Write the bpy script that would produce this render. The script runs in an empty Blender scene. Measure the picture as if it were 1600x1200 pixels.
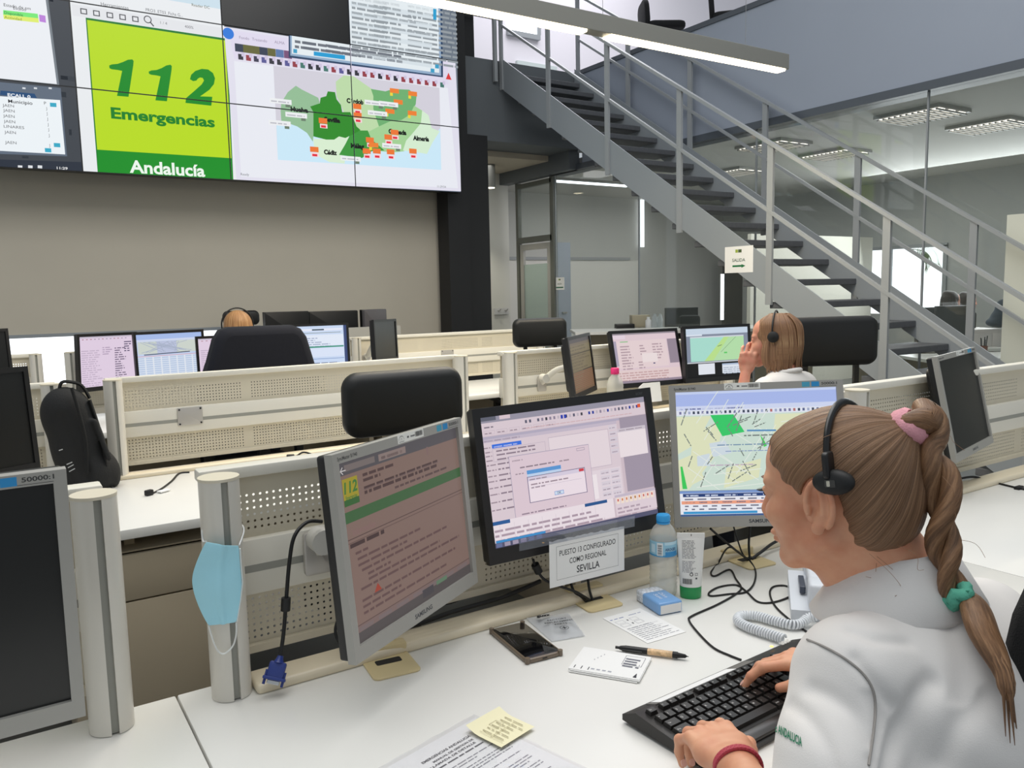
import bpy, bmesh, math, random
import numpy as np
from mathutils import Vector, Matrix, Euler
from mathutils.bvhtree import BVHTree
try:
    import openvdb
except ImportError:
    import pyopenvdb as openvdb
SC = bpy.context.scene
COL = SC.collection
PI = math.pi
rnd = random.Random(7)

# ------------------------------------------------------------------ camera
H, FOC = 1.44, 1260.2
YAW, PITCH, ROLL = .57294, .11344, -.02133
_f = Vector((math.sin(YAW)*math.cos(PITCH), math.cos(YAW)*math.cos(PITCH), -math.sin(PITCH)))
_r = Vector((math.cos(YAW), -math.sin(YAW), 0)); _u = _r.cross(_f)
_r, _u = _r*math.cos(ROLL)+_u*math.sin(ROLL), _u*math.cos(ROLL)-_r*math.sin(ROLL)
CAM = Vector((0, 0, H))
cd = bpy.data.cameras.new('camera'); cam = bpy.data.objects.new('camera', cd); COL.objects.link(cam)
cd.sensor_fit = 'HORIZONTAL'; cd.sensor_width = 36; cd.lens = 36*FOC/1600; cd.clip_start = .02; cd.clip_end = 200
m = Matrix((_r, _u, -_f)).transposed().to_4x4(); m.translation = CAM; cam.matrix_world = m
SC.camera = cam

# ------------------------------------------------------------------ world, big lights, exposure
SC.view_settings.view_transform = 'Standard'; SC.view_settings.look = 'None'
SC.view_settings.gamma = 1; SC.view_settings.use_curve_mapping = False
SC.view_settings.exposure = 0.0
SC.cycles.use_denoising = True
SC.cycles.max_bounces = 8; SC.cycles.transparent_max_bounces = 24; SC.cycles.sample_clamp_indirect = 6
w = bpy.data.worlds.new('world'); SC.world = w; w.use_nodes = True
w.node_tree.nodes['Background'].inputs[0].default_value = (.87, .94, 1.0, 1)
w.node_tree.nodes['Background'].inputs[1].default_value = .50
def area(name, loc, size, energy, rot=(0, 0, 0), color=(1, 1, 1), sy=None, spread=None):
    l = bpy.data.lights.new(name, 'AREA'); l.energy = energy; l.color = color; l.size = size
    if sy: l.shape = 'RECTANGLE'; l.size_y = sy
    if spread: l.spread = spread
    o = bpy.data.objects.new(name, l); o.location = loc; o.rotation_euler = rot; COL.objects.link(o); return o
area('overhead_fill', (1.5, 2.2, 6.2), 6.0, 290, color=(1, .98, .95), sy=5)  # unseen soft area lamp added overhead to light the hall
area('window_daylight', (11.2, 5.4, 2.6), 2.5, 130, rot=(0, math.radians(75), 0), color=(.93, .97, 1), sy=4)

def ray(px, py): return _f+_r*((px-800)/FOC)-_u*((py-600)/FOC)
def at(px, py, x=None, y=None, z=None, t=None):
    d = ray(px, py)
    if t is not None: return CAM+d*t
    for i, v in enumerate((x, y, z)):
        if v is not None: return CAM+d*((v-CAM[i])/d[i])
def atp(px, py, o, n):
    d = ray(px, py); return CAM+d*((o-CAM).dot(n)/d.dot(n))

# ------------------------------------------------------------------ materials
def lin(c):
    return tuple((v/255/12.92 if v/255 <= .04045 else ((v/255+.055)/1.055)**2.4) for v in c)
MATS = {}
def mat(name, c, rough=.5, metal=0, spec=.5, noise=0, nscale=40, bump=0, bscale=200, sheen=0):
    if name in MATS: return MATS[name]
    m = bpy.data.materials.new(name); m.use_nodes = True; nt = m.node_tree; b = nt.nodes['Principled BSDF']
    col = (*lin(c), 1)
    b.inputs['Base Color'].default_value = col; b.inputs['Roughness'].default_value = rough
    b.inputs['Metallic'].default_value = metal; b.inputs['Specular IOR Level'].default_value = spec
    if sheen: b.inputs['Sheen Weight'].default_value = sheen
    tc = nt.nodes.new('ShaderNodeTexCoord')
    if noise:
        n = nt.nodes.new('ShaderNodeTexNoise'); n.inputs['Scale'].default_value = nscale; n.inputs['Detail'].default_value = 4
        nt.links.new(tc.outputs['Object'], n.inputs['Vector'])
        r = nt.nodes.new('ShaderNodeMapRange'); r.inputs[1].default_value = .3; r.inputs[2].default_value = .7
        r.inputs[3].default_value = 1-noise; r.inputs[4].default_value = 1+noise
        nt.links.new(n.outputs['Fac'], r.inputs[0])
        mx = nt.nodes.new('ShaderNodeVectorMath'); mx.operation = 'SCALE'; mx.inputs[0].default_value = col[:3]
        nt.links.new(r.outputs[0], mx.inputs['Scale']); nt.links.new(mx.outputs[0], b.inputs['Base Color'])
    if bump:
        n = nt.nodes.new('ShaderNodeTexNoise'); n.inputs['Scale'].default_value = bscale; n.inputs['Detail'].default_value = 3
        nt.links.new(tc.outputs['Object'], n.inputs['Vector'])
        bp = nt.nodes.new('ShaderNodeBump'); bp.inputs['Strength'].default_value = bump; bp.inputs['Distance'].default_value = .003
        nt.links.new(n.outputs['Fac'], bp.inputs['Height']); nt.links.new(bp.outputs[0], b.inputs['Normal'])
    MATS[name] = m; return m
def emit(name, c, s):
    if name in MATS: return MATS[name]
    m = bpy.data.materials.new(name); m.use_nodes = True; nt = m.node_tree; b = nt.nodes['Principled BSDF']
    b.inputs['Base Color'].default_value = (*lin(c), 1)
    b.inputs['Emission Color'].default_value = (*lin(c), 1); b.inputs['Emission Strength'].default_value = s
    MATS[name] = m; return m
def colmat(name, emission=0, rough=.6):
    m = bpy.data.materials.new(name); m.use_nodes = True; nt = m.node_tree; b = nt.nodes['Principled BSDF']
    a = nt.nodes.new('ShaderNodeAttribute'); a.attribute_name = 'Col'
    b.inputs['Roughness'].default_value = rough
    if emission:
        b.inputs['Base Color'].default_value = (.012, .012, .013, 1)
        nt.links.new(a.outputs['Color'], b.inputs['Emission Color']); b.inputs['Emission Strength'].default_value = emission
        b.inputs['Specular IOR Level'].default_value = .25
    else:
        nt.links.new(a.outputs['Color'], b.inputs['Base Color'])
    MATS[name] = m; return m
SCREEN = colmat('lit_screen', .95, .35); PRINT = colmat('printed_surface', 0, .6)
def glassmat(name, tint=(.93, .97, .95), refl=1.0, body=0.0, bodycol=(180, 190, 185)):
    m = bpy.data.materials.new(name); m.use_nodes = True; nt = m.node_tree; nt.nodes.remove(nt.nodes['Principled BSDF'])
    out = nt.nodes['Material Output']
    t = nt.nodes.new('ShaderNodeBsdfTransparent'); t.inputs[0].default_value = (*tint, 1)
    g = nt.nodes.new('ShaderNodeBsdfGlossy'); g.inputs['Roughness'].default_value = .01
    fr = nt.nodes.new('ShaderNodeFresnel'); ge = nt.nodes.new('ShaderNodeNewGeometry')
    ir = nt.nodes.new('ShaderNodeMapRange'); ir.inputs[3].default_value = 1.5; ir.inputs[4].default_value = 1/1.5    # same reflectance from either face
    nt.links.new(ge.outputs['Backfacing'], ir.inputs[0]); nt.links.new(ir.outputs[0], fr.inputs['IOR'])
    mu = nt.nodes.new('ShaderNodeMath'); mu.operation = 'MULTIPLY'; mu.inputs[1].default_value = refl
    mx = nt.nodes.new('ShaderNodeMixShader'); nt.links.new(fr.outputs[0], mu.inputs[0]); nt.links.new(mu.outputs[0], mx.inputs[0])
    nt.links.new(t.outputs[0], mx.inputs[1]); nt.links.new(g.outputs[0], mx.inputs[2])
    last = mx
    if body:
        d = nt.nodes.new('ShaderNodeBsdfDiffuse'); d.inputs[0].default_value = (*lin(bodycol), 1)
        m2 = nt.nodes.new('ShaderNodeMixShader'); m2.inputs[0].default_value = body
        nt.links.new(mx.outputs[0], m2.inputs[1]); nt.links.new(d.outputs[0], m2.inputs[2]); last = m2
    nt.links.new(last.outputs[0], out.inputs[0]); MATS[name] = m; return m
def perfmat(name, c, pitch=.0125, rad=.0024):
    """painted sheet steel with a square grid of punched holes, in UV metres; no holes where u is outside the sections (uv v<0)"""
    m = bpy.data.materials.new(name); m.use_nodes = True; nt = m.node_tree; b = nt.nodes['Principled BSDF']; out = nt.nodes['Material Output']
    b.inputs['Base Color'].default_value = (*lin(c), 1); b.inputs['Roughness'].default_value = .5
    N = nt.nodes.new; L = nt.links.new
    uv = N('ShaderNodeUVMap'); uv.uv_map = 'UVMap'
    sc = N('ShaderNodeVectorMath'); sc.operation = 'SCALE'; sc.inputs['Scale'].default_value = 1/pitch; L(uv.outputs[0], sc.inputs[0])
    fr = N('ShaderNodeVectorMath'); fr.operation = 'FRACTION'; L(sc.outputs[0], fr.inputs[0])
    sb = N('ShaderNodeVectorMath'); sb.operation = 'SUBTRACT'; sb.inputs[1].default_value = (.5, .5, 0); L(fr.outputs[0], sb.inputs[0])
    ln = N('ShaderNodeVectorMath'); ln.operation = 'LENGTH'; L(sb.outputs[0], ln.inputs[0])
    lt = N('ShaderNodeMath'); lt.operation = 'LESS_THAN'; lt.inputs[1].default_value = rad/pitch; L(ln.outputs['Value'], lt.inputs[0])
    sp = N('ShaderNodeSeparateXYZ'); L(uv.outputs[0], sp.inputs[0])
    gt = N('ShaderNodeMath'); gt.operation = 'GREATER_THAN'; gt.inputs[1].default_value = 0; L(sp.outputs['Y'], gt.inputs[0])
    mu = N('ShaderNodeMath'); mu.operation = 'MULTIPLY'; L(lt.outputs[0], mu.inputs[0]); L(gt.outputs[0], mu.inputs[1])
    tr = N('ShaderNodeBsdfTransparent'); mx = N('ShaderNodeMixShader')
    L(mu.outputs[0], mx.inputs[0]); L(b.outputs[0], mx.inputs[1]); L(tr.outputs[0], mx.inputs[2]); L(mx.outputs[0], out.inputs[0])
    MATS[name] = m; return m
def streakmat(name, c1, c2, c3, su=60, sv=1.2, rough=.42, polar=False):
    """hair: fine streaks along the strands; polar = streaks run to the object's own origin, else along UV v"""
    m = bpy.data.materials.new(name); m.use_nodes = True; nt = m.node_tree; b = nt.nodes['Principled BSDF']
    N = nt.nodes.new; L = nt.links.new
    cx = N('ShaderNodeCombineXYZ')
    if polar:
        tc = N('ShaderNodeTexCoord'); s = N('ShaderNodeSeparateXYZ'); L(tc.outputs['Object'], s.inputs[0])
        an = N('ShaderNodeMath'); an.operation = 'ARCTAN2'; L(s.outputs['Y'], an.inputs[0]); L(s.outputs['X'], an.inputs[1])
        ln = N('ShaderNodeVectorMath'); ln.operation = 'LENGTH'; L(tc.outputs['Object'], ln.inputs[0])
        ua, va = an.outputs[0], ln.outputs['Value']
    else:
        uv = N('ShaderNodeUVMap'); s = N('ShaderNodeSeparateXYZ'); L(uv.outputs[0], s.inputs[0]); ua, va = s.outputs['X'], s.outputs['Y']
    m1 = N('ShaderNodeMath'); m1.operation = 'MULTIPLY'; m1.inputs[1].default_value = su; L(ua, m1.inputs[0]); L(m1.outputs[0], cx.inputs[0])
    m2 = N('ShaderNodeMath'); m2.operation = 'MULTIPLY'; m2.inputs[1].default_value = sv; L(va, m2.inputs[0]); L(m2.outputs[0], cx.inputs[1])
    n = N('ShaderNodeTexNoise'); n.inputs['Scale'].default_value = 1; n.inputs['Detail'].default_value = 6; n.inputs['Roughness'].default_value = .72
    L(cx.outputs[0], n.inputs['Vector'])
    r = N('ShaderNodeValToRGB'); e = r.color_ramp.elements
    e[0].position = .3; e[0].color = (*lin(c1), 1); e[1].position = .74; e[1].color = (*lin(c3), 1)
    k = e.new(.5); k.color = (*lin(c2), 1)
    L(n.outputs['Fac'], r.inputs[0]); L(r.outputs[0], b.inputs['Base Color'])
    bp = N('ShaderNodeBump'); bp.inputs['Strength'].default_value = .55; bp.inputs['Distance'].default_value = .004
    L(n.outputs['Fac'], bp.inputs['Height']); L(bp.outputs[0], b.inputs['Normal'])
    b.inputs['Roughness'].default_value = rough; b.inputs['Specular IOR Level'].default_value = .35
    MATS[name] = m; return m

cream = mat('cream_paint', (214, 206, 186), .45)
creamlip = mat('cream_edge', (226, 214, 188), .35)
ivory = mat('ivory_rail', (224, 220, 208), .4)
postm = mat('satin_post', (214, 210, 200), .3, spec=.6)
groove = mat('grey_groove', (150, 150, 142), .5)
perf = perfmat('perforated_cream_steel', (208, 200, 180))
deskm = mat('white_laminate', (230, 229, 224), .30, noise=.015, nscale=3)
beige = mat('beige_cabinet', (172, 160, 138), .5)
darkgap = mat('dark_cavity', (30, 29, 27), .8)
blackp = mat('black_plastic', (20, 20, 21), .42)
blackm = mat('black_mesh_fabric', (17, 18, 20), .85, bump=.5, bscale=500)
silver = mat('silver_plastic', (160, 158, 152), .35, spec=.5)
offscr = mat('switched_off_screen', (24, 25, 25), .3)
greyst = mat('grey_painted_steel', (144, 150, 155), .4, spec=.4)
greyrail = mat('grey_rail_steel', (150, 154, 157), .35, spec=.5)
darktread = mat('dark_grey_tread', (90, 92, 96), .6, noise=.08, nscale=30)
chrome = mat('steel', (190, 190, 190), .2, 1)
rubber = mat('black_rubber', (15, 15, 16), .55)
paper = mat('white_paper', (236, 236, 234), .7)
whitep = mat('white_plastic', (226, 228, 230), .35)
tanp = mat('tan_plastic', (216, 198, 152), .4)

# ------------------------------------------------------------------ mesh helpers
class MB:
    def __init__(s): s.v = []; s.f = []; s.uv = {}; s.c = {}; s.mi = {}
    def add(s, vs, fs, M=None, uvs=None, col=None, mi=0):
        k = len(s.v); s.v += [tuple(M @ Vector(p)) if M else tuple(p) for p in vs]
        for i, f in enumerate(fs):
            n = len(s.f); s.f.append([a+k for a in f])
            if uvs: s.uv[n] = uvs[i]
            if col: s.c[n] = col
            if mi: s.mi[n] = mi
        return s
    def box(s, x0, x1, y0, y1, z0, z1, M=None, **k):
        return s.add([(x0, y0, z0), (x1, y0, z0), (x1, y1, z0), (x0, y1, z0), (x0, y0, z1), (x1, y0, z1), (x1, y1, z1), (x0, y1, z1)],
                     [(3, 2, 1, 0), (4, 5, 6, 7), (0, 1, 5, 4), (1, 2, 6, 5), (2, 3, 7, 6), (3, 0, 4, 7)], M, **k)
    def rbox(s, x0, x1, y0, y1, z0, z1, r=.005, seg=2, M=None, **k):
        bm = bmesh.new(); bmesh.ops.create_cube(bm, size=1)
        for v in bm.verts: v.co = Vector(((x0+x1)/2+v.co.x*(x1-x0), (y0+y1)/2+v.co.y*(y1-y0), (z0+z1)/2+v.co.z*(z1-z0)))
        bmesh.ops.bevel(bm, geom=bm.edges[:], offset=min(r, .49*min(abs(x1-x0), abs(y1-y0), abs(z1-z0))), segments=seg, profile=.5, affect='EDGES')
        bm.verts.ensure_lookup_table(); vs = [v.co.copy() for v in bm.verts]; fs = [[v.index for v in f.verts] for f in bm.faces]; bm.free()
        return s.add(vs, fs, M, **k)
    def prism(s, pts, h0, h1, M=None, axis='z', **k):
        n = len(pts)
        def p(a, b, h): return {'z': (a, b, h), 'y': (a, h, b), 'x': (h, a, b)}[axis]
        vs = [p(a, b, h0) for a, b in pts]+[p(a, b, h1) for a, b in pts]
        fs = [list(range(n))[::-1], list(range(n, 2*n))]+[(i, (i+1) % n, (i+1) % n+n, i+n) for i in range(n)]
        return s.add(vs, fs, M, **k)
    def rprism(s, w, h, y0, y1, r, seg=6, bev=0, M=None, cx=0, cz=0, **k):
        """rounded rectangle in x-z, depth along y, optional soft edge"""
        rings = [(y0, -bev), (y0+bev*.3, -bev*.3), (y0+bev, 0), (y1-bev, 0), (y1-bev*.3, -bev*.3), (y1, -bev)] if bev else [(y0, 0), (y1, 0)]
        vs = []; n = 4*(seg+1)
        for y, e in rings:
            W, Hh, R = w/2+e, h/2+e, max(r+e, .001)
            for q, (sx, sz) in enumerate(((1, 1), (-1, 1), (-1, -1), (1, -1))):
                for i in range(seg+1):
                    a = q*PI/2+i/seg*PI/2
                    vs.append((cx+sx*(W-R)+R*math.cos(a), y, cz+sz*(Hh-R)+R*math.sin(a)))
        fs = [list(range(n)), list(range((len(rings)-1)*n, len(rings)*n))[::-1]]
        for j in range(len(rings)-1):
            for i in range(n): fs.append((j*n+i, j*n+n+i, j*n+n+(i+1) % n, j*n+(i+1) % n))
        return s.add(vs, fs, M, **k)
    def cyl(s, a, b, r, r2=None, n=16, cap=True, **k):
        a, b = Vector(a), Vector(b); r2 = r if r2 is None else r2
        return s.tube([a, b], [r, r2], n, cap, **k)
    def tube(s, path, r, n=10, cap=True, flat=1, uvl=1, twist=0, closed=False, **k):
        P = [Vector(p) for p in path]; rr = r if isinstance(r, (list, tuple)) else [r]*len(P)
        vs = []; up = None; N = len(P)
        for i, p in enumerate(P):
            if closed: t = P[(i+1) % N]-P[i-1]
            else: t = P[min(i+1, N-1)]-P[max(i-1, 0)]
            t.normalize()
            if up is None:
                up = Vector((0, 0, 1)) if abs(t.z) < .9 else Vector((1, 0, 0))
            x = up.cross(t).normalized(); up = t.cross(x).normalized()
            for j in range(n):
                a = 2*PI*j/n+twist*i
                vs.append(p+x*math.cos(a)*rr[i]+up*math.sin(a)*rr[i]*flat)
        fs = []; uvs = []
        for i in range(N if closed else N-1):
            i2 = (i+1) % N
            for j in range(n):
                fs.append((i*n+j, i*n+(j+1) % n, i2*n+(j+1) % n, i2*n+j))
                u0, u1 = j/n, (j+1)/n
                uvs.append(((u0, i*uvl), (u1, i*uvl), (u1, (i+1)*uvl), (u0, (i+1)*uvl)))
        if cap and not closed:
            fs.append(list(range(n))[::-1]); fs.append(list(range((N-1)*n, N*n)))
            uvs += [[(0, 0)]*n, [(0, 0)]*n]
        return s.add(vs, fs, None, uvs, **k)
    def lathe(s, prof, c=(0, 0, 0), n=32, M=None, sx=1, sy=1, **k):
        vs = []; c = Vector(c)
        for r, z in prof:
            for j in range(n):
                a = 2*PI*j/n; vs.append((c.x+r*math.cos(a)*sx, c.y+r*math.sin(a)*sy, c.z+z))
        fs = []
        for i in range(len(prof)-1):
            for j in range(n): fs.append((i*n+j, i*n+(j+1) % n, (i+1)*n+(j+1) % n, (i+1)*n+j))
        if prof[0][0] > 0: fs.append(list(range(n))[::-1])
        if prof[-1][0] > 0: fs.append(list(range((len(prof)-1)*n, len(prof)*n)))
        return s.add(vs, fs, M, **k)
    def build(s, name, mats, parent=None, smooth=None, loc=None):
        me = bpy.data.meshes.new(name); me.from_pydata(s.v, [], s.f)
        mats = mats if isinstance(mats, (list, tuple)) else [mats]
        for m in mats: me.materials.append(m)
        if s.mi: me.polygons.foreach_set('material_index', [s.mi.get(i, 0) for i in range(len(s.f))])
        if s.uv:
            ul = me.uv_layers.new(name='UVMap')
            for i, p in enumerate(me.polygons):
                q = s.uv.get(i)
                for k, li in enumerate(p.loop_indices): ul.data[li].uv = q[k] if q else (0, -1)
        if s.c:
            ca = me.color_attributes.new('Col', 'FLOAT_COLOR', 'CORNER'); arr = []
            for i, p in enumerate(me.polygons): arr += [*lin(s.c.get(i, (128, 128, 128))), 1.0]*p.loop_total
            ca.data.foreach_set('color', arr)
        me.update()
        if smooth is not None:
            me.polygons.foreach_set('use_smooth', [True]*len(s.f)); me.set_sharp_from_angle(angle=math.radians(smooth))
        o = bpy.data.objects.new(name, me); COL.objects.link(o); o.parent = parent
        if loc is not None: o.location = loc
        return o
def tag(o, label, cat, group=None, kind=None):
    o['label'] = label; o['category'] = cat
    if group: o['group'] = group
    if kind: o['kind'] = kind
    return o
def thing(name, label, cat, loc=(0, 0, 0), rz=0, group=None, M=None):
    o = bpy.data.objects.new(name, None); COL.objects.link(o); o.empty_display_size = .1
    if M is not None: o.matrix_world = M
    else: o.location = loc; o.rotation_euler = (0, 0, rz)
    return tag(o, label, cat, group)
def struct(name, mb, m, smooth=None):
    o = mb.build(name, m, None, smooth); o['kind'] = 'structure'; return o
def dup(root, label=None, loc=None, rz=None):
    r = root.copy(); COL.objects.link(r)
    if label: r['label'] = label
    if loc is not None: r.location = loc
    if rz is not None: r.rotation_euler = (0, 0, rz)
    for ch in list(root.children):
        c = ch.copy(); COL.objects.link(c); c.parent = r
        for g in list(ch.children):
            d = g.copy(); COL.objects.link(d); d.parent = c
    return r
def spline(pts, n=8, closed=False):
    P = [Vector(p) for p in pts]; out = []; N = len(P)
    for i in range(N if closed else N-1):
        if closed: a, b, c, d = P[i-1], P[i], P[(i+1) % N], P[(i+2) % N]
        else: a, b, c, d = P[max(i-1, 0)], P[i], P[i+1], P[min(i+2, N-1)]
        for k in range(n):
            t = k/n; out.append(.5*((2*b)+(c-a)*t+(2*a-5*b+4*c-d)*t*t+(3*b-a-3*c+d)*t**3))
    if not closed: out.append(P[-1].copy())
    return out
_tc = {}
def text_mesh(s, bold=0, shear=0):
    k = (s, bold, shear)
    if k not in _tc:
        c = bpy.data.curves.new('text', 'FONT'); c.body = s; c.size = 1; c.offset = bold; c.shear = shear; c.resolution_u = 3
        o = bpy.data.objects.new('text', c); COL.objects.link(o)
        me = o.to_mesh(); v = [(p.co.x, p.co.y) for p in me.vertices]; f = [list(p.vertices) for p in me.polygons]
        o.to_mesh_clear(); bpy.data.objects.remove(o); bpy.data.curves.remove(c)
        if v:
            x0 = min(p[0] for p in v); v = [(p[0]-x0, p[1]) for p in v]
        _tc[k] = (v, f)
    return _tc[k]
def clip(poly, x0, x1, y0, y1):
    for ax, s, lim in ((0, 1, x0), (0, -1, x1), (1, 1, y0), (1, -1, y1)):
        out = []
        for i in range(len(poly)):
            a, b = poly[i-1], poly[i]; da, db = s*(a[ax]-lim), s*(b[ax]-lim)
            if da >= 0: out.append(a)
            if da*db < 0:
                t = da/(da-db); out.append((a[0]+(b[0]-a[0])*t, a[1]+(b[1]-a[1])*t))
        poly = out
        if len(poly) < 3: return None
    return poly
def mix(a, b, t): return tuple(x+(y-x)*t for x, y in zip(a, b))
class Canvas:
    """flat printed or displayed content: x right, y up, in metres; later items lie on top"""
    def __init__(s): s.it = []; s.z = 0; s.soft = None
    def poly(s, pts, c, up=True):
        if up: s.z += 1
        s.it.append((s.z, [tuple(p) for p in pts], c)); return s
    def rect(s, x, y, w, h, c, up=True): return s.poly([(x, y), (x+w, y), (x+w, y+h), (x, y+h)], c, up)
    def frame(s, x, y, w, h, t, c):
        s.z += 1
        for q in ((x, y, w, t), (x, y+h-t, w, t), (x, y+t, t, h-2*t), (x+w-t, y+t, t, h-2*t)): s.rect(*q, c, False)
        return s
    def line(s, a, b, t, c, up=False):
        d = Vector((b[0]-a[0], b[1]-a[1])); d.normalize(); n = (-d.y*t/2, d.x*t/2)
        return s.poly([(a[0]-n[0], a[1]-n[1]), (b[0]-n[0], b[1]-n[1]), (b[0]+n[0], b[1]+n[1]), (a[0]+n[0], a[1]+n[1])], c, up)
    def text(s, x, y, t, size, c, bold=0, shear=0, sx=1, align='l', fit=None, ang=0):
        v, f = text_mesh(t, bold, shear); s.z += 1
        if not v: return s
        wd = max(p[0] for p in v)*size*sx
        if fit: sx *= fit/wd; wd = fit
        ox = {'l': 0, 'c': -wd/2, 'r': -wd}[align]; ca, sa = math.cos(ang), math.sin(ang)
        q = [(ox+p[0]*size*sx, p[1]*size) for p in v]; q = [(x+a*ca-b*sa, y+a*sa+b*ca) for a, b in q]
        for t_ in f: s.it.append((s.z, [q[i] for i in t_], c))
        return s
    def scribble(s, x, y, w, h, c, r, ang=0, word=2.2, fill=.5, gap=.5):
        """a row of unreadable small print: word-like dashes"""
        c = mix(c, *s.soft) if s.soft else c; xx = 0; ca, sa = math.cos(ang), math.sin(ang)
        while xx < w:
            l = min(h*r.uniform(.8, word*1.8), w-xx)
            q = [(xx, 0), (xx+l, 0), (xx+l, h*fill), (xx, h*fill)]
            s.it.append((s.z, [(x+a*ca-b*sa, y+a*sa+b*ca) for a, b in q], c)); xx += l+h*gap
        return s
    def rows(s, x, y, w, h, n, c, r, lo=.5, fill=.45, gap=.5):
        s.z += 1
        for i in range(n): s.scribble(x, y-(i+1)*h, w*r.uniform(lo, 1), h, c, r, fill=fill, gap=gap)
        return s
    def bars(s, x, y, w, h, c, r):
        s.z += 1; xx = 0
        while xx < w:
            l = w*r.uniform(.012, .05); s.rect(x+xx, y, min(l, w-xx), h, c, False); xx += l+w*r.uniform(.012, .04)
        return s
    def build(s, name, parent, m, M=None, dz=.00012, rect=None, thick=0, base=0):
        """content in the local x-z plane facing -y (or by M); rect clips"""
        mb = MB()
        for z, p, c in s.it:
            if rect:
                p = clip(p, *rect)
                if not p: continue
            y = -base-dz*z
            mb.add([(a, y, b) for a, b in p], [list(range(len(p)))], M, col=c)
        return mb.build(name, m, parent)
FLAT = Matrix.Rotation(-PI/2, 4, 'X')     # local x-z content laid on a table, facing up
# ================================================================== the hall
wallgrey = mat('wall_grey', (192, 185, 170), .8, noise=.02, nscale=2)
wallwhite = mat('wall_white', (214, 213, 206), .8)
ceilw = mat('ceiling_white', (206, 205, 200), .8)
floorm = mat('floor_grey', (112, 112, 110), .45, noise=.05, nscale=6)
daylit = emit('daylight', (246, 250, 255), 1.5)
daysoft = emit('daylit_blind', (236, 240, 246), .95)
panelwhite = mat('painted_board', (222, 219, 206), .6)
struct('floor', MB().box(-6, 14, -4, 13, -.1, 0), floorm)
mb = MB().box(-6, 4.5, 8.25, 8.4, 1.148, 6.8).box(-6, 4.5, 8.25, 8.4, 0, .70).box(2.3, 4.5, 8.25, 8.4, .70, 1.148)
struct('wall_front', mb, wallgrey)
struct('window_1', MB().box(-6, 2.3, 8.33, 8.35, .70, 1.148), daylit)
struct('trim_1', MB().box(-6, 2.3, 8.22, 8.28, 1.13, 1.16), greyst)
struct('trim_2', MB().box(4.33, 4.60, 7.93, 8.18, 0, 6.8).box(4.60, 4.90, 8.0, 8.18, 0, 3.2).box(4.60, 4.90, 8.24, 8.4, 3.9, 6.8), mat('black_cladding', (21, 21, 23), .6))
landing = mat('landing_grey', (96, 101, 105), .55)
struct('wall_landing', MB().box(4.5, 6.42, 8.19, 8.3, 3.19, 4.1).box(4.5, 6.42, 8.3, 8.75, 3.19, 4.1).box(4.5, 6.42, 8.75, 10, 3.45, 4.1)
       .box(6.28, 6.44, 8.3, 10, 2.96, 3.19), landing)
struct('ceiling_corridor', MB().box(4.5, 6.28, 8.75, 10, 3.12, 3.45), mat('corridor_soffit', (196, 186, 168), .8))
struct('wall_corridor', MB().box(4.3, 6.42, 9.95, 10.05, 0, 3.4).box(4.3, 4.9, 9.0, 9.95, 0, 3.2), wallwhite)
bal = mat('balcony_grey', (153, 161, 175), .5, spec=.4, noise=.015, nscale=1.5)
struct('wall_balcony', MB().box(6.4, 6.6, -3, 8.19, 3.03, 4.13), bal)
struct('trim_3', MB().box(6.385, 6.62, -3, 8.9, 2.96, 3.03).box(6.385, 6.4, -3, 8.19, 4.10, 4.15), mat('dark_grey_edge', (84, 90, 98), .4))
struct('ceiling_office', MB().box(6.6, 12, -3, 11, 3.03, 3.15), ceilw)
struct('wall_upper', MB().box(3, 14, 11.6, 11.8, 4.1, 8.5), mat('upper_wall_white', (226, 222, 228), .8))
struct('floor_upper', MB().box(6.6, 13, -3, 12, 3.95, 4.12).box(4.5, 6.6, 10, 12, 3.95, 4.1), mat('upper_floor_grey', (150, 150, 152), .6))
p = at(798, 47, y=11.55); q = at(838, 0, y=11.55)
struct('window_2', MB().box(p.x, q.x, 11.55, 11.6, p.z, q.z+.9), daylit)
struct('trim_4', MB().box(p.x-.06, q.x+.06, 11.53, 11.6, p.z-.08, p.z).box(q.x, q.x+.07, 11.53, 11.6, p.z, q.z+.9), greyrail)
p = at(870, 112, y=11.55); q = at(808, 98, y=11.55)
struct('door_1', MB().box(q.x, p.x, 11.54, 11.6, 4.1, 5.25), mat('pale_green_door', (196, 206, 204), .5))
# the glazed office on the right
struct('wall_back', MB().box(6.42, 12.2, 11, 11.15, 0, 3.03), mat('office_wall', (190, 189, 185), .8))
struct('wall_right', MB().box(12, 12.2, -3, 6.66, 0, 3.03).box(12, 12.2, 7.95, 11, 0, 3.03).box(12, 12.2, 6.66, 7.95, 0, .97).box(12, 12.2, 6.66, 7.95, 2.0, 3.03), mat('office_side_wall', (176, 178, 176), .8))
struct('window_3', MB().box(12.14, 12.16, 6.66, 7.95, .97, 2.0), daylit)
struct('trim_5', MB().box(11.97, 12.05, 7.52, 7.60, .97, 2.0).box(11.97, 12.05, 6.62, 6.68, .95, 2.0).box(11.97, 12.05, 6.62, 8, 1.98, 2.03), greyrail)
p = at(890, 402, y=11)
struct('trim_6', MB().box(6.45, 9.6, 10.94, 11, p.z-.05, p.z), mat('blind_rail', (150, 152, 154), .5))
struct('wall_dado', MB().box(6.45, 9.8, 10.96, 11, 0, p.z-.05), mat('office_lower_wall', (220, 217, 211), .8))
for i, (x, y0, y1, yy) in enumerate(((1003, 312, 386, 10.93), (1128, 428, 500, 10.4))):
    a, b = at(x-2, y1, y=yy), at(x+3, y0, y=yy)
    struct('window_%d' % (4+i), MB().box(a.x, b.x, yy-.01, yy+.01, a.z, b.z), daylit)
a, b = at(1172, 500, y=7.6), at(1364, 371, y=7.6)
struct('wall_partition', MB().box(a.x, b.x, 7.6, 7.66, 0, b.z), panelwhite)
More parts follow.
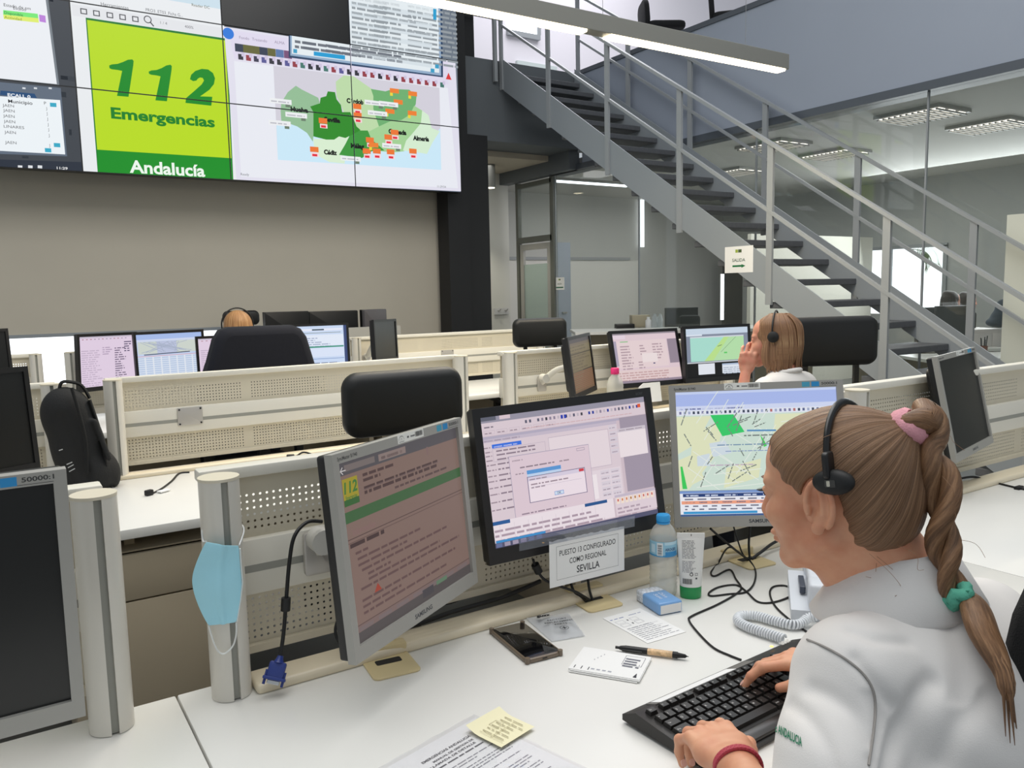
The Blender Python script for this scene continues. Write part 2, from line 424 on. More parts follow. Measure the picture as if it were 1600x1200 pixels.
a, b = at(1134, 516, y=10.5), at(1171, 430, y=10.5)
struct('wall_recess', MB().box(a.x, b.x+.4, 10.5, 10.6, a.z-1, b.z+.3), mat('dark_panel', (33, 34, 36), .4))
clear = glassmat('office_glass', (.95, .97, .96), .9, .05, (170, 180, 176))
for i, (y0, y1) in enumerate(((-1.4, .30), (.31, 2.03), (2.04, 3.765), (3.775, 5.49), (5.50, 7.2), (7.21, 8.85))):
    struct('window_%d' % (6+i), MB().box(6.45, 6.462, y0, y1, .02, 2.96), clear)
    struct('trim_%d' % (7+i), MB().box(6.447, 6.465, y1-.006, y1+.008, .02, 2.96), greyrail)
struct('wall_side', MB().box(6.40, 6.44, 1.6, 3.10, 0, 1.93), mat('side_panel', (206, 208, 196), .6))
dframe = mat('door_frame_grey', (98, 100, 92), .4)
t = thing('glass_door', 'frosted glass door in a grey frame with clear transom pane beneath the landing', 'door', (6.45, 8.9, 0))
t['kind'] = 'structure'
MB().box(-.03, .03, -.05, .03, 0, 2.96).box(-.03, .03, .80, .86, 0, 2.96).box(-.03, .03, 0, .8, 2.88, 2.94).box(-.03, .03, 0, .8, 2.12, 2.2).build('door_frame', dframe, t)
MB().box(-.008, .008, .03, .8, 2.2, 2.88).build('transom_pane', clear, t)
lf = MB().box(-.02, .02, .05, .12, 0, 2.1).box(-.02, .02, .70, .78, 0, 2.1).box(-.02, .02, .12, .7, 2.02, 2.1).build('door_leaf', silver, t)
MB().box(-.006, .006, .12, .7, .1, 1.82).build('frosted_pane', glassmat('frosted_glass', (.8, .86, .83), .4, .6, (178, 192, 186)), lf)
a, b = at(868, 515, y=9.4), at(891, 379, y=9.4)
t = thing('metal_door', 'grey-blue metal door standing open behind the office glass', 'door', (a.x, 9.4, 0)); t['kind'] = 'structure'
MB().box(0, b.x-a.x, 0, .04, 0, b.z).build('door_leaf', mat('grey_blue_door', (148, 156, 170), .5), t)
MB().box(.12, .2, -.03, 0, 1.12, 1.14).cyl((.17, 0, 1.13), (.17, -.03, 1.13), .01).build('door_handle', silver, t)
# exit signs: A4 sheets
def exit_sign(name, label, corner, right, w, h, small=False):
    """corner = lower left, right = unit vector along the sheet"""
    r = Vector(right); u = Vector((0, 0, 1)); n = r.cross(u)
    M = Matrix((r, -n, u)).transposed().to_4x4(); M.translation = corner
    t = thing(name, label, 'sign', M=M)
    MB().box(0, w, 0, .0015, 0, h).build('sheet', paper, t)
    c = Canvas()
    c.rect(w*.38, h*.76, w*.09, h*.12, (150, 170, 60)); c.rect(w*.48, h*.76, w*.12, h*.12, (70, 90, 50))
    c.text(w*.5, h*.42, 'SALIDA', h*.17, (60, 90, 70), .012, align='c', fit=w*.46)
    if small: c.rect(w*.12, h*.14, w*.76, h*.1, (40, 110, 80))
    else:
        c.rect(w*.28, h*.22, w*.36, h*.07, (20, 110, 60)); c.poly([(w*.6, h*.32), (w*.74, h*.255), (w*.6, h*.18)], (20, 110, 60))
    c.build('lettering', t, PRINT)
p = at(1132, 427, x=5.2); exit_sign('exit_sign', 'white SALIDA sheet with green arrow taped to the staircase side', (5.203, p.y, p.z), (0, -1, 0), .297, .215)
p = at(867, 453, x=6.44); exit_sign('exit_sign', 'small white SALIDA sheet stuck on the glass beside the metal door', (6.443, p.y, p.z), (0, -1, 0), .21, .165, True)

# ------------------------------------------------------------------ staircase
SLOPE, OFF = .64, -1.223
sz = lambda y: SLOPE*y+OFF
t = thing('staircase', 'grey steel open-riser staircase with flat railings rising to the landing', 'staircase', (5.76, 1.95, 0))
o = Vector(t.location)
def sp(y, d): return (y-o.y, sz(y)+d)
for x in (5.21, 6.30):
    pts = [sp(2.0, .13), (1.95-o.y, .02), (2.15-o.y, .02), sp(8.19, -.215), sp(8.19, .13)]
    MB().prism(pts, x-o.x-.006, x-o.x+.006, axis='x').build('stringer', greyst, t)
for k in range(-8, 15):
    y = 4.265+.2735*k; z = 1.4946+.1757*k
    MB().rbox(-.54, .53, y-o.y-.01, y-o.y+.30, z-.052, z+.0, .006).build('tread', darktread, t)
for x, s in ((5.21, -1), (6.30, 1)):
    for y in (2.33, 3.29, 4.28, 5.27, 6.25, 7.22, 8.14):
        MB().box(x-o.x-.012+s*.012, x-o.x+.012+s*.012, y-o.y-.028, y-o.y+.028, sz(y)-.22, sz(y)+1.02).build('post', greyrail, t)
    for nm, d in (('handrail', 1.04), ('middle_rail', .52)):
        hw = .022 if nm == 'handrail' else .014
        MB().prism([sp(2.1, d), sp(8.16, d), sp(8.16, d-.03), sp(2.1, d-.03)], x-o.x-hw+s*.012, x-o.x+hw+s*.012, axis='x').build(nm, greyrail, t)
t = thing('landing_railing', 'short grey railing along the landing edge beside the black column', 'railing', (4.62, 8.15, 4.1))
MB().box(0, .62, -.02, .02, .44, .47).build('middle_rail', greyrail, t); MB().box(0, .62, -.025, .025, .94, .97).build('handrail', greyrail, t)
for x in (.0, .5): MB().box(x-.02, x+.02, -.02, .02, -.25, .95).build('post', greyrail, t)

# ------------------------------------------------------------------ lamps
fix = mat('fixture_grey', (132, 132, 126), .45)
t = thing('linear_light', 'long grey pendant light fixture with two warm LED strips underneath', 'light', (1.4, 3.76, 2.9))
L_ = 4.69-1.4
MB().rbox(0, L_, -.04, .045, -.0, .10, .004).build('housing', fix, t)
led = emit('warm_led', (255, 240, 205), 6)
for a, b in ((.02, 2.955-1.4), (3.13-1.4, 4.655-1.4)):
    MB().prism([(-.040, -.001), (-.034, -.014), (.034, -.014), (.040, -.001)], a, b, axis='x').build('led_strip', led, t)
for x in (.5, 1.7, 2.9): MB().cyl((x, 0, .1), (x, 0, 3.2), .0015, n=6).build('suspension_wire', chrome, t)
for x in (2.2, 3.9): area('led_light', (x, 3.76, 2.87), 1.5, 30, color=(1, .86, .62), sy=.06)
p = at(765, 272, y=9.3)
t = thing('spotlight', 'cylindrical grey ceiling spotlight lit above the corridor wall', 'light', (p.x, 9.3, 3.12))
MB().cyl((0, 0, -.30), (0, 0, 0), .075, n=24).build('body', fix, t, 40); MB().cyl((0, 0, -.305), (0, 0, -.3), .062, n=24).build('lens', led, t)
l = bpy.data.lights.new('spot_light', 'SPOT'); l.energy = 45; l.spot_size = 1.7; l.spot_blend = .6; l.color = (1, .95, .8); l.shadow_soft_size = .05
lo = bpy.data.objects.new('spot_light', l); lo.location = (p.x, 9.3, 2.80); COL.objects.link(lo)
tubem = emit('fluorescent_tube', (255, 246, 236), 2.2)
louv = mat('louvre_grey', (150, 148, 142), .4)
def office_light(x, y, label):
    t = thing('ceiling_light', label, 'light', (x, y, 3.028), group='louvred lights on the office ceiling')
    MB().box(-.27, .27, -.32, .32, -.03, 0).build('housing', louv, t)
    for i in range(3): MB().box(-.22+i*.17, -.12+i*.17, -.29, .29, -.036, -.03).build('tube', tubem, t)
    g = MB()
    for j in range(11): g.box(-.25, .25, -.29+j*.057, -.275+j*.057, -.05, -.036)
    g.build('louvre', louv, t)
for n, (px, py) in enumerate(((1440, 181), (1548, 198), (1208, 229), (1304, 242), (1148, 270))):
    p = at(px, py, z=3.0)
    office_light(p.x, p.y, ('louvred ceiling light nearest the top of the office glass', 'louvred ceiling light at the right end of the office ceiling',
        'louvred ceiling light just right of the middle stair post', 'louvred ceiling light low between the two right stair rails', 'louvred ceiling light deepest in the office, seen above the treads')[n])
a, b = at(866, 284, z=2.97), at(975, 293, z=2.97)
t = thing('linear_light', 'thin white light line on the office ceiling behind the stairs', 'light', (a.x, a.y, 2.97))
MB().box(0, b.x-a.x, -.05, .05, .02, .06).build('housing', fix, t); MB().box(0, b.x-a.x, -.045, .045, 0, .02).build('led_strip', emit('cool_led', (240, 246, 255), 3), t)
l = area('office_light', (8.6, 7.6, 2.9), 3.6, 85, sy=5); l = area('upper_fill', (8, 9.5, 8), 4, 230, sy=4, color=(.97, .96, 1)); l = area('corridor_fill', (5.4, 9.3, 3.1), .6, 3, sy=.6)  # unseen area lamps added to brighten office, upper floor and corridor
a = at(783, 487, y=9.94)
t = thing('coat_rack', 'small white coat rack on the corridor wall', 'coat rack', (a.x, 9.94, a.z))
MB().box(-.12, .12, -.015, 0, -.04, .05).build('backboard', mat('rack_white', (205, 205, 205), .5), t)
for x in (-.06, .06): MB().tube([(x, -.01, .02), (x, -.05, .01), (x+.02, -.06, .04)], .008, 6).build('hook', silver, t)

# ------------------------------------------------------------------ video wall
YW = 7.75
def W(px, py): p = at(px, py, y=YW); return (p.x, p.z)
V = Canvas(); r = random.Random(3)
def wp(*pts, c): V.poly([W(*p) for p in pts], c)
def wt(px, py, s, h, c, bold=0, shear=0, fitpx=None, sx=1):
    x, z = W(px, py); size = (W(px, py-h)[1]-z)/.72
    V.text(x, z, s, size, c, bold, shear, sx, fit=(W(px+fitpx[0], py+fitpx[1])[0]-x) if fitpx else None)
def wrows(px, py, qx, n, hp, c, lo=.5):
    x, z = W(px, py); h = W(px, py-hp)[1]-z; V.rows(x, z, W(qx, py)[0]-x, h, n, c, r, lo)
V.rect(-1.5, 2.4, 6, 2.6, (62, 67, 74))
for i in range(120):   # mottled desktop picture
    x, z = r.uniform(-.4, .78), r.uniform(2.5, 4.5); V.rect(x, z, r.uniform(.02, .09), r.uniform(.01, .05), r.choice([(50, 55, 60), (74, 78, 84), (40, 44, 50)]), False)
wp((688, -20), (712, -20), (722, 299), (700, 297), c=(112, 122, 134))
for i in range(90):
    x, z = r.uniform(4.19, 4.40), r.uniform(2.53, 4.5); V.rect(x, z, r.uniform(.015, .05), r.uniform(.01, .04), r.choice([(96, 108, 122), (128, 136, 148), (84, 96, 110)]), False)
# upper left window
wp((-60, -20), (74, -12), (93, 134), (-60, 118), c=(120, 128, 136)); wp((-60, -20), (70, -12), (89, 131), (-60, 116), c=(238, 241, 246))
wp((5, 15), (59, 21), (60, 28), (5, 22), c=(120, 235, 120)); wp((5, 22), (60, 28), (61, 35), (6, 29), c=(226, 240, 110)); wp((61, 22), (71, 24), (72, 35), (62, 33), c=(190, 130, 220))
wt(6, 9, 'Estado de em', 5, (60, 60, 60), fitpx=(42, 5)); wt(21, 14, 'Estado', 5, (40, 40, 40), fitpx=(20, 3)); wt(7, 21, 'Disponible', 4.5, (20, 90, 30), fitpx=(29, 3)); wt(7, 28, 'Actividad', 4.5, (130, 140, 30), fitpx=(27, 3))
# ECALL window
wp((-60, 122), (95, 137), (105, 244), (-60, 238), c=(96, 108, 124)); wp((-60, 146), (94, 156), (102, 241), (-60, 232), c=(240, 246, 250))
wp((1, 141), (54, 146), (58, 153), (0, 148), c=(28, 74, 120)); wt(12, 150, 'ECALL 0', 5, (240, 245, 250), .03, fitpx=(36, 4))
wt(13, 160, 'Municipio', 5.5, (40, 40, 44), .01, fitpx=(38, 4)); wt(69, 163, 'P', 5, (60, 60, 60))
for i, (px, py, s) in enumerate(((4, 166, 'JAEN'), (5, 174, 'JAEN'), (5, 182.5, 'JAEN'), (6, 191, 'JAEN'), (6, 199, 'LINARES'), (7, 208, 'JAEN'), (8, 224, 'JAEN'))):
    wt(px, py, s, 4.6, (86, 86, 90), fitpx=((32 if s == 'LINARES' else 18), 2)); wt(72+i*.8, py+5, 'J', 4.5, (120, 120, 124))
for x, y in ((78, 160), (84, 223), (70, 231)):
    wp((x, y), (x+10, y+.6), (x+10.5, y+7), (x+.5, y+6.4), c=(52, 170, 200))
for x in (35, 53, 76): wp((x, 136), (x+5, 136.5), (x+5, 139), (x, 138.6), c=(220, 225, 230))
wp((-60, 247), (127, 253), (129, 268), (-60, 262), c=(36, 44, 58)); wt(89, 264, '11:29', 4, (235, 235, 235), .02, fitpx=(17, 1))
for x in (28, 44, 59): wp((x, 258), (x+7, 258.5), (x+7, 263), (x, 262.5), c=(225, 228, 232))
# document viewer with the emblem
wp((108, -20), (345, -20), (374, 286), (129, 270), c=(236, 239, 242)); wp((112, 6), (346, 43), (347, 58), (114, 24), c=(230, 232, 236)); wp((108, -20), (345, -20), (346, 14), (220, -8), c=(206, 226, 238))
wp((134, 27), (355, 60), (365, 282), (153, 272), c=(16, 120, 40)); wp((136, 30.5), (352.5, 63), (362, 247), (152, 233.5), c=(186, 222, 16)); wp((152, 233.5), (362, 247), (364.5, 281), (153, 271), c=(6, 142, 28))
wt(158, 8, 'Herramientas', 5.5, (90, 90, 96), fitpx=(43, 5)); wt(228, 17, 'PRO3_ET03_Ficha G...', 5, (100, 100, 106), fitpx=(58, 9)); wt(300, 9, 'Reader DC', 4.5, (80, 90, 60), fitpx=(28, 4))
for px, py in ((130, 17), (150, 20), (171, 23), (191, 26), (211, 29)):
    x, z = W(px-4, py+4); V.frame(x, z, .05, .045, .008, (70, 72, 78))
x, z = W(231, 30)
pts = [(x+.028*math.cos(a*PI/8), z+.028*math.sin(a*PI/8)) for a in range(16)]
for i in range(16): V.line(pts[i-1], pts[i], .008, (70, 72, 78))
V.line((x+.02, z-.02), (x+.045, z-.05), .01, (70, 72, 78)); wt(251, 37, '1 / 4', 4.5, (110, 110, 116)); wt(289, 43, '400% ', 4.5, (110, 110, 116))
G = (0, 138, 26)
ONE = [(683, 408), (700, 401), (735, 398), (770, 386), (800, 372), (828, 370), (836, 380), (834, 405), (804, 604), (732, 598), (764, 442), (735, 436), (700, 432), (685, 425)]
for k_ in (0, 1):
    q_ = ONE if not k_ else [(930, 446), (947, 439), (980, 436), (1012, 424), (1040, 408), (1066, 403), (1075, 412), (1073, 438), (1044, 632), (972, 626), (1004, 476), (978, 470), (946, 466), (932, 460)]
    V.poly([W(a/4, b/4) for a, b in q_], G)
TWO = [(1188, 494), (1196, 466), (1222, 442), (1262, 429), (1302, 433), (1332, 455), (1345, 488), (1338, 525), (1310, 560), (1268, 590), (1252, 601), (1328, 604), (1322, 660), (1160, 642), (1164, 612), (1215, 568), (1262, 526), (1276, 502), (1268, 486), (1250, 483), (1236, 492), (1228, 503), (1208, 506)]
V.poly([W(a/4, b/4) for a, b in TWO], G)
wt(174, 184, 'Emergencias', 17, (10, 128, 30), .035, fitpx=(162, 11)); wt(203, 269, 'Andalucía', 19.5, (240, 250, 240), .028, fitpx=(118, 6))
# map window
wp((350, 41), (712, 96), (722, 299), (370, 283), c=(228, 226, 240)); wp((366, 95), (700, 137), (716, 294), (377, 276), c=(236, 238, 246)); wp((357, 46), (700, 96), (701, 132), (366, 91), c=(226, 220, 240))
x, z = W(357, 52); V.poly([(x+.05*math.cos(a*PI/10), z+.05*math.sin(a*PI/10)) for a in range(20)], (40, 120, 220))
z2 = lambda X, Y: W(340+X/4, Y/4)
def zp(pts, c): V.poly([z2(*p) for p in pts], c)
zp([(350, 410), (1388, 548), (1400, 1062), (378, 998)], (214, 211, 222))
zp([(368, 763), (440, 766), (560, 800), (1000, 860), (1370, 830), (1393, 800), (1400, 1062), (378, 998)], (206, 236, 252))
zp([(400, 640), (440, 575), (490, 535), (530, 560), (570, 580), (630, 610), (640, 640), (600, 700), (605, 800), (597, 885), (560, 830), (500, 790), (440, 768), (400, 763), (395, 690)], (150, 192, 152))
zp([(600, 868), (680, 868), (740, 850), (820, 840), (822, 890), (790, 920), (765, 965), (800, 975), (795, 1022), (700, 1012), (640, 980), (605, 930)], (220, 241, 212))
zp([(740, 510), (790, 470), (850, 475), (900, 510), (965, 555), (975, 600), (975, 680), (1005, 730), (1010, 790), (960, 830), (900, 820), (850, 800), (800, 720), (770, 650), (745, 600)], (192, 222, 172))
zp([(960, 555), (1050, 570), (1100, 555), (1200, 560), (1245, 600), (1240, 650), (1210, 720), (1150, 755), (1080, 765), (1010, 790), (990, 730), (975, 680), (975, 600)], (112, 178, 114))
zp([(1005, 792), (1080, 757), (1150, 750), (1205, 715), (1230, 660), (1280, 690), (1275, 770), (1220, 835), (1185, 880), (1168, 945), (1100, 952), (1020, 945), (955, 880), (930, 830), (965, 812)], (166, 212, 152))
zp([(1280, 690), (1320, 720), (1340, 800), (1390, 820), (1345, 890), (1310, 962), (1240, 950), (1160, 940), (1180, 878), (1220, 833), (1272, 770)], (216, 240, 212))
zp([(760, 967), (800, 900), (825, 850), (890, 815), (940, 815), (962, 870), (1010, 910), (1045, 940), (965, 945), (905, 987), (830, 977)], (62, 152, 60))
zp([(600, 700), (580, 665), (640, 645), (645, 610), (680, 600), (690, 570), (735, 575), (745, 620), (772, 655), (780, 700), (830, 700), (850, 740), (870, 790), (895, 812), (850, 838), (800, 862), (760, 852), (730, 872), (680, 872), (640, 862), (600, 852)], (46, 140, 36))
for X, Y, s, n in ((458, 692, 'Huelva', 110), (668, 757, 'Sevilla', 100), (808, 640, 'Córdob', 105), (1070, 832, 'Granada', 112), (1223, 874, 'Almería', 100), (834, 922, 'Málag', 84), (666, 962, 'Cádiz', 82)):
    wt(340+X/4, Y/4, s, 7, (8, 14, 8), .06, fitpx=(n/4, n/36))
for X, Y in ((650, 760), (865, 670), (868, 725), (945, 880), (925, 950), (988, 950), (1075, 955), (1100, 832), (1060, 862), (1215, 950), (595, 940)):
    x, z = z2(X-16, Y+8); V.rect(x, z, .085, .05, (240, 120, 50)); V.rect(x+.01, z-.045, .075, .04, (250, 220, 225)); V.rect(x+.02, z-.04, .05, .022, (230, 40, 60))
for X, Y in ((1098, 572), (1213, 590), (1070, 700), (1210, 712), (1122, 642), (968, 912)):
    x, z = z2(X-20, Y+6); V.rect(x, z, .10, .045, (240, 130, 50)); V.rect(x, z-.03, .03, .03, (240, 220, 60))
for X, Y in ((325, 625), (425, 712), (320, 762), (920, 635), (1010, 642), (940, 700), (770, 985), (1030, 905)):
    x, z = z2(X, Y+16); V.rect(x, z, .21, .045, (240, 242, 244)); V.rect(x+.15, z-.025, .045, .025, (110, 128, 110))
    V.scribble(x+.015, z+.012, .17, .024, (190, 190, 198), r)
for i in range(14):   # toolbar icons
    X = 110+i*51; Y = 290+i*7; x, z = z2(X, Y+30)
    if X < 440: V.rect(x, z, .075, .07, r.choice([(100, 100, 50), (50, 60, 80), (120, 80, 120), (90, 120, 170)]))
for i in range(27):
    X = 130+i*48.5; Y = 345+i*6.7; x, z = z2(X, Y+26); c = r.choice([(60, 60, 80), (70, 120, 110), (150, 60, 70), (90, 90, 150), (50, 50, 60)])
    V.rect(x, z, .045, .05, c); V.rect(x+.03, z+.03, .03, .035, (210, 200, 225))
for X, s in ((135, 'Fondo'), (215, 'Trazando'), (355, 'ALMA')): wt(340+X/4, (242+(X-135)*.13)/4, s, 4.6, (150, 140, 165))
x, z = z2(1425, 495); V.poly([(x, z), (x+.07, z), (x+.035, z+.07)], (220, 60, 60))
wt(376, 274, 'Ready', 4, (110, 110, 120)); wt(683, 293, '11:29:54', 3.5, (120, 120, 126)); wp((372, 282), (718, 299), (722, 303), (372, 287), c=(86, 98, 116))
# list window over the map
wp((450, -40), (690, -40), (692, 121), (451, 90), c=(40, 66, 100)); wp((452, -40), (687, -40), (689, 118.5), (453.5, 87), c=(150, 176, 204)); wp((455, -40), (684, -40), (686, 114), (456, 84), c=(232, 240, 244))
NM = ['JULIAN_C', 'JULIAN_C', 'JULIAN_C', 'ROSIAC', 'JULIAN_C', 'JULIAN_C', 'JULIAN_C', 'ROSIAC', 'JULIAN_C', 'JULIAN_C']
for i in range(12):
    Y = i*30.5-52
    if i % 2: zp([(832, Y+30), (1340, Y+112), (1340, Y+142), (832, Y+60)], (218, 228, 234))
    for X, n, sl in ((838, 70, 0), (975, 28, 0), (1030, r.choice([38, 70, 110]), 0), (1188, 150, 0)):
        x, z = z2(X, Y+46+(X-838)*.145); V.scribble(x, z, n*.0031*1.7, .045, (150, 158, 164), r, fill=.5, gap=.35)
for i in range(2):
    for X, n in ((482, 35), (535, 100), (675, 140)):
        x, z = z2(X, 268+i*32+(X-482)*.13); V.scribble(x, z, n*.0058, .05, (110, 116, 126), r, fill=.5, gap=.3)
zp([(600, 322), (795, 347), (796, 374), (600, 348)], (30, 158, 214)); zp([(1346, 55), (1366, 58), (1366, 126), (1346, 123)], (40, 160, 210))
for X, Y in ((472, 306), (1330, 428), (1358, 402)): zp([(X, Y), (X+24, Y+3), (X+24, Y+28), (X, Y+25)], (60, 160, 200))
xs = [-1.655, -.445, .766, 1.978, 3.193, 4.405]; zs = [2.52, 3.204, 3.888, 4.572]
bez = mat('video_wall_bezel', (14, 15, 18), .4)
cn = ('far left', 'left', 'middle left', 'middle right', 'right'); rn = ('bottom', 'middle', 'top')
cont = (('desktop icons', 'an emergency call list and clock', 'the lower half of the green emblem', 'the west half of a green map', 'the east half of a green map'),
        ('a desktop', 'a pale window with a green row', 'the numerals 112 on yellow-green', 'map towns and a toolbar', 'map markers under a listing'),
        ('a desktop', 'the top of a pale window', 'a document viewer toolbar', 'nothing, switched off black', 'a long grey listing'))
for j in range(3):
    for i in range(1, 5):
        x0, x1, z0, z1 = xs[i], xs[i+1], zs[j], zs[j+1]
        t = thing('video_wall_screen', 'large %s-row video wall screen, %s column, showing %s' % (rn[j], cn[i], cont[j][i]), 'screen', (0, YW, 0), group='video wall screens above the grey wall')
        MB().box(x0, x1, .012, .12, z0, z1).build('bezel', bez, t)
        if (i, j) == (3, 2): MB().box(x0+.004, x1-.004, .004, .012, z0+.004, z1-.004).build('display', mat('black_display', (14, 14, 15), .3), t)
        else: V.build('display', t, SCREEN, dz=.00007, rect=(x0+.005, x1-.005, z0+.005, z1-.005), base=-.011)
# ================================================================== operator rows
ZT = 1.134
def partition(x0, x1, y, label, left=True, right=True, group='perforated desk screens'):
    t = thing('desk_screen', label, 'screen panel', (x0, y, .745), group=group)
    w = x1-x0; h = ZT-.745
    MB().rbox(-.004, w+.004, -.004, .036, h-.022, h, .004).build('top_rail', ivory, t, 40)
    MB().rbox(0, w, -.006, .03, .145, .25, .003).build('middle_rail', ivory, t, 40)
    MB().box(.03, w-.03, -.0065, -.004, .188, .202).build('slot', groove, t)
    MB().box(0, w, 0, .03, .03, .045).build('bottom_rail', cream, t)
    n = 3; g = .03; lw = (w-.10-2*g)/3
    for nm, z0, z1, q0, q1 in (('upper_panel', .25, h-.022, .262, h-.05), ('lower_panel', .045, .145, .05, .14)):
        mb = MB()
        for yy, fl in ((.012, False), (.013, True)):
            def quad(a, b, c, d, uv):
                vs = [(a, yy, c), (b, yy, c), (b, yy, d), (a, yy, d)]; us = [(a, c), (b, c), (b, d), (a, d)] if uv else [(0, -1)]*4
                if uv: us = [(p[0]+5, p[1]-c+.0005 if p[1] > c else .0005) for p in us]
                mb.add(vs, [(0, 1, 2, 3) if not fl else (3, 2, 1, 0)], None, [us if not fl else us[::-1]])
            pit = .0125; rows = math.floor((q1-q0)/pit)*pit; c = q0; d = q0+rows
            quad(0, w, z0, c, False); quad(0, w, d, z1, False)
            xs_ = [0, .05]
            for i in range(n):
                a = .05+i*(lw+g); nn = math.floor(lw/pit)*pit; a = math.ceil((a+5)/pit)*pit-5; b = min(a+nn, .05+i*(lw+g)+lw); b = math.floor((b+5)/pit+1e-6)*pit-5
                quad(xs_[-1] if i else 0, a, c, d, False); quad(a, b, c, d, True); xs_.append(b)
            quad(xs_[-1], w, c, d, False)
        mb.build(nm, perf, t)
    for k, x in ((left, .016), (right, w-.016)):
        if not k: continue
        p = MB(); R = .034
        a0 = [math.radians(v) for v in range(-80, 81, 10)]
        for s in (0, PI): p.prism([(x+R*math.cos(a+s+.05), -.065+R*math.sin(a+s+.05)) for a in a0], -.004, h-.004)
        p = p.build('post', postm, t, 35); p.data.update()
        MB().box(x-.010, x+.010, -.092, -.038, -.003, h-.006).build('slot', groove, p)
        MB().cyl((x, -.065, h-.004), (x, -.065, h+.001), .0345, n=28).build('cap', cream, p, 40)
        MB().box(x-.012, x+.012, -.034, .002, 0, h-.01).build('side_fin', postm, p)
    return t
def desk(x0, x1, y, label, ridge=(0, 1), depth=.86):
    """y = plane of the screen behind the desk"""
    t = thing('desk', label, 'desk', (x0, y, 0), group='white operator desks'); w = x1-x0
    MB().rbox(.0015, w-.0015, -depth, -.012, .708, .74, .003).build('desktop', deskm, t, 40)
    if ridge: MB().rbox(ridge[0], w-ridge[1], -.10, -.03, .738, .758, .008, 3).build('cable_ridge', creamlip, t, 40)
    for x in (.03, w-.06): MB().box(x, x+.03, -depth+.12, -.06, 0, .708).build('side_panel', beige, t)
    MB().box(.06, w-.06, -.10, -.08, .25, .69).build('modesty_panel', beige, t)
    return t
def pedestal(x0, y, label, w=.42):
    t = thing('drawer_cabinet', label, 'cabinet', (x0, y, 0))
    MB().box(0, w, .02, .55, .03, .655).box(0.0, w, .02, .55, .645, .66).build('body', beige, t)
    for z0, z1 in ((.505, .652), (.05, .50)): MB().rbox(.002, w-.002, 0, .02, z0, z1, .003).build('drawer', beige, t, 40)
    for x in (.05, w-.05):
        for yy in (.07, .5): MB().cyl((x, yy, 0), (x, yy, .03), .02, n=10).build('caster', blackp, t)
    return t
YA, YB, YC = 1.49, 3.535, 5.62
for x0, x1, y, pos, rg in ((-1.6, .228, YA, 'nearest row, left of the two round posts', None), (.228, 2.02, YA, 'nearest row, carrying the keyboard and papers', (.12, .1)), (2.02, 3.85, YA, 'nearest row, at the right behind the woman', (.05, .05)),
     (-1.6, .28, YB, 'second row, beneath the backpack', (0, .1)), (.28, 2.09, YB, 'second row, bare except for loose plugs', (.1, .1)), (2.09, 3.95, YB, 'second row, in front of the blond-haired woman', (.1, .1)),
     (-1.6, .30, YC, 'third row, at the far left', None), (.30, 2.09, YC, 'third row, of the woman at the navy jacket', None), (2.09, 3.95, YC, 'third row, right of the dark side monitor', None)):
    desk(x0, x1, y, 'white desk of the '+pos, rg)
for x0, x1, y, lab, l, r_ in ((-1.5, .135, YA, 'cream screen panel behind the grey monitor in the lower left corner', 0, 1), (.296, 1.944, YA, 'cream perforated screen behind the three monitors on the nearest desk', 1, 1), (2.11, 3.85, YA, 'cream perforated screen behind the dark monitor at the right edge', 1, 1),
     (-1.5, .193, YB, 'cream perforated screen at the left edge beside the backpack', 0, 1), (.371, 1.958, YB, 'long cream perforated screen with a bracket plate in the second row', 1, 1), (2.218, 3.87, YB, 'cream perforated screen behind the blond-haired woman\'s monitors', 1, 1),
     (-1.5, .235, YC, 'far cream screen against the bright low window', 0, 1), (.385, 1.98, YC, 'far cream screen behind the monitors facing the navy jacket', 1, 1), (2.225, 3.9, YC, 'far cream perforated screen left of the dark chair headrest', 1, 1)):
    partition(x0, x1, y, lab, l, r_)
pedestal(.13, 2.70, 'beige drawer cabinet below the second-row desk, seen between the posts')
# supervisor desk by the wall
t = thing('supervisor_desk', 'pale desk with a high front by the grey wall', 'desk', (1.7, 6.95, 0))
MB().box(0, 1.55, 0, .03, 0, 1.15).build('front_panel', mat('pale_grey_panel', (190, 187, 178), .6), t); MB().box(0, 1.55, .03, .75, .71, .74).build('desktop', deskm, t)

def mounting_plate(label, x, z, y, parent=None, w=.10, h=.075):
    t = thing('bracket_plate', label, 'bracket', (x, y-.012, z)) if parent is None else parent
    p = MB().rprism(w, h, 0, .008, .006, bev=.002)
    pl = p.build('plate', mat('satin_aluminium', (186, 182, 176), .35, .3), t, 40)
    for sx_ in (-1, 1):
        for sz_ in (-1, 1): MB().cyl((sx_*w*.42, -.002, sz_*h*.4), (sx_*w*.42, 0, sz_*h*.4), .004, n=8).build('screw', blackp, pl)
    return t
mounting_plate('empty metal bracket plate on the long second-row screen', .675, .955, YB)
mounting_plate('small metal bracket plate on the far screen left of the chair headrest', 3.02, .96, YC, w=.11)

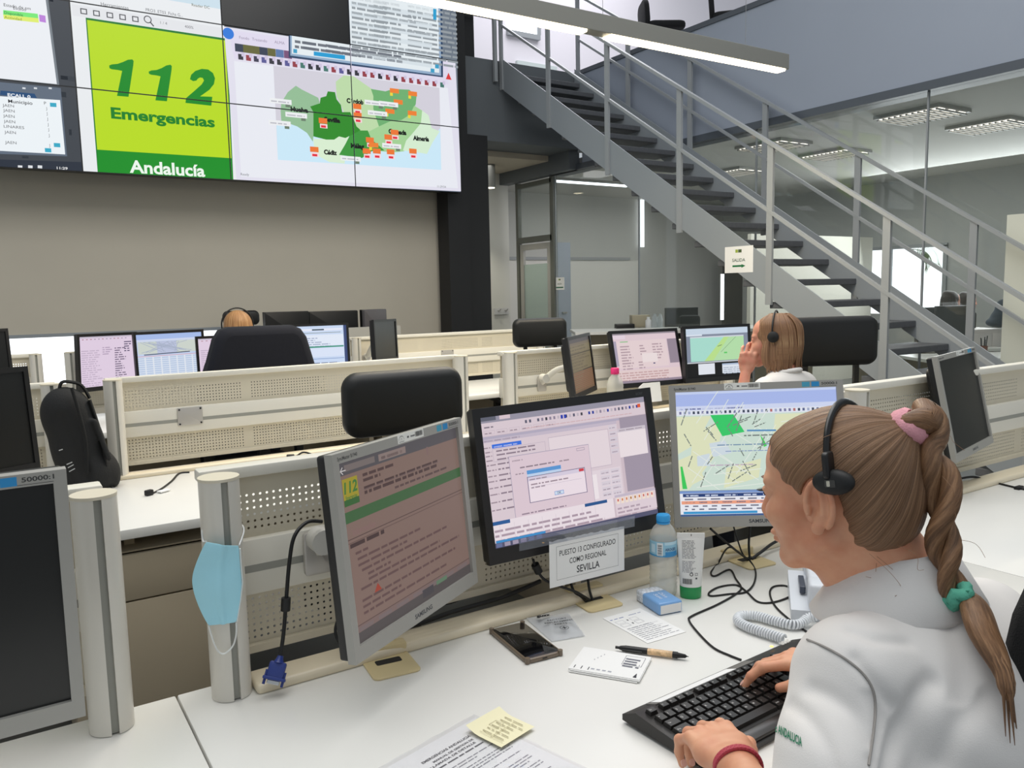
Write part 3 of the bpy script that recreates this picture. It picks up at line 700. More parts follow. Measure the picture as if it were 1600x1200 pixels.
# ------------------------------------------------------------------ monitors
def mon_matrix(c, yaw, tilt, roll=0):
    a, t_, ro = map(math.radians, (yaw, tilt, roll))
    rt = Vector((math.cos(a), math.sin(a), 0)); n = Vector((math.sin(a)*math.cos(t_), -math.cos(a)*math.cos(t_), math.sin(t_)))
    up = n.cross(rt); up = up if up.z > 0 else -up
    r2 = math.cos(ro)*rt+math.sin(ro)*up; u2 = -math.sin(ro)*rt+math.cos(ro)*up
    M = Matrix((r2, -n, u2)).transposed().to_4x4(); M.translation = Vector(c); return M
def monitor(label, c, yaw, tilt, w, h, style, content=None, roll=0, arm=None, group='desk monitors', detail=True, side=(.0155, .017, .026)):
    M = mon_matrix(c, yaw, tilt, roll)
    t = thing('monitor', label, 'monitor', M=M, group=group)
    s, tp, bt = side
    bz = silver if style == 'silver' else blackp
    MB().rprism(w-.004, h-.004, .014, .034, .006, bev=.002).rprism(w*.8, h*.78, .034, .058, .02, bev=.008).build('casing', blackp, t, 40)
    g = MB(); hw, hh = w/2, h/2
    for q in ((-hw, -hw+s, -hh, hh), (hw-s, hw, -hh, hh), (-hw+s, hw-s, hh-tp, hh), (-hw+s, hw-s, -hh, -hh+bt)): g.box(q[0], q[1], 0, .016, q[2], q[3])
    fr = g.build('bezel', bz, t)
    iw, ih = w-2*s, h-tp-bt; cz = (bt-tp)/2
    if content:
        k = Canvas(); k.rect(0, 0, iw, ih, (8, 8, 9)); content(k, iw, ih)
        k.build('display', t, SCREEN, Matrix.Translation((-iw/2, .0065, cz-ih/2)), dz=.00002, rect=(0, iw, 0, ih))
    else: MB().box(-iw/2, iw/2, .006, .014, cz-ih/2, cz+ih/2).build('display', offscr, t)
    if detail and style == 'silver':
        k = Canvas(); rr = random.Random(5)
        k.text(-hw+.012, hh-tp*.72, 'SyncMaster B1940', .0085, (70, 70, 70), .02, fit=.052)
        k.build('model_lettering', fr, PRINT, dz=.00006); k = Canvas(); k.text(0, -hh+bt*.36, 'SAMSUNG', .0115, (70, 72, 76), .03, align='c', fit=.058)
        k.build('maker_lettering', fr, PRINT, dz=.00006); k = Canvas()
        for i, cc in enumerate(((70, 160, 190), (40, 140, 200))): k.rect(hw-.095+i*.022, hh-tp*.85, .018, tp*.7, cc)
        k.text(hw-.05, hh-tp*.62, '50000:1', .0085, (60, 60, 60), .02, fit=.036); k.rect(hw-.055, hh-tp*.85, .04, .0006, (60, 60, 60))
        k.build('energy_sticker', fr, PRINT, dz=.00006)
    if arm:
        Mi = M.inverted(); b = Mi @ Vector(arm); a = Vector((0, .055, 0))
        mid = (a+b)/2+Vector((0, .01, .02))
        MB().tube(spline([a, a+Vector((0, .03, 0)), mid, b], 5), .016, 10).cyl(a-Vector((0, .012, 0)), a+Vector((0, .01, 0)), .045, n=16).build('arm', mat('arm_white', (205, 203, 196), .35), t, 40)
        Bl = Mi @ (Matrix.Translation(Vector(arm)+Vector((0, -.004, 0))))
        MB().rprism(.055, .085, -.012, .0, .008, bev=.003, M=Bl).build('mounting_plate', mat('satin_aluminium', (186, 182, 176), .35, .3), t, 40)
        MB().cyl(Bl @ Vector((.0, -.012, .03)), Bl @ Vector((0, -.05, .03)), .024, n=16).build('hinge', mat('arm_white', (205, 203, 196), .35), t, 40)
    return t
def asset_label(mon, w, h, x=.0, wid=.085, ht=.016, dz=0):
    k = Canvas(); rr = random.Random(9); z = h/2-ht*.93+dz; x -= wid/2
    k.rect(x, z, wid, ht, (232, 232, 226))
    for i in range(7):
        a0, a1 = PI*i/7, PI*(i+1)/7
        k.line((x+.012+.0085*math.cos(a0), z+.005+.0075*math.sin(a0)), (x+.012+.0085*math.cos(a1), z+.005+.0075*math.sin(a1)), .0014, (50, 60, 55), False)
    k.line((x+.009, z+.004), (x+.012, z+.009), .0012, (50, 60, 55)); k.line((x+.015, z+.004), (x+.012, z+.009), .0012, (50, 60, 55)); k.rect(x+.004, z+.0018, .016, .001, (110, 120, 115))
    k.rect(x+.030, z+.006, .006, .0035, (90, 90, 90)); k.rect(x+.041, z+.006, .014, .0028, (120, 120, 120))
    k.bars(x+.057, z+.004, .024, .009, (30, 30, 30), rr); k.build('asset_label', mon, PRINT, dz=.00008)
DK = (70, 66, 72)
def scr_protocol(k, W_, H_):
    r = random.Random(1); R = lambda u, v, a, b, c: k.rect(u*W_, (1-v-b)*H_, a*W_, b*H_, c)
    k.soft = ((66, 48, 46), .45); B = (122, 100, 92); R(0, 0, 1, 1, B); R(0, 0, 1, .075, (80, 76, 80)); R(.05, .022, .22, .035, (112, 102, 100)); R(.30, .022, .22, .04, (130, 114, 110)); k.scribble(.32*W_, .945*H_, .17*W_, .010, (110, 98, 100), r)
    k.text(.02*W_, .93*H_, '←', .02, (200, 195, 195))
    R(.025, .095, .105, .15, (150, 138, 40)); R(.025, .21, .105, .035, (50, 92, 46)); k.text(.078*W_, .825*H_, '112', .026, (60, 110, 50), .03, .15, align='c'); k.text(.078*W_, .79*H_, 'Emergencias', .009, (60, 110, 50), .02, align='c', fit=.03)
    for v, l in ((.115, .24), (.145, .13)): k.scribble(.17*W_, (1-v)*H_, l*W_, .0085, (84, 64, 64), r, fill=.6)
    for v in (.19, .215): k.scribble(.17*W_, (1-v)*H_, .62*W_, .009, (78, 58, 58), r, fill=.62)
    k.scribble(.4*W_, (1-.25)*H_, .48*W_, .008, (100, 80, 80), r, fill=.5); R(.70, .07, .015, .05, (120, 96, 94)); R(.16, .185, .84, .003, (120, 100, 98))
    R(0, .275, 1, .062, (58, 92, 56)); k.text(.06*W_, (1-.415)*H_, 'Información', .017, (128, 98, 98), fit=.16*W_)
    R(0, .425, 1, .004, (70, 52, 52)); R(0, .445, 1, .003, (80, 60, 60)); k.scribble(.03*W_, (1-.475)*H_, .25*W_, .010, (66, 50, 50), r, fill=.7)
    for v, u, l in ((.52, .06, .09), (.555, .07, .50), (.59, .07, .38), (.625, .09, .72), (.66, .13, .18), (.69, .13, .60), (.725, .07, .85), (.79, .07, .80), (.825, .07, .30), (.86, .07, .70)): k.scribble(u*W_, (1-v)*H_, l*W_, .0085, (116, 88, 88), r, fill=.5)
    k.poly([(.16*W_, .225*H_), (.215*W_, .225*H_), (.19*W_, .27*H_)], (150, 60, 44))
    R(0, .90, 1, .004, (80, 62, 62)); R(0, .905, 1, .035, (116, 96, 92)); R(0, .94, 1, .06, (76, 70, 70))
    for i in range(7): k.rect((.03+i*.14)*W_, .063*H_, .1*W_, .022*H_, (112, 98, 98))
    R(.53, .925, .1, .05, (66, 62, 66)); R(.66, .92, .1, .025, (90, 116, 92))
def scr_form(k, W_, H_, small=False):
    r = random.Random(2); R = lambda u, v, a, b, c: k.rect(u*W_, (1-v-b)*H_, a*W_, b*H_, c)
    F = lambda u, v, a, b, c, t=.0009: k.frame(u*W_, (1-v-b)*H_, a*W_, b*H_, t, c)
    S = lambda u, v, a, h, c, f=.5: k.scribble(u*W_, (1-v)*H_, a*W_, h, c, r, fill=f)
    k.soft = ((220, 200, 210), .4); P0, P1 = (206, 188, 197), (218, 202, 210); T = (120, 104, 116)
    R(0, 0, 1, 1, P0); R(0, 0, 1, .045, (150, 146, 162)); R(.0, .0, .09, .03, (96, 98, 112)); R(.11, .0, .06, .03, (216, 196, 204)); R(.0, .045, 1, .10, P1)
    for i in range(30):
        if i not in (2, 9, 15): R(.25+i*.0238, .062, .012, .024, r.choice([(90, 90, 110), (60, 60, 70), (140, 130, 150), (40, 60, 150), (190, 180, 190)]))
    R(.95, .055, .02, .03, (220, 90, 50)); R(.46, .06, .014, .03, (40, 60, 170)); R(.48, .06, .014, .03, (40, 60, 170))
    S(.02, .085, .05, .006, (70, 66, 80))
    for i in range(6): F(.015+i*.07, .105, .06, .03, (200, 184, 196)); S(.02+i*.07, .13, .04, .005, T)
    S(.25, .13, .66, .004, (200, 160, 160)); R(0, .15, 1, .02, (178, 170, 190))
    R(.82, .15, .18, .62, (160, 148, 164)); R(.80, .24, .185, .24, (234, 222, 226)); R(.80, .24, .185, .03, (206, 196, 206)); S(.81, .262, .16, .006, (90, 76, 90))
    R(0, .17, .80, .63, P1); R(.0, .17, .80, .025, (196, 184, 200)); S(.01, .19, .2, .006, (100, 88, 110))
    R(.05, .215, .165, .03, (52, 110, 220)); S(.06, .24, .13, .006, (200, 214, 250)); S(.0, .24, .04, .005, T)
    for i, v in enumerate((.275, .305, .34, .375, .415, .46, .50, .55, .60, .66, .72)):
        S(.01, v, .05 if i > 2 else .035, .0055, T); S(.07, v, .22 if i < 3 else .09, .006, (90, 76, 92), .55)
    F(.05, .25, .30, .10, (190, 176, 190)); F(.37, .225, .37, .30, (186, 172, 186)); R(.372, .23, .366, .29, (228, 214, 220))
    for i in range(5): R(.745, .2+i*.05, .05, .036, (214, 204, 214)); S(.75, .228+i*.05, .035, .005, (110, 90, 110))
    R(.56, .55, .23, .25, (226, 212, 220)); R(.565, .58, .07, .2, (238, 228, 232))
    for i in range(10): R(.66+(i % 2)*.065, .56+(i//2)*.045, .058, .034, (216, 206, 216)); S(.665+(i % 2)*.065, .587+(i//2)*.045, .045, .005, (110, 90, 110))
    # dialogs
    R(.132, .325, .475, .56, (170, 160, 180)); R(.135, .33, .47, .55, (220, 200, 210)); S(.15, .37, .06, .006, T); F(.53, .345, .05, .022, (150, 140, 160))
    S(.19, .43, .2, .006, (90, 76, 92)); S(.42, .43, .06, .006, T); R(.225, .455, .20, .03, (90, 150, 210)); R(.225, .485, .20, .022, (190, 210, 236)); S(.16, .475, .05, .005, T)
    for i in range(5): S(.17, .79+i*.022, (.26, .24, .28, .36, .12)[i], .006, (110, 92, 110), .5)
    R(.222, .505, .345, .205, (120, 110, 140)); R(.226, .51, .337, .195, (236, 222, 230)); R(.226, .51, .337, .03, (214, 204, 222)); R(.53, .512, .03, .022, (206, 60, 70)); S(.235, .535, .1, .005, T)
    S(.24, .575, .22, .006, T); S(.24, .60, .08, .006, T); R(.24, .59, .3, .002, (180, 170, 190)); R(.37, .655, .055, .03, (206, 222, 240)); F(.37, .655, .055, .03, (60, 120, 200)); k.text(.397*W_, (1-.678)*H_, 'OK', .007, (60, 60, 80), .01, align='c')
    # table and task bar
    R(0, .80, .72, .155, (234, 222, 228)); R(0, .80, .10, .028, (40, 90, 150)); R(.54, .80, .14, .025, (38, 84, 140)); k.rows(.01*W_, .155*H_, .68*W_, .0105, 4, (140, 120, 136), r, .8)
    for i in range(8): R(.08*i+.04, .83, .0015, .12, (206, 192, 204))
    R(.73, .78, .27, .17, (222, 206, 214)); R(.73, .78, .27, .02, (196, 184, 200))
    for i in range(9): R(.74+i*.028, .805, .02, .05, (240, 222, 206)); R(.745+i*.028, .815, .009, .02, r.choice([(210, 120, 80), (170, 110, 60), (200, 90, 90)]))
    k.rows(.74*W_, .13*H_, .22*W_, .009, 3, (150, 130, 146), r)
    R(.01, .945, .28, .018, (60, 140, 200)); R(0, .963, 1, .037, (84, 84, 110))
    for i in range(6): R(.01+i*.045, .966, .032, .03, r.choice([(140, 130, 160), (100, 110, 150), (160, 150, 170)]))
def scr_map(k, W_, H_):
    r = random.Random(4); R = lambda u, v, a, b, c: k.rect(u*W_, (1-v-b)*H_, a*W_, b*H_, c)
    pt = lambda u, v: (u*W_, (1-v)*H_)
    R(0, 0, 1, 1, (204, 222, 210)); R(0, 0, 1, .12, (168, 184, 234)); R(0, .0, 1, .02, (196, 208, 240)); R(0, .115, 1, .035, (206, 214, 240)); k.scribble(.02*W_, (1-.145)*H_, .4*W_, .007, (90, 96, 150), r)
    R(0, .15, 1, .04, (224, 228, 240))
    for i in range(34): R(.02+i*.0285, .158, .014, .022, r.choice([(90, 100, 140), (120, 120, 160), (60, 70, 90), (180, 110, 110), (160, 170, 200)]))
    for q in (((0, .2), (.22, .2), (.12, .42), (0, .5)), ((.1, .35), (.3, .22), (.25, .5), (.05, .8)), ((.62, .2), (1, .2), (1, .34), (.6, .38)), ((.3, .62), (.52, .55), (.5, .7), (.28, .78)), ((.0, .55), (.1, .5), (.16, .7), (.0, .8))): k.poly([pt(*p) for p in q], (222, 226, 190))
    for q in (((.2, .42), (.3, .4), (.34, .5), (.22, .53)), ((.55, .45), (.68, .42), (.7, .5), (.58, .54)), ((.12, .52), (.2, .5), (.2, .6), (.12, .6))): k.poly([pt(*p) for p in q], (206, 218, 226))
    for i in range(34):
        a = r.choice([-.65, .95, -.6, 1.0, .1]); u, v = r.uniform(.02, .95), r.uniform(.22, .78); l = r.uniform(.1, .35)
        k.line(pt(u, v), (u*W_+l*W_*math.cos(a), (1-v)*H_+l*W_*math.sin(a)), .0016, (228, 234, 226), True)
    k.poly([pt(.215, .192), pt(.36, .192), pt(.425, .335), pt(.285, .365)], (52, 200, 104)); k.poly([pt(.52, .36), (.54*W_, .6*H_), pt(.56, .45), pt(.54, .46)], (70, 205, 90)); k.poly([pt(.012, .6), pt(.025, .6), pt(.05, .78), pt(.02, .78)], (60, 200, 90))
    k.line(pt(.44, .325), pt(.62, .33), .004, (84, 140, 190), True)
    k.scribble(.42*W_, (1-.37)*H_, .2*W_, .006, (110, 120, 118), r); k.scribble(.25*W_, (1-.44)*H_, .33*W_, .005, (110, 140, 170), r); k.scribble(.3*W_, (1-.49)*H_, .4*W_, .004, (130, 150, 190), r); k.scribble(.2*W_, (1-.60)*H_, .28*W_, .005, (190, 170, 190), r)
    k.z += 1
    for i in range(44):
        u, v = r.uniform(.03, .95), r.uniform(.24, .78); k.scribble(u*W_, (1-v)*H_, r.uniform(.02, .045), .0042, (122, 132, 126), r, ang=r.choice([.95, 1.05, -.9, .35, 1.2, -1.1, .55]), fill=.6)
    R(0, .795, 1, .005, (120, 140, 170)); R(0, .80, 1, .2, (232, 234, 242)); R(0, .80, 1, .018, (120, 150, 205)); R(.02, .82, .96, .026, (34, 62, 118))
    for i in range(8): k.scribble((.04+i*.12)*W_, (1-.841)*H_, .08*W_, .006, (210, 220, 240), r, fill=.6)
    for i, v in enumerate((.87, .895, .925, .95)):
        if i == 1: R(.01, .878, .98, .026, (236, 160, 130))
        k.scribble(.03*W_, (1-v)*H_, .92*W_, .0065, (110, 110, 130), r, gap=1.6)
    R(.02, .962, .46, .02, (60, 150, 205)); R(0, .985, 1, .015, (60, 90, 140))
def scr_offmap(k, W_, H_):
    r = random.Random(6); R = lambda u, v, a, b, c: k.rect(u*W_, (1-v-b)*H_, a*W_, b*H_, c); pt = lambda u, v: (u*W_, (1-v)*H_)
    R(0, 0, 1, .70, (132, 140, 158)); R(0, 0, 1, .12, (200, 214, 230)); R(0, .12, .26, .03, (220, 228, 240)); R(.07, .17, .86, .5, (168, 220, 206))
    k.poly([pt(.07+.3, .67), pt(.5, .4), pt(.62, .17), pt(.93, .17), pt(.93, .67)], (180, 222, 170)); k.poly([pt(.28, .67), pt(.62, .17), pt(.7, .17), pt(.42, .67)], (186, 224, 140)); k.poly([pt(.85, .65), pt(.9, .58), pt(.93, .57), pt(.93, .64)], (80, 200, 90)); R(.6, .5, .05, .03, (90, 200, 100))
    k.line(pt(.55, .5), pt(.8, .2), .002, (110, 140, 110), True); k.line(pt(.5, .38), pt(.57, .35), .003, (70, 100, 90))
    R(.07, .165, .86, .025, (210, 214, 224)); R(0, .685, 1, .02, (206, 210, 216)); R(.18, .72, .26, .22, (226, 230, 238)); R(.56, .74, .44, .2, (222, 228, 238)); R(.56, .74, .44, .03, (170, 186, 210)); k.rows(.58*W_, .2*H_, .38*W_, .011, 4, (170, 180, 196), r)
def scr_far_form(k, W_, H_):
    r = random.Random(8); R = lambda u, v, a, b, c: k.rect(u*W_, (1-v-b)*H_, a*W_, b*H_, c)
    R(0, 0, 1, 1, (222, 200, 208)); R(0, 0, 1, .03, (150, 140, 150)); R(0, .03, .2, .08, (228, 210, 222)); R(.05, .15, .78, .55, (228, 208, 210)); R(.85, .15, .15, .5, (150, 136, 150)); R(.0, .15, .05, .5, (170, 160, 180)); R(.11, .16, .12, .018, (130, 190, 130))
    for u, v, a, n in ((.1, .22, .25, 7), (.4, .22, .14, 4), (.6, .2, .2, 6), (.1, .5, .2, 6), (.35, .55, .1, 5)): k.rows(u*W_, (1-v)*H_, a*W_, .016, n, (180, 156, 164), r)
    R(.42, .42, .24, .18, (234, 220, 220)); R(.58, .62, .03, .022, (50, 60, 110)); R(0, .74, 1, .2, (226, 204, 204)); k.rows(.03*W_, .24*H_, .9*W_, .014, 4, (196, 160, 160), r, .8); R(0, .95, 1, .05, (150, 136, 150))
def scr_gold(k, W_, H_):
    r = random.Random(10); R = lambda u, v, a, b, c: k.rect(u*W_, (1-v-b)*H_, a*W_, b*H_, c)
    R(0, 0, 1, 1, (120, 110, 84)); R(0, 0, 1, .07, (80, 76, 76)); R(0, .07, 1, .05, (110, 100, 84)); R(0, .27, 1, .02, (70, 66, 54)); R(0, .6, 1, .02, (66, 62, 52)); R(0, .62, 1, .38, (112, 88, 66)); k.rows(.03*W_, .9*H_, .9*W_, .016, 9, (100, 92, 70), r); k.rows(.03*W_, .68*H_, .6*W_, .016, 12, (108, 99, 76), r)
    for i in range(10): R(0, .63+i*.034, 1, .012, (138, 98, 72))
def scr_doc(k, W_, H_):
    r = random.Random(11); R = lambda u, v, a, b, c: k.rect(u*W_, (1-v-b)*H_, a*W_, b*H_, c)
    R(0, 0, 1, 1, (226, 208, 228)); R(0, 0, 1, .03, (200, 190, 206))
    for i in range(12): R(.05+i*.07, .05+.0*i, .03, .015, r.choice([(150, 140, 160), (170, 120, 130)]))
    k.rows(.03*W_, .75*H_, .4*W_, .013, 18, (196, 178, 200), r); k.rows(.62*W_, .78*H_, .25*W_, .014, 16, (120, 106, 130), r, .4); k.rows(.8*W_, .9*H_, .18*W_, .014, 5, (90, 80, 110), r); k.rows(.4*W_, .8*H_, .2*W_, .013, 4, (180, 160, 186), r)
def scr_plan(k, W_, H_):
    r = random.Random(12); R = lambda u, v, a, b, c: k.rect(u*W_, (1-v-b)*H_, a*W_, b*H_, c)
    R(0, 0, 1, 1, (196, 210, 238)); R(0, 0, 1, .12, (168, 190, 236)); R(0, .12, 1, .04, (210, 218, 240)); R(.02, .17, .95, .28, (206, 214, 206)); R(.3, .17, .3, .28, (188, 196, 222))
    for i in range(14): k.line((r.uniform(.05, .9)*W_, .82*H_), (r.uniform(.05, .9)*W_, .58*H_), .003, (168, 178, 200), True)
    k.line((.1*W_, .53*H_), (.8*W_, .55*H_), .006, (80, 90, 110), True); R(0, .5, 1, .012, (220, 160, 170)); R(0, .52, 1, .48, (214, 224, 240))
    for i in range(9): R(0, .54+i*.05, 1, .02, (180, 198, 226))
    for i in range(8): R(.1+i*.12, .52, .02, .48, (226, 232, 242))
def scr_report(k, W_, H_):
    r = random.Random(13); R = lambda u, v, a, b, c: k.rect(u*W_, (1-v-b)*H_, a*W_, b*H_, c)
    R(0, 0, 1, 1, (204, 220, 246)); R(.95, 0, .05, 1, (60, 76, 120)); R(.0, .06, .93, .05, (232, 236, 250)); R(.42, .07, .2, .03, (40, 70, 90)); R(0, .15, .9, .012, (130, 140, 130)); R(0, .2, .94, .25, (228, 236, 250)); k.rows(.03*W_, .76*H_, .75*W_, .014, 5, (160, 172, 200), r); R(0, .46, .94, .03, (60, 150, 120)); R(0, .5, .94, .2, (220, 230, 250)); R(0, .74, .94, .012, (120, 150, 200)); k.rows(.03*W_, .2*H_, .9*W_, .018, 3, (90, 110, 150), r)
m1 = monitor('silver monitor showing a pink protocol page, turned towards the seated woman', (.624, 1.306, 1.017), 30.7, 5, .41, .345, 'silver', scr_protocol, arm=(.497, YA-.006, .95)); asset_label(m1, .41, .345, .02)
m2 = monitor('black widescreen monitor showing stacked dialog windows above the paper sign', (1.068, 1.404, 1.042), -4.3, 9.1, .47, .328, 'black', scr_form, roll=1.4, arm=(1.15, YA-.006, .95), side=(.018, .02, .032))
k = Canvas(); k.text(.19, .150, 'acer', .012, (60, 60, 62), .02); k.build('model_lettering', m2, PRINT); k = Canvas(); k.text(0, -.158, 'acer', .016, (110, 112, 120), .02, align='c'); k.build('lettering', m2, PRINT)
m3 = monitor('silver monitor showing a street map, partly behind the woman\'s face', (1.53, 1.285, 1.04), -40, 10, .41, .345, 'silver', scr_map, roll=1.8, arm=(1.72, YA-.006, .95)); asset_label(m3, .41, .345, -.03)
m4 = monitor('switched-off silver monitor at the right edge beyond the woman', (2.743, 1.43, 1.041), 12, 11.8, .41, .345, 'silver', roll=.8, arm=(2.58, YA-.006, 1.0)); asset_label(m4, .41, .345, .03)
m0 = monitor('switched-off silver monitor cut off by the lower left corner', (-.136, 1.177, 1.054), .7, -3.2, .41, .345, 'silver', arm=(-.12, YA-.006, .95))
monitor('dark monitor edge at the left border above the lower left monitor', at(-50, 668, y=2.98), 28, 4, .41, .345, 'black', detail=False, arm=(-.15, YB-.006, .95))
monitor('thin dark monitor edge at the left border before the bright low window', at(-46, 566, y=5.2), 22, 4, .41, .345, 'black', detail=False, arm=(.0, YC-.006, .95))
monitor('narrow angled monitor with a dim gold page left of the pink form', at(911, 570, y=3.32), 34, 7, .37, .315, 'black', scr_gold, roll=1, arm=(2.46, YB-.006, .95), detail=False)
monitor('black monitor showing a pink form left of the blond-haired woman', (3.113, 3.40, 1.056), -6, 14, .47, .325, 'black', scr_far_form, arm=(3.1, YB-.006, .95), detail=False)
monitor('black monitor showing a green coast map in front of the blond-haired woman', (3.54, 3.27, 1.064), -10, 5, .47, .325, 'black', scr_offmap, arm=(3.6, YB-.006, .95), detail=False)
monitor('black monitor showing a lilac document at the far left', (.60, 5.46, 1.072), 31, -2, .41, .345, 'black', scr_doc, arm=(.55, YC-.006, .95), detail=False, roll=-1)
monitor('black monitor showing a blue plan and table left of the navy jacket', (.95, 5.42, 1.09), 12, 2, .44, .31, 'black', scr_plan, arm=(.98, YC-.006, .95), detail=False)
monitor('black monitor half hidden by the woman with the navy jacket', at(362, 560, y=5.45), 3, 2, .44, .31, 'black', scr_doc, arm=(1.35, YC-.006, .95), detail=False)
monitor('black monitor showing a blue report right of the navy jacket', at(497, 545, y=5.35), -6, 2, .44, .345, 'black', scr_report, arm=(1.85, YC-.006, .95), detail=False)
monitor('dark switched-off monitor turned sideways on the far screen', at(604, 532, y=5.28), 40, 2, .36, .30, 'black', arm=(2.33, YC-.006, .96), detail=False, roll=-1)
for px, py, w_, lab, yw in ((446, 513, .40, 'black back of the left monitor on the supervisor desk', 181), (519, 511, .46, 'black back of the middle monitor on the supervisor desk', 178), (580, 508, .28, 'grey back of the angled right monitor on the supervisor desk', 200)):
    t = monitor(lab, at(px, py, y=7.2), yw, 0, w_, .30, 'black', detail=False, group='monitors seen from behind')
    bk = blackp if w_ > .3 else mat('grey_back', (92, 88, 90), .5)
    MB().rprism(w_, .30, .03, .07, .012, bev=.004).build('back_cover', bk, t, 40); MB().box(-.03, .03, .03, .06, -.42, -.1).box(-.1, .1, -.02, .12, -.42, -.405).build('stand', bk, t)

# ------------------------------------------------------------------ chairs
def office_chair(label, loc, rz, hr=(.37, .19, 1.11), back=(.44, .5, .72), stem=1, armr=True, tilt=0):
    """faces local +y; headrest centre height hr[2]"""
    t = thing('office_chair', label, 'chair', loc, rz, group='black operator chairs')
    for i in range(5):
        a = i*2*PI/5+.3
        MB().tube([(0, 0, .10), (.15*math.cos(a), .15*math.sin(a), .085), (.30*math.cos(a), .30*math.sin(a), .065)], [.03, .024, .016], 8).cyl((.3*math.cos(a)-.02, .3*math.sin(a), .028), (.3*math.cos(a)+.02, .3*math.sin(a), .028), .028, n=14).build('leg', blackp, t, 40)
    MB().cyl((0, 0, .08), (0, 0, .42), .028, n=14).build('gas_column', blackp, t, 40)
    MB().rprism(.48, .46, 0, .08, .09, bev=.025, M=Matrix.Translation((0, .02, .42)) @ Matrix.Rotation(PI/2, 4, 'X')).build('seat', blackm, t, 50)
    bw, bh, bz = back
    g = MB().rprism(bw, bh, 0, .06, .12 if bz < .95 else .17, bev=.02, M=Matrix.Translation((0, -.25, bz)) @ Matrix.Rotation(.08, 4, 'X')); g.build('backrest', blackm, t, 50)
    MB().box(-.03, .03, -.24, -.19, .36, .62).build('back_support', blackp, t)
    if hr:
        w_, h_, z = hr
        MB().rprism(w_, h_, 0, .075, .05, bev=.028, seg=8, M=Matrix.Translation((0, -.275, z))).build('headrest', mat('black_vinyl', (17, 18, 18), .5), t, 50)
        for x in ([0] if stem == 1 else [-w_*.28, w_*.28]): MB().box(x-.013, x+.013, -.25, -.235, bz+bh*.3, z).build('headrest_stem', blackp, t)
    if armr:
        for s in (-1, 1): MB().box(s*.26-.02, s*.26+.02, -.05, .0, .45, .66).rbox(s*.26-.035, s*.26+.035, -.16, .14, .66, .69, .012).build('armrest', blackp, t, 40)
    return t
office_chair('black chair with a wide headrest behind the pink-screen monitor', (1.06, 2.47, 0), -.06, (.385, .195, 1.115), back=(.40, .36, .66))
office_chair('black chair with a bulky headrest beyond the far right end of the second row', (3.30, 4.88, 0), -.25, (.40, .20, 1.155), stem=2)
office_chair('large black high-backed chair right of the blond-haired woman', (3.46, 2.62, 0), -.42, (.47, .235, 1.175), back=(.5, .42, .74), stem=2)
office_chair('black chair by the grey wall behind the supervisor desk', (2.02, 7.62, 0), PI, (.34, .14, 1.25))
office_chair('black chair carrying the navy jacket in the third row', (1.24, 4.72, 0), 0, None, back=(.44, .5, .98))
office_chair('black mesh chair behind the ponytailed woman, only its edge in view', (1.252, .578, 0), -.30, None, back=(.46, .40, .975), armr=False)
office_chair('dark office chair on the upper balcony, its back to the white wall', (*at(1034, 47, z=4.57).xy, 4.12), -2.1, None, back=(.44, .34, .60), armr=False)
office_chair('dark rounded chair at the balcony edge near the top of the photo', (*at(1142, 14, z=4.70).xy, 4.12), -2.4, None, back=(.44, .34, .60), armr=False)
jk = MB().prism([(-.36, -.30), (.36, -.30), (.30, -.05), (.255, .12), (.225, .165), (.18, .185), (-.16, .187), (-.205, .17), (-.235, .125), (-.29, -.05)], 0, .16, axis='y').build('jacket', mat('navy_cloth', (15, 18, 30), .9, bump=.3, bscale=30), None, 60, (1.225, 4.36, 1.10))
tag(jk, 'navy jacket hung over the chair back in the third row', 'jacket')
bv = jk.modifiers.new('soft_edges', 'BEVEL'); bv.width = .045; bv.segments = 4; bv.limit_method = 'ANGLE'; bv.angle_limit = .9
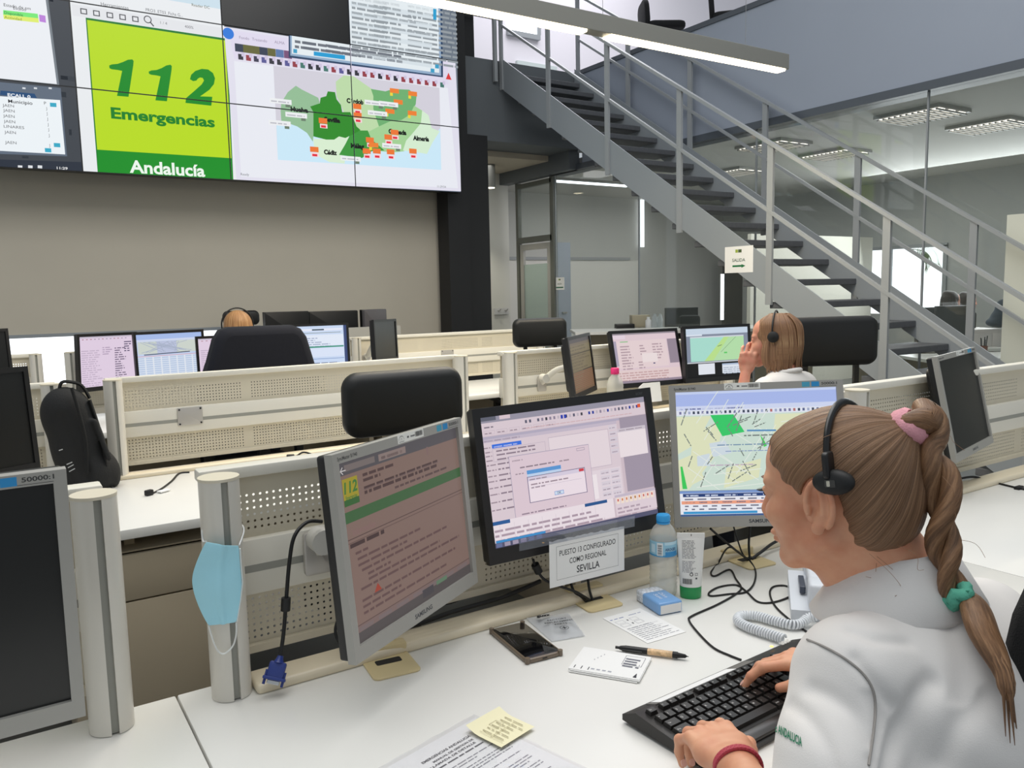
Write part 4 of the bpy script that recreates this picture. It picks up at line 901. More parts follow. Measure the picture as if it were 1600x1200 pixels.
# ================================================================== people (implicit surfaces -> one mesh each)
class SDF:
    def __init__(s, lo, hi, h):
        s.lo = np.array(lo, float); s.h = h; s.n = np.ceil((np.array(hi)-s.lo)/h).astype(int)+1
        s.a = np.full(s.n, .06, np.float32)
    def _win(s, lo, hi):
        i0 = np.clip(np.floor((np.array(lo)-s.lo)/s.h).astype(int), 0, s.n); i1 = np.clip(np.ceil((np.array(hi)-s.lo)/s.h).astype(int)+1, 0, s.n)
        if (i1 <= i0).any(): return None, None
        ax = [s.lo[k]+s.h*np.arange(i0[k], i1[k]) for k in range(3)]
        return tuple(slice(i0[k], i1[k]) for k in range(3)), np.stack(np.meshgrid(*ax, indexing='ij'), -1)
    def _put(s, w, d, k, op):
        a = s.a[w]
        if op == 'add':
            hh = np.clip(.5+.5*(a-d)/k, 0, 1); s.a[w] = a+(d-a)*hh-k*hh*(1-hh)
        else:
            d = -d; hh = np.clip(.5-.5*(a-d)/k, 0, 1); s.a[w] = a+(d-a)*hh+k*hh*(1-hh)
    def cone(s, a, b, ra, rb, k=.01, op='add'):
        a, b = np.array(a, float), np.array(b, float); m = max(ra, rb)+k*1.5+.012
        w, P = s._win(np.minimum(a, b)-m, np.maximum(a, b)+m)
        if w is None: return s
        ab = b-a; t = np.clip(((P-a) @ ab)/max(ab @ ab, 1e-9), 0, 1)
        d = np.linalg.norm(P-a-t[..., None]*ab, axis=-1)-(ra+(rb-ra)*t); s._put(w, d.astype(np.float32), k, op); return s
    def chain(s, pts, rs, k=.01):
        for i in range(len(pts)-1): s.cone(pts[i], pts[i+1], rs[i], rs[i+1], k)
        return s
    def ell(s, c, r, R=None, k=.01, op='add'):
        c, r = np.array(c, float), np.array(r, float); m = max(r)+k*1.5+.012
        w, P = s._win(c-m, c+m)
        if w is None: return s
        q = P-c
        if R is not None: q = q @ np.array(R)      # columns of R are the local axes
        k0 = np.linalg.norm(q/r, axis=-1); k1 = np.linalg.norm(q/(r*r), axis=-1)+1e-9
        d = k0*(k0-1)/k1; s._put(w, d.astype(np.float32), k, op); return s
    def mesh(s, noise=None):
        g = openvdb.FloatGrid(.06); g.copyFromArray(s.a)
        p, q = g.convertToQuads(0.0)
        v = np.array(p, float)*s.h+s.lo
        return v, np.array(q)
def smooth_verts(v, q, it=2, lam=.5):
    n = len(v); e = np.concatenate([q[:, [0, 1]], q[:, [1, 2]], q[:, [2, 3]], q[:, [3, 0]]])
    for _ in range(it):
        acc = np.zeros_like(v); cnt = np.zeros(n)
        np.add.at(acc, e[:, 0], v[e[:, 1]]); np.add.at(acc, e[:, 1], v[e[:, 0]]); np.add.at(cnt, e[:, 0], 1); np.add.at(cnt, e[:, 1], 1)
        v = v+(acc/np.maximum(cnt, 1)[:, None]-v)*lam
    return v
def sdf_obj(name, v, q, m, parent=None, origin=None, M=None):
    o_ = np.array(origin if origin is not None else (0, 0, 0), float)
    vv = v-o_
    me = bpy.data.meshes.new(name); me.from_pydata([tuple(x) for x in vv], [], [tuple(int(i) for i in f) for f in q])
    for x in (m if isinstance(m, list) else [m]): me.materials.append(x)
    me.polygons.foreach_set('use_smooth', [True]*len(me.polygons)); me.update()
    o = bpy.data.objects.new(name, me); COL.objects.link(o); o.parent = parent
    o.location = Vector(o_)-(parent.location if parent else Vector((0, 0, 0))); return o
def skinmat(name, c, blush=(206, 128, 108)):
    m = mat(name, c, .48, spec=.35, bump=.08, bscale=900); nt = m.node_tree; b = nt.nodes['Principled BSDF']
    b.inputs['Subsurface Weight'].default_value = .12; b.inputs['Subsurface Radius'].default_value = (.012, .005, .003)
    N = nt.nodes.new; n = N('ShaderNodeTexNoise'); n.inputs['Scale'].default_value = 28; n.inputs['Detail'].default_value = 3
    tc = N('ShaderNodeTexCoord'); nt.links.new(tc.outputs['Object'], n.inputs['Vector'])
    r = N('ShaderNodeValToRGB'); e = r.color_ramp.elements; e[0].position = .35; e[0].color = (*lin(c), 1); e[1].position = .8; e[1].color = (*lin(blush), 1)
    nt.links.new(n.outputs['Fac'], r.inputs[0]); nt.links.new(r.outputs[0], b.inputs['Base Color']); return m
skin = skinmat('skin', (218, 164, 132), (204, 136, 106)); skin2 = skinmat('skin_warm', (206, 152, 128))
def frame(az, pitch=0, roll=0):
    """columns forward, left, up for a head looking along azimuth az (from +y towards +x)"""
    f = Vector((math.sin(az)*math.cos(pitch), math.cos(az)*math.cos(pitch), math.sin(pitch))); l = Vector((-math.cos(az), math.sin(az), 0)); u = f.cross(l)
    l, u = l*math.cos(roll)+u*math.sin(roll), u*math.cos(roll)-l*math.sin(roll)
    return np.array([list(f), list(l), list(u)]).T
def head_prims(S, O, R, k=.012, ear=True, sc=(1, 1, 1)):
    sc = np.array(sc); T = lambda f, l, u: np.array(O)+R @ (np.array([f, l, u])*sc); E = lambda c, r, kk=k, op='add': S.ell(T(*c), np.array(r)*sc, R, kk, op)
    E((-.014, 0, .042), (.094, .072, .084)); E((.042, 0, .05), (.050, .060, .054), .02); E((-.05, 0, .005), (.055, .058, .055), .02)
    E((.050, 0, -.012), (.042, .056, .062), .02); E((.045, 0, -.055), (.042, .046, .045), .02)
    for s in (1, -1):
        S.cone(T(-.005, s*.050, -.050), T(.064, s*.016, -.096), .018, .016, .02); E((.058, s*.036, -.022), (.030, .024, .026), .014)
        S.cone(T(.089, s*.008, .026), T(.076, s*.045, .027), .0085, .008, .012)
        E((.092, s*.031, .008), (.014, .018, .010), .012, 'sub'); E((.078, s*.031, .008), (.0125, .0135, .0125), .003)
        E((.082, s*.031, .0135), (.011, .016, .006), .004)
        E((.097, s*.010, -.036), (.009, .007, .006), .006)
        if ear:
            S.cone(T(.004, s*.066, -.015), T(-.006, s*.076, .008), .013, .012, .01)
            q0 = lambda f, l, u: T(f*1.12, s*(.080+l), u*1.12+.003)
            S.ell(q0(-.010, .001, 0), np.array((.018, .005, .032))*sc, R @ np.array(Euler((0, 0, -s*.12)).to_matrix()), .004)
            S.ell(q0(-.003, .0085, .004), np.array((.0095, .0100, .0185))*sc, R, .002, 'sub'); S.ell(q0(.001, .0075, -.010), np.array((.0075, .0095, .0095))*sc, R, .002, 'sub')
            pts = [q0(-.009-.0165*math.cos(a), .0035+.0045*max(0, math.cos(a)), .0305*math.sin(a)-.001) for a in np.linspace(-1.1, 3.5, 18)]
            for i in range(17): S.cone(pts[i], pts[i+1], .0036, .0036, .002)
            S.cone(q0(-.011, .004, .016), q0(-.013, .0045, -.012), .0028, .0030, .003); S.ell(q0(.0065, .003, -.006), np.array((.004, .004, .007))*sc, R, .003)
            S.ell(q0(-.003, .002, -.031), np.array((.009, .0048, .010))*sc, R, .005)
    E((.0745, 0, -.097), (.014, .020, .014), .014)
    S.cone(T(.087, 0, .018), T(.105, 0, -.025), .0072, .0088, .010); E((.101, 0, -.030), (.010, .010, .008), .006)
    E((.0895, 0, -.060), (.011, .022, .006), .006); E((.0865, 0, -.071), (.011, .019, .0065), .006); E((.1005, 0, -.0655), (.008, .022, .0012), .002, 'sub')
def hand(S, W, d, up, side, L=.088, curl=(.55, .75, .35), spread=.16, k=.006, tips=None, thumb=None):
    """W wrist, d direction to the knuckles, up = back of the hand, side = +1 when the thumb lies along d x up"""
    W, d, up = Vector(W), Vector(d).normalized(), Vector(up); up = (up-d*up.dot(d)).normalized(); x = d.cross(up)*side
    root = []
    for i, (o, l) in enumerate(((.030, .96), (.010, 1.0), (-.011, .96), (-.030, .86))):
        mcp = W+d*(L*l)+x*o+up*.004; root.append(mcp)
        S.cone(W+x*o*.55, W+d*(L*l*.5)+x*o*.85, .0165, .0145, .012); S.cone(W+d*(L*l*.5)+x*o*.85, mcp, .0145, .0098, .012)
    for i, mcp in enumerate(root):
        ln = (.040, .044, .041, .032)[i]; r0 = (.0085, .0087, .0083, .0072)[i]
        c = curl[i] if isinstance(curl[0], (list, tuple)) else curl
        a = 0; p = mcp; dd = (d+x*(spread*(1.5-i)/1.5)).normalized(); pts = [p]
        for j, s in enumerate((1, .62, .52)):
            a += c[j]; q = p+(dd*math.cos(a)-up*math.sin(a))*ln*s; pts.append(q); p = q
        S.chain(pts, [r0*1.12, r0, r0*.9, r0*.74], .004)
        if tips is not None: tips.append((pts[-1], (pts[-1]-pts[-2]).normalized(), up))
    th = thumb or ((.028, -.006), (.045, .006), (.040, .034))
    a0 = W+d*.018+x*.022-up*.008; a1 = W+d*.044+x*.040-up*.012; a2 = a1+(d*.8+x*.45-up*.2).normalized()*.034; a3 = a2+(d*.95-x*.05-up*.3).normalized()*.026
    S.chain([a0, a1, a2, a3], [.0155, .0125, .0098, .0078], .007)
    if tips is not None: tips.append((a3, (a3-a2).normalized(), up))
hairm = streakmat('brown_hair', (72, 52, 38), (130, 98, 72), (186, 148, 114), 60, 7, polar=True)
hairt = streakmat('brown_hair_strand', (70, 49, 34), (126, 93, 66), (180, 140, 104), 9, .12)

# ---------- the woman at the nearest desk
AZ = math.radians(-14); O = np.array((.932, .650, 1.163)); R = frame(AZ, math.radians(-7), 0); HS = np.array((.96, .96, .89))
T = lambda f, l, u: O+R @ (np.array([f, l, u])*HS)
S = SDF((.56, .38, .68), (1.38, 1.03, 1.31), .0021)
head_prims(S, O, R, sc=HS)
C7 = np.array((.985, .595, 1.045))
S.cone(T(-.03, 0, -.03), C7, .052, .058, .02); S.cone(T(.015, 0, -.06), C7+np.array((-.015, .03, -.01)), .045, .05, .02)
LSH, LEL, LWR = np.array((.835, .555, .968)), np.array((.672, .495, .825)), np.array(at(1150, 1194, z=.813))
RSH, REL, RWR = np.array((1.15, .555, .955)), np.array((1.275, .58, .80)), np.array((1.152, .788, .808))
S.ell((.99, .575, .88), (.13, .085, .15), None, .03); S.cone(LSH, RSH, .045, .045, .03); S.cone(C7, (.99, .58, .9), .055, .08, .03)
for a, b, c in ((LSH, LEL, LWR), (RSH, REL, RWR)): S.chain([a, b], [.042, .036], .02); S.cone(b, c, .036, .0245, .015)
tl, tr = [], []
hand(S, LWR, np.array(at(1086, 1126, z=.806))-LWR, (0, .1, 1), 1, curl=((.35, .85, .5), (.4, .9, .5), (.45, .95, .5), (.5, .95, .5)), tips=tl, spread=.2)
hand(S, RWR, (-.62, .80, -.05), (.05, .1, 1), -1, curl=((.15, .5, .3), (.3, .6, .4), (.4, .7, .4), (.45, .7, .4)), tips=tr)
v, q = S.mesh(); v = smooth_verts(v, q, 1, .5)
w1 = sdf_obj('person', v, q, skin, None, (.985, .58, .7))
tag(w1, 'person with a braided brown ponytail in a white collared sweatshirt, typing at the black keyboard', 'person')
loc1 = np.array(w1.location)
# finger nails
for tips, nm in ((tl, 'nails'), (tr, 'nails')):
    for p, d, up in tips:
        n_ = (up-d*up.dot(d)).normalized(); x = d.cross(n_); c = p+n_*.0052-d*.002
        M = Matrix((x, d, n_)).transposed().to_4x4(); M.translation = c-Vector(loc1)
        MB().rprism(.0085, .0105, -.0006, .0012, .0038, M=M @ Matrix.Rotation(PI/2, 4, 'X')).build('fingernail', mat('nail', (232, 184, 168), .25), w1, 50)
# eyes and lashes
for s in (1, -1):
    b = MB(); c = Vector(T(.0795, s*.031, .008)-loc1); A = Matrix(R.tolist()).to_4x4(); A.translation = c
    b.lathe([(0, .0122), (.0055, .0111), (.0056, .0110)], n=20, M=A @ Matrix.Rotation(PI/2, 4, 'Y'))
    b.build('eye', mat('iris', (70, 60, 48), .15), w1, 60)
    l = MB()
    for i in range(13):
        a = (i-6)/6*.9; p0 = Vector(T(.0795+.0128*math.cos(a), s*.031+.0135*math.sin(a), .0105)-loc1); p1 = Vector(T(.0795+.0128*math.cos(a)+.009, s*.031+.0155*math.sin(a)*1.2, .0125)-loc1)
        l.tube([p0, (p0+p1)/2-Vector((0, 0, .0006)), p1], [.0005, .0004, .0001], 4)
    l.build('eyelashes', mat('lash', (30, 22, 18), .6), w1)
    l = MB(); l.tube([Vector(T(.0945-abs(i-1)*.003-.01*max(0, i-2)*.6, s*(.014+i*.0095), .028+.003*math.sin(i*.9))-loc1) for i in range(5)], [.001, .0024, .0026, .002, .0008], 6, flat=.5)
    l.build('eyebrow', mat('brow', (96, 66, 46), .7), w1, 60)
# hair cap
HT = T(-.094, -.014, .092)          # hair tie
S = SDF(O-.17, O+.17, .0024); E = lambda c, r, k=.012, op='add': S.ell(T(*c), np.array(r)*HS, R, k, op)
E((-.014, 0, .043), (.101, .0795, .0905)); E((.040, 0, .054), (.055, .066, .056), .02); E((-.054, 0, -.005), (.060, .066, .066), .02); E((-.048, 0, -.045), (.048, .058, .038), .02)
S.cone(T(-.06, 0, .06), HT, .045, .013, .03)
W_, P = S._win(S.lo, S.lo+S.h*S.n); L = ((P-O) @ R)/HS; f, l, u = L[..., 0], L[..., 1], L[..., 2]
F = np.interp(u, [-.09, -.07, -.045, -.02, .0, .02, .045, .065, .085, .11], [-.040, -.036, -.030, -.022, .012, .040, .060, .073, .082, .088])
F = F+.004*np.sin(u*260+np.abs(l)*90)+.006*(np.abs(l) < .03)*(u > .05)
dcut = np.maximum((f-F)*.72, -(u+.082+.25*(np.abs(l)-.03)))
earhole = .026-np.sqrt(((f+.006)/1.0)**2+((u-.003)/1.45)**2); S.a = np.where((np.abs(l) > .045), np.maximum(S.a, np.clip(earhole, -.06, .06)*.9), S.a)
S.a = S.a+(.0055*np.exp(np.clip(dcut, -.2, 0)/.011)).astype(np.float32)
hh = np.clip(.5-.5*(S.a-dcut)/.006, 0, 1); S.a = (S.a+(dcut-S.a)*hh+.006*hh*(1-hh)).astype(np.float32)
v, q = S.mesh(); v = smooth_verts(v, q, 2, .5)
# combed grooves towards the tie
ax = R @ np.array([-.72, 0, .69]); ax /= np.linalg.norm(ax); e1 = R @ np.array([0, 1., 0]); e2 = np.cross(ax, e1)
D = v-HT; th = np.arctan2(D @ e2, D @ e1); rr = np.linalg.norm(D, axis=1)
rg = np.random.RandomState(5); gr = sum(rg.uniform(.3, 1)*np.sin(th*k_+rg.uniform(0, 6)+rr*rg.uniform(-9, 9)) for k_ in (17, 23, 31, 41, 53, 67))
nrm = v-T(-.02, 0, .03); nrm /= np.linalg.norm(nrm, axis=1)[:, None]; v = v+nrm*(gr*.00042)[:, None]
Rm = np.stack([e1, e2, ax], 1)                         # hair object's own axes, origin at the tie
me_v = (v-HT) @ Rm
hair = sdf_obj('hair', me_v, q, hairm, None)
M = Matrix(Rm.tolist()).to_4x4(); M.translation = Vector(HT-loc1); hair.parent = w1; hair.matrix_local = M
# twisted ponytail
path = spline([HT-ax*.012, HT+ax*.012, HT+ax*.022+np.array((.014, -.004, -.002)), at(1446, 697, t=1.015), at(1466, 740, t=1.0), at(1472, 800, t=.995), at(1474, 850, t=.99), at(1481, 893, t=.985), at(1496, 930, t=.98)], 10)
path = [Vector(p)-Vector(loc1) for p in path]; n = len(path)
for s in (0, PI):
    pts, rad = [], []
    for i, p in enumerate(path):
        t_ = i/(n-1); d = (path[min(i+1, n-1)]-path[max(i-1, 0)]).normalized(); x = d.cross(Vector((.84, -.54, 0))).normalized(); y = d.cross(x)
        a = s+.5+t_*4.6*PI; w_ = (.003+.012*math.sin(min(t_*5, 1)*PI/2))*(1-.45*t_)
        pts.append(p+(x*math.cos(a)+y*math.sin(a))*w_); rad.append((.009+.0085*math.sin(min(t_*4, 1)*PI/2))*(1-.42*t_))
    MB().tube(pts, rad, 14, uvl=.5, twist=.16, flat=.85).build('hair_strand', hairt, w1, 70)
mb = MB(); rr_ = random.Random(21)
for i in range(20):       # loose hairs at the nape, temple and around the tail
    if i < 6: p0 = Vector(T(-.05-rr_.uniform(0, .04), rr_.uniform(.0, .055), -.06-rr_.uniform(0, .025))); dd = Vector((rr_.uniform(-.02, .05), rr_.uniform(-.05, .0), -rr_.uniform(.02, .06)))
    elif i < 14: p0 = Vector(path[rr_.randrange(6, 70)])+Vector(loc1)+Vector((rr_.uniform(-.012, .012), -.008, rr_.uniform(-.01, .01))); dd = Vector((rr_.uniform(-.02, .035), rr_.uniform(-.02, .01), -rr_.uniform(0, .04)))
    else: p0 = Vector(T(rr_.uniform(.0, .07), .066, rr_.uniform(.03, .09))); dd = Vector(R @ np.array([-.05, .008, .02]))
    p0 = p0-Vector(loc1); p1 = p0+dd*.55+Vector((rr_.uniform(-.008, .008), -.006, .004)); p2 = p0+dd
    mb.tube(spline([p0, p1, p2, p2+Vector((rr_.uniform(-.012, .012), rr_.uniform(-.012, .004), rr_.uniform(-.012, .006)))], 6), .00026, 4)
o = mb.build('loose_hairs', mat('loose_hair', (150, 112, 82), .5), w1); o['kind'] = 'stuff'
# sweatshirt
white_sw = mat('white_sweatshirt', (222, 219, 216), .85, bump=.12, bscale=700, sheen=.2)
S = SDF((.55, .28, .45), (1.45, .90, 1.12), .004)
S.ell((.992, .575, .865), (.172, .122, .17), None, .04); S.cone((.86, .560, .978), (1.135, .560, .968), .056, .056, .04); S.cone((.985, .585, 1.035), (.99, .575, .95), .062, .10, .05)
S.ell((.99, .535, .62), (.165, .135, .20), None, .06); S.cone((.90, .535, .90), (.90, .50, .68), .10, .11, .06); S.cone((1.09, .535, .90), (1.09, .50, .68), .10, .11, .06); S.cone((.99, .50, .92), (.99, .47, .70), .085, .09, .08)
S.chain([LSH+np.array((-.01, 0, .004)), (.765, .530, .90), LEL], [.062, .060, .056], .035); S.cone(LEL, LEL+(LWR-LEL)*.30, .054, .047, .02)
S.chain([RSH, (1.215, .575, .88), REL], [.062, .060, .056], .035); S.cone(REL, REL+(RWR-REL)*.7, .054, .040, .02)
for a, b, r_ in (((.80, .53, .95), (.72, .49, .84), .010), ((.845, .49, .90), (.80, .44, .78), .012)): S.cone(a, b, r_, r_*.7, .03)
S.cone((.975, .605, 1.10), C7+np.array((0, 0, -.005)), .058, .054, .012, 'sub')
v, q = S.mesh(); v = smooth_verts(v, q, 3, .5)
def wrinkle(v, c, amp, seed, dirs):
    rg = np.random.RandomState(seed); n_ = v-c; n_[:, 2] *= .3; n_ /= np.linalg.norm(n_, axis=1)[:, None]+1e-6; w_ = np.zeros(len(v))
    for d_, fr_ in dirs: w_ += np.sin(v @ (np.array(d_)*fr_)+rg.uniform(0, 6)+2.2*np.sin(v @ (rg.uniform(-1, 1, 3)*14)+rg.uniform(0, 6)))*rg.uniform(.5, 1)
    return v+n_*(w_*amp)[:, None]
v = wrinkle(v, np.array((.985, .58, .80)),   .0042, 3, (((.5, .2, -.8), 52), ((-.6, .1, -.75), 61), ((.9, .3, -.3), 44), ((.2, .1, .97), 36)))
bvh = BVHTree.FromPolygons([tuple(p) for p in v], [tuple(int(i) for i in f) for f in q])
tri_n = np.cross(v[q[:, 2]]-v[q[:, 0]], v[q[:, 3]]-v[q[:, 1]]); vn = np.zeros_like(v)
for k_ in range(4): np.add.at(vn, q[:, k_], tri_n)
vn /= np.linalg.norm(vn, axis=1)[:, None]+1e-9; disp = np.zeros(len(v))
for amp, wd, px_ in ((.0085, .013, ((1456, 1066), (1434, 1090), (1410, 1130), (1392, 1180), (1385, 1215))), (.005, .009, ((1338, 1030), (1360, 1062), (1382, 1090), (1400, 1105))), (.005, .010, ((1268, 1076), (1300, 1090), (1336, 1118), (1362, 1160))),
                     (.007, .018, ((1470, 945), (1492, 985), (1505, 1035), (1508, 1090))), (.0045, .009, ((1232, 1100), (1262, 1122), (1290, 1160), (1304, 1200))), (.005, .010, ((1366, 1085), (1376, 1130), (1368, 1190))),
                     (.006, .014, ((1540, 1090), (1500, 1130), (1470, 1190))), (.004, .008, ((1330, 985), (1370, 1000), (1420, 1004)))):
    hit = [bvh.ray_cast(CAM, ray(*p_).normalized())[0] for p_ in px_]; hit = spline([h_ for h_ in hit if h_], 6)
    for a_, b_ in zip(hit[:-1], hit[1:]):
        a_, b_ = np.array(a_), np.array(b_); ab = b_-a_; t_ = np.clip(((v-a_) @ ab)/max(ab @ ab, 1e-9), 0, 1); d_ = np.linalg.norm(v-a_-t_[:, None]*ab, axis=1)
        disp = np.minimum(disp, -amp*np.exp(-(d_/wd)**2)+.45*amp*np.exp(-((d_-1.9*wd)/wd)**2)*0)
v = v+vn*disp[:, None]; v = smooth_verts(v, q, 1, .5)
shirt = sdf_obj('sweatshirt', v, q, white_sw, w1, loc1)
bvh = BVHTree.FromPolygons([tuple(p) for p in v], [tuple(int(i) for i in f) for f in q])
def on_shirt(px, py, off=.0012):
    d = ray(px, py).normalized(); h = bvh.ray_cast(CAM, d); return (h[0]+h[1]*off) if h[0] else None
tail_px = ((1497, 932), (1512, 965), (1530, 1005), (1550, 1048), (1562, 1090))
tail = [Vector(path[-1])]+[on_shirt(*p, off=.022)-Vector(loc1) if on_shirt(*p) else Vector(path[-1])+Vector((.01*i, -.01*i, -.04*i)) for i, p in enumerate(tail_px) if i]
tail = spline(tail, 8); n = len(tail)
MB().tube(tail, [.0215*math.sin(PI*(.17+.79*i/(n-1))) for i in range(n)], 16, flat=.62, uvl=.5).build('ponytail_end', hairt, w1, 70)
for k_ in range(7):
    rr2 = random.Random(k_); ofs = Vector((rr2.uniform(-.012, .012), rr2.uniform(-.008, .0), rr2.uniform(-.006, .006)))
    tp = [p+ofs*min(1, i/8)+Vector((rr2.uniform(-.001, .001), 0, 0)) for i, p in enumerate(tail)]+[tail[-1]+ofs*1.4+Vector((.004, -.003, -.03-rr2.uniform(0, .02)))]
    MB().tube(tp, [.0055]*(len(tp)-6)+[.0055, .005, .004, .003, .0018, .0004], 8, uvl=.5).build('hair_lock', hairt, w1, 70)
# collar: folded band round the neck
cc = Vector(C7)-Vector(loc1); ring = lambda r, z, y0=0: [cc+Vector((r*math.cos(a)*1.06, r*math.sin(a)+y0, z+.018*math.sin(a)*-1)) for a in np.linspace(PI/2+.35, PI/2+2*PI-.35, 40)]
mb = MB(); prof = [(.058, -.01), (.057, .030), (.060, .040), (.067, .037), (.085, .007), (.106, -.028), (.103, -.035), (.080, -.014)]
rings = [ring(r_, z_) for r_, z_ in prof]; n = 40
vs = [p for rg_ in rings for p in rg_]; fs = [(j*n+i, j*n+i+1, (j+1)*n+i+1, (j+1)*n+i) for j in range(len(rings)-1) for i in range(n-1)]
mb.add(vs, fs).build('collar', white_sw, w1, 60)
pts = [on_shirt(*p) for p in ((1262, 1000), (1290, 1012), (1318, 1028), (1345, 1050), (1362, 1075), (1367, 1105), (1364, 1140), (1360, 1170), (1356, 1196))]
pts = [p-Vector(loc1) for p in pts if p]
if len(pts) > 2: MB().tube(spline(pts, 5), .0014, 6).build('sleeve_seam', mat('seam', (150, 146, 142), .9), w1, 60)
mb = MB(); vt, ft = text_mesh('TE ANDALUCIA', .03)
wmax = max(p[0] for p in vt)
for fc in ft:
    vs = [on_shirt(1209+45*vt[i][0]/wmax, 1141+26*vt[i][0]/wmax-19*vt[i][1], .0015) for i in fc]
    if all(vs): mb.add([p-Vector(loc1) for p in vs], [list(range(len(vs)))])
if mb.v: mb.build('sleeve_lettering', mat('green_thread', (26, 120, 86), .7), w1)
MB().tube([Vector(HT)-Vector(loc1)+Vector(e1)*.0*i+(Vector(e1)*math.cos(a)+Vector(e2)*math.sin(a))*.0180+Vector(ax)*(.006+.003*math.sin(3*a)) for i, a in enumerate(np.linspace(0, 2*PI, 24, endpoint=False))], [.0085+.0012*(i % 2) for i in range(24)], 8, closed=True, flat=1.5).build('hair_tie', mat('pink_elastic', (226, 160, 170), .8, bump=.4, bscale=400), w1, 60)
sc = Vector(at(1496, 930, t=.98))-Vector(loc1); dt = (tail[3]-path[-4]).normalized(); x = dt.cross(Vector((1, 0, 0))).normalized(); y = dt.cross(x)
MB().tube([sc+(x*math.cos(a)+y*math.sin(a))*.0125+dt*.004*math.sin(4*a) for a in np.linspace(0, 2*PI, 28, endpoint=False)], [.0075+.002*(i % 2) for i in range(28)], 8, closed=True).build('scrunchie', mat('teal_scrunchie', (92, 176, 150), .85, bump=.4, bscale=300), w1, 60)
# trousers and legs below the desk
S = SDF((.70, .30, .0), (1.30, 1.25, .62), .010)
for s in (-.09, .09): S.chain([(.99+s, .52, .53), (.99+s*1.2, .95, .50), (.99+s*1.2, .98, .10)], [.09, .068, .055], .03); S.cone((.99+s*1.2, .97, .055), (.99+s*1.2, 1.12, .045), .045, .035, .02)
v, q = S.mesh(); sdf_obj('trousers', v, q, mat('navy_trousers', (36, 44, 62), .9), w1, loc1)
# headset (worn, a thing of its own)
hs = thing('headset', 'black call-centre headset with an oval ear pad on the ponytailed woman', 'headset', tuple(T(0, 0, .03)))
o3 = Vector(hs.location); LT = lambda f, l, u: Vector(T(f, l, u))-o3
band = [LT(-.026+.006*math.sin(a), .0835*math.cos(a), .047+.0905*math.sin(a)) for a in np.linspace(-.05, PI+.05, 40)]
MB().tube(band, .0038, 10, flat=1.5).build('headband', mat('glossy_black', (14, 14, 15), .28), hs, 60)
A = Matrix(R.tolist()).to_4x4()
for s in (1, -1):
    A.translation = LT(-.031, s*.0850, .036)
    g = MB().lathe([(0, .010), (.012, .0095), (.018, .007), (.0205, .002), (.0205, -.004), (.015, -.008), (0, -.008)], n=28, M=A @ Matrix.Rotation(-s*PI/2, 4, 'X'), sx=1.25, sy=.78)
    g.build('ear_pad', mat('pad_black', (22, 23, 24), .6), hs, 50)
    MB().rprism(.022, .034, -.004, .004, .006, bev=.002, M=Matrix.Translation(LT(-.0275, s*.0865, .060)) @ A.to_3x3().to_4x4() @ Matrix.Rotation(PI/2, 4, 'Z')).build('slider', blackp, hs, 50)
A.translation = LT(-.031, .0953, .036); MB().rprism(.013, .009, -.0005, .0005, .001, M=A @ Matrix.Rotation(PI, 4, 'Z')).build('badge', mat('badge_grey', (60, 60, 58), .5), hs); MB().rprism(.004, .007, -.0011, -.0005, .001, M=A @ Matrix.Translation((.002, 0, 0)) @ Matrix.Rotation(PI, 4, 'Z')).build('badge_mark', mat('badge_cream', (200, 196, 180), .5), hs)
MB().tube(spline([LT(.0, -.088, .02), LT(.05, -.08, -.03), LT(.095, -.045, -.07)], 8), .0022, 8).build('microphone_boom', blackp, hs, 60)
# bracelet
d = Vector(LWR-LEL).normalized(); x = d.cross(Vector((0, 0, 1))).normalized(); y = d.cross(x); cb = Vector(LWR)-d*.008
bb = MB()
for k_ in range(3): bb.tube([cb+(x*math.cos(a)*.031+y*math.sin(a)*.0275)+d*(.0035*math.sin(12*a+k_*2*PI/3)) for a in np.linspace(0, 2*PI, 72, endpoint=False)], .0026, 6, closed=True)
tag(bb.build('bracelet', mat('red_cord', (176, 62, 78), .7), None, 60), 'woven red cord bracelet on the left wrist of the ponytailed woman', 'bracelet')

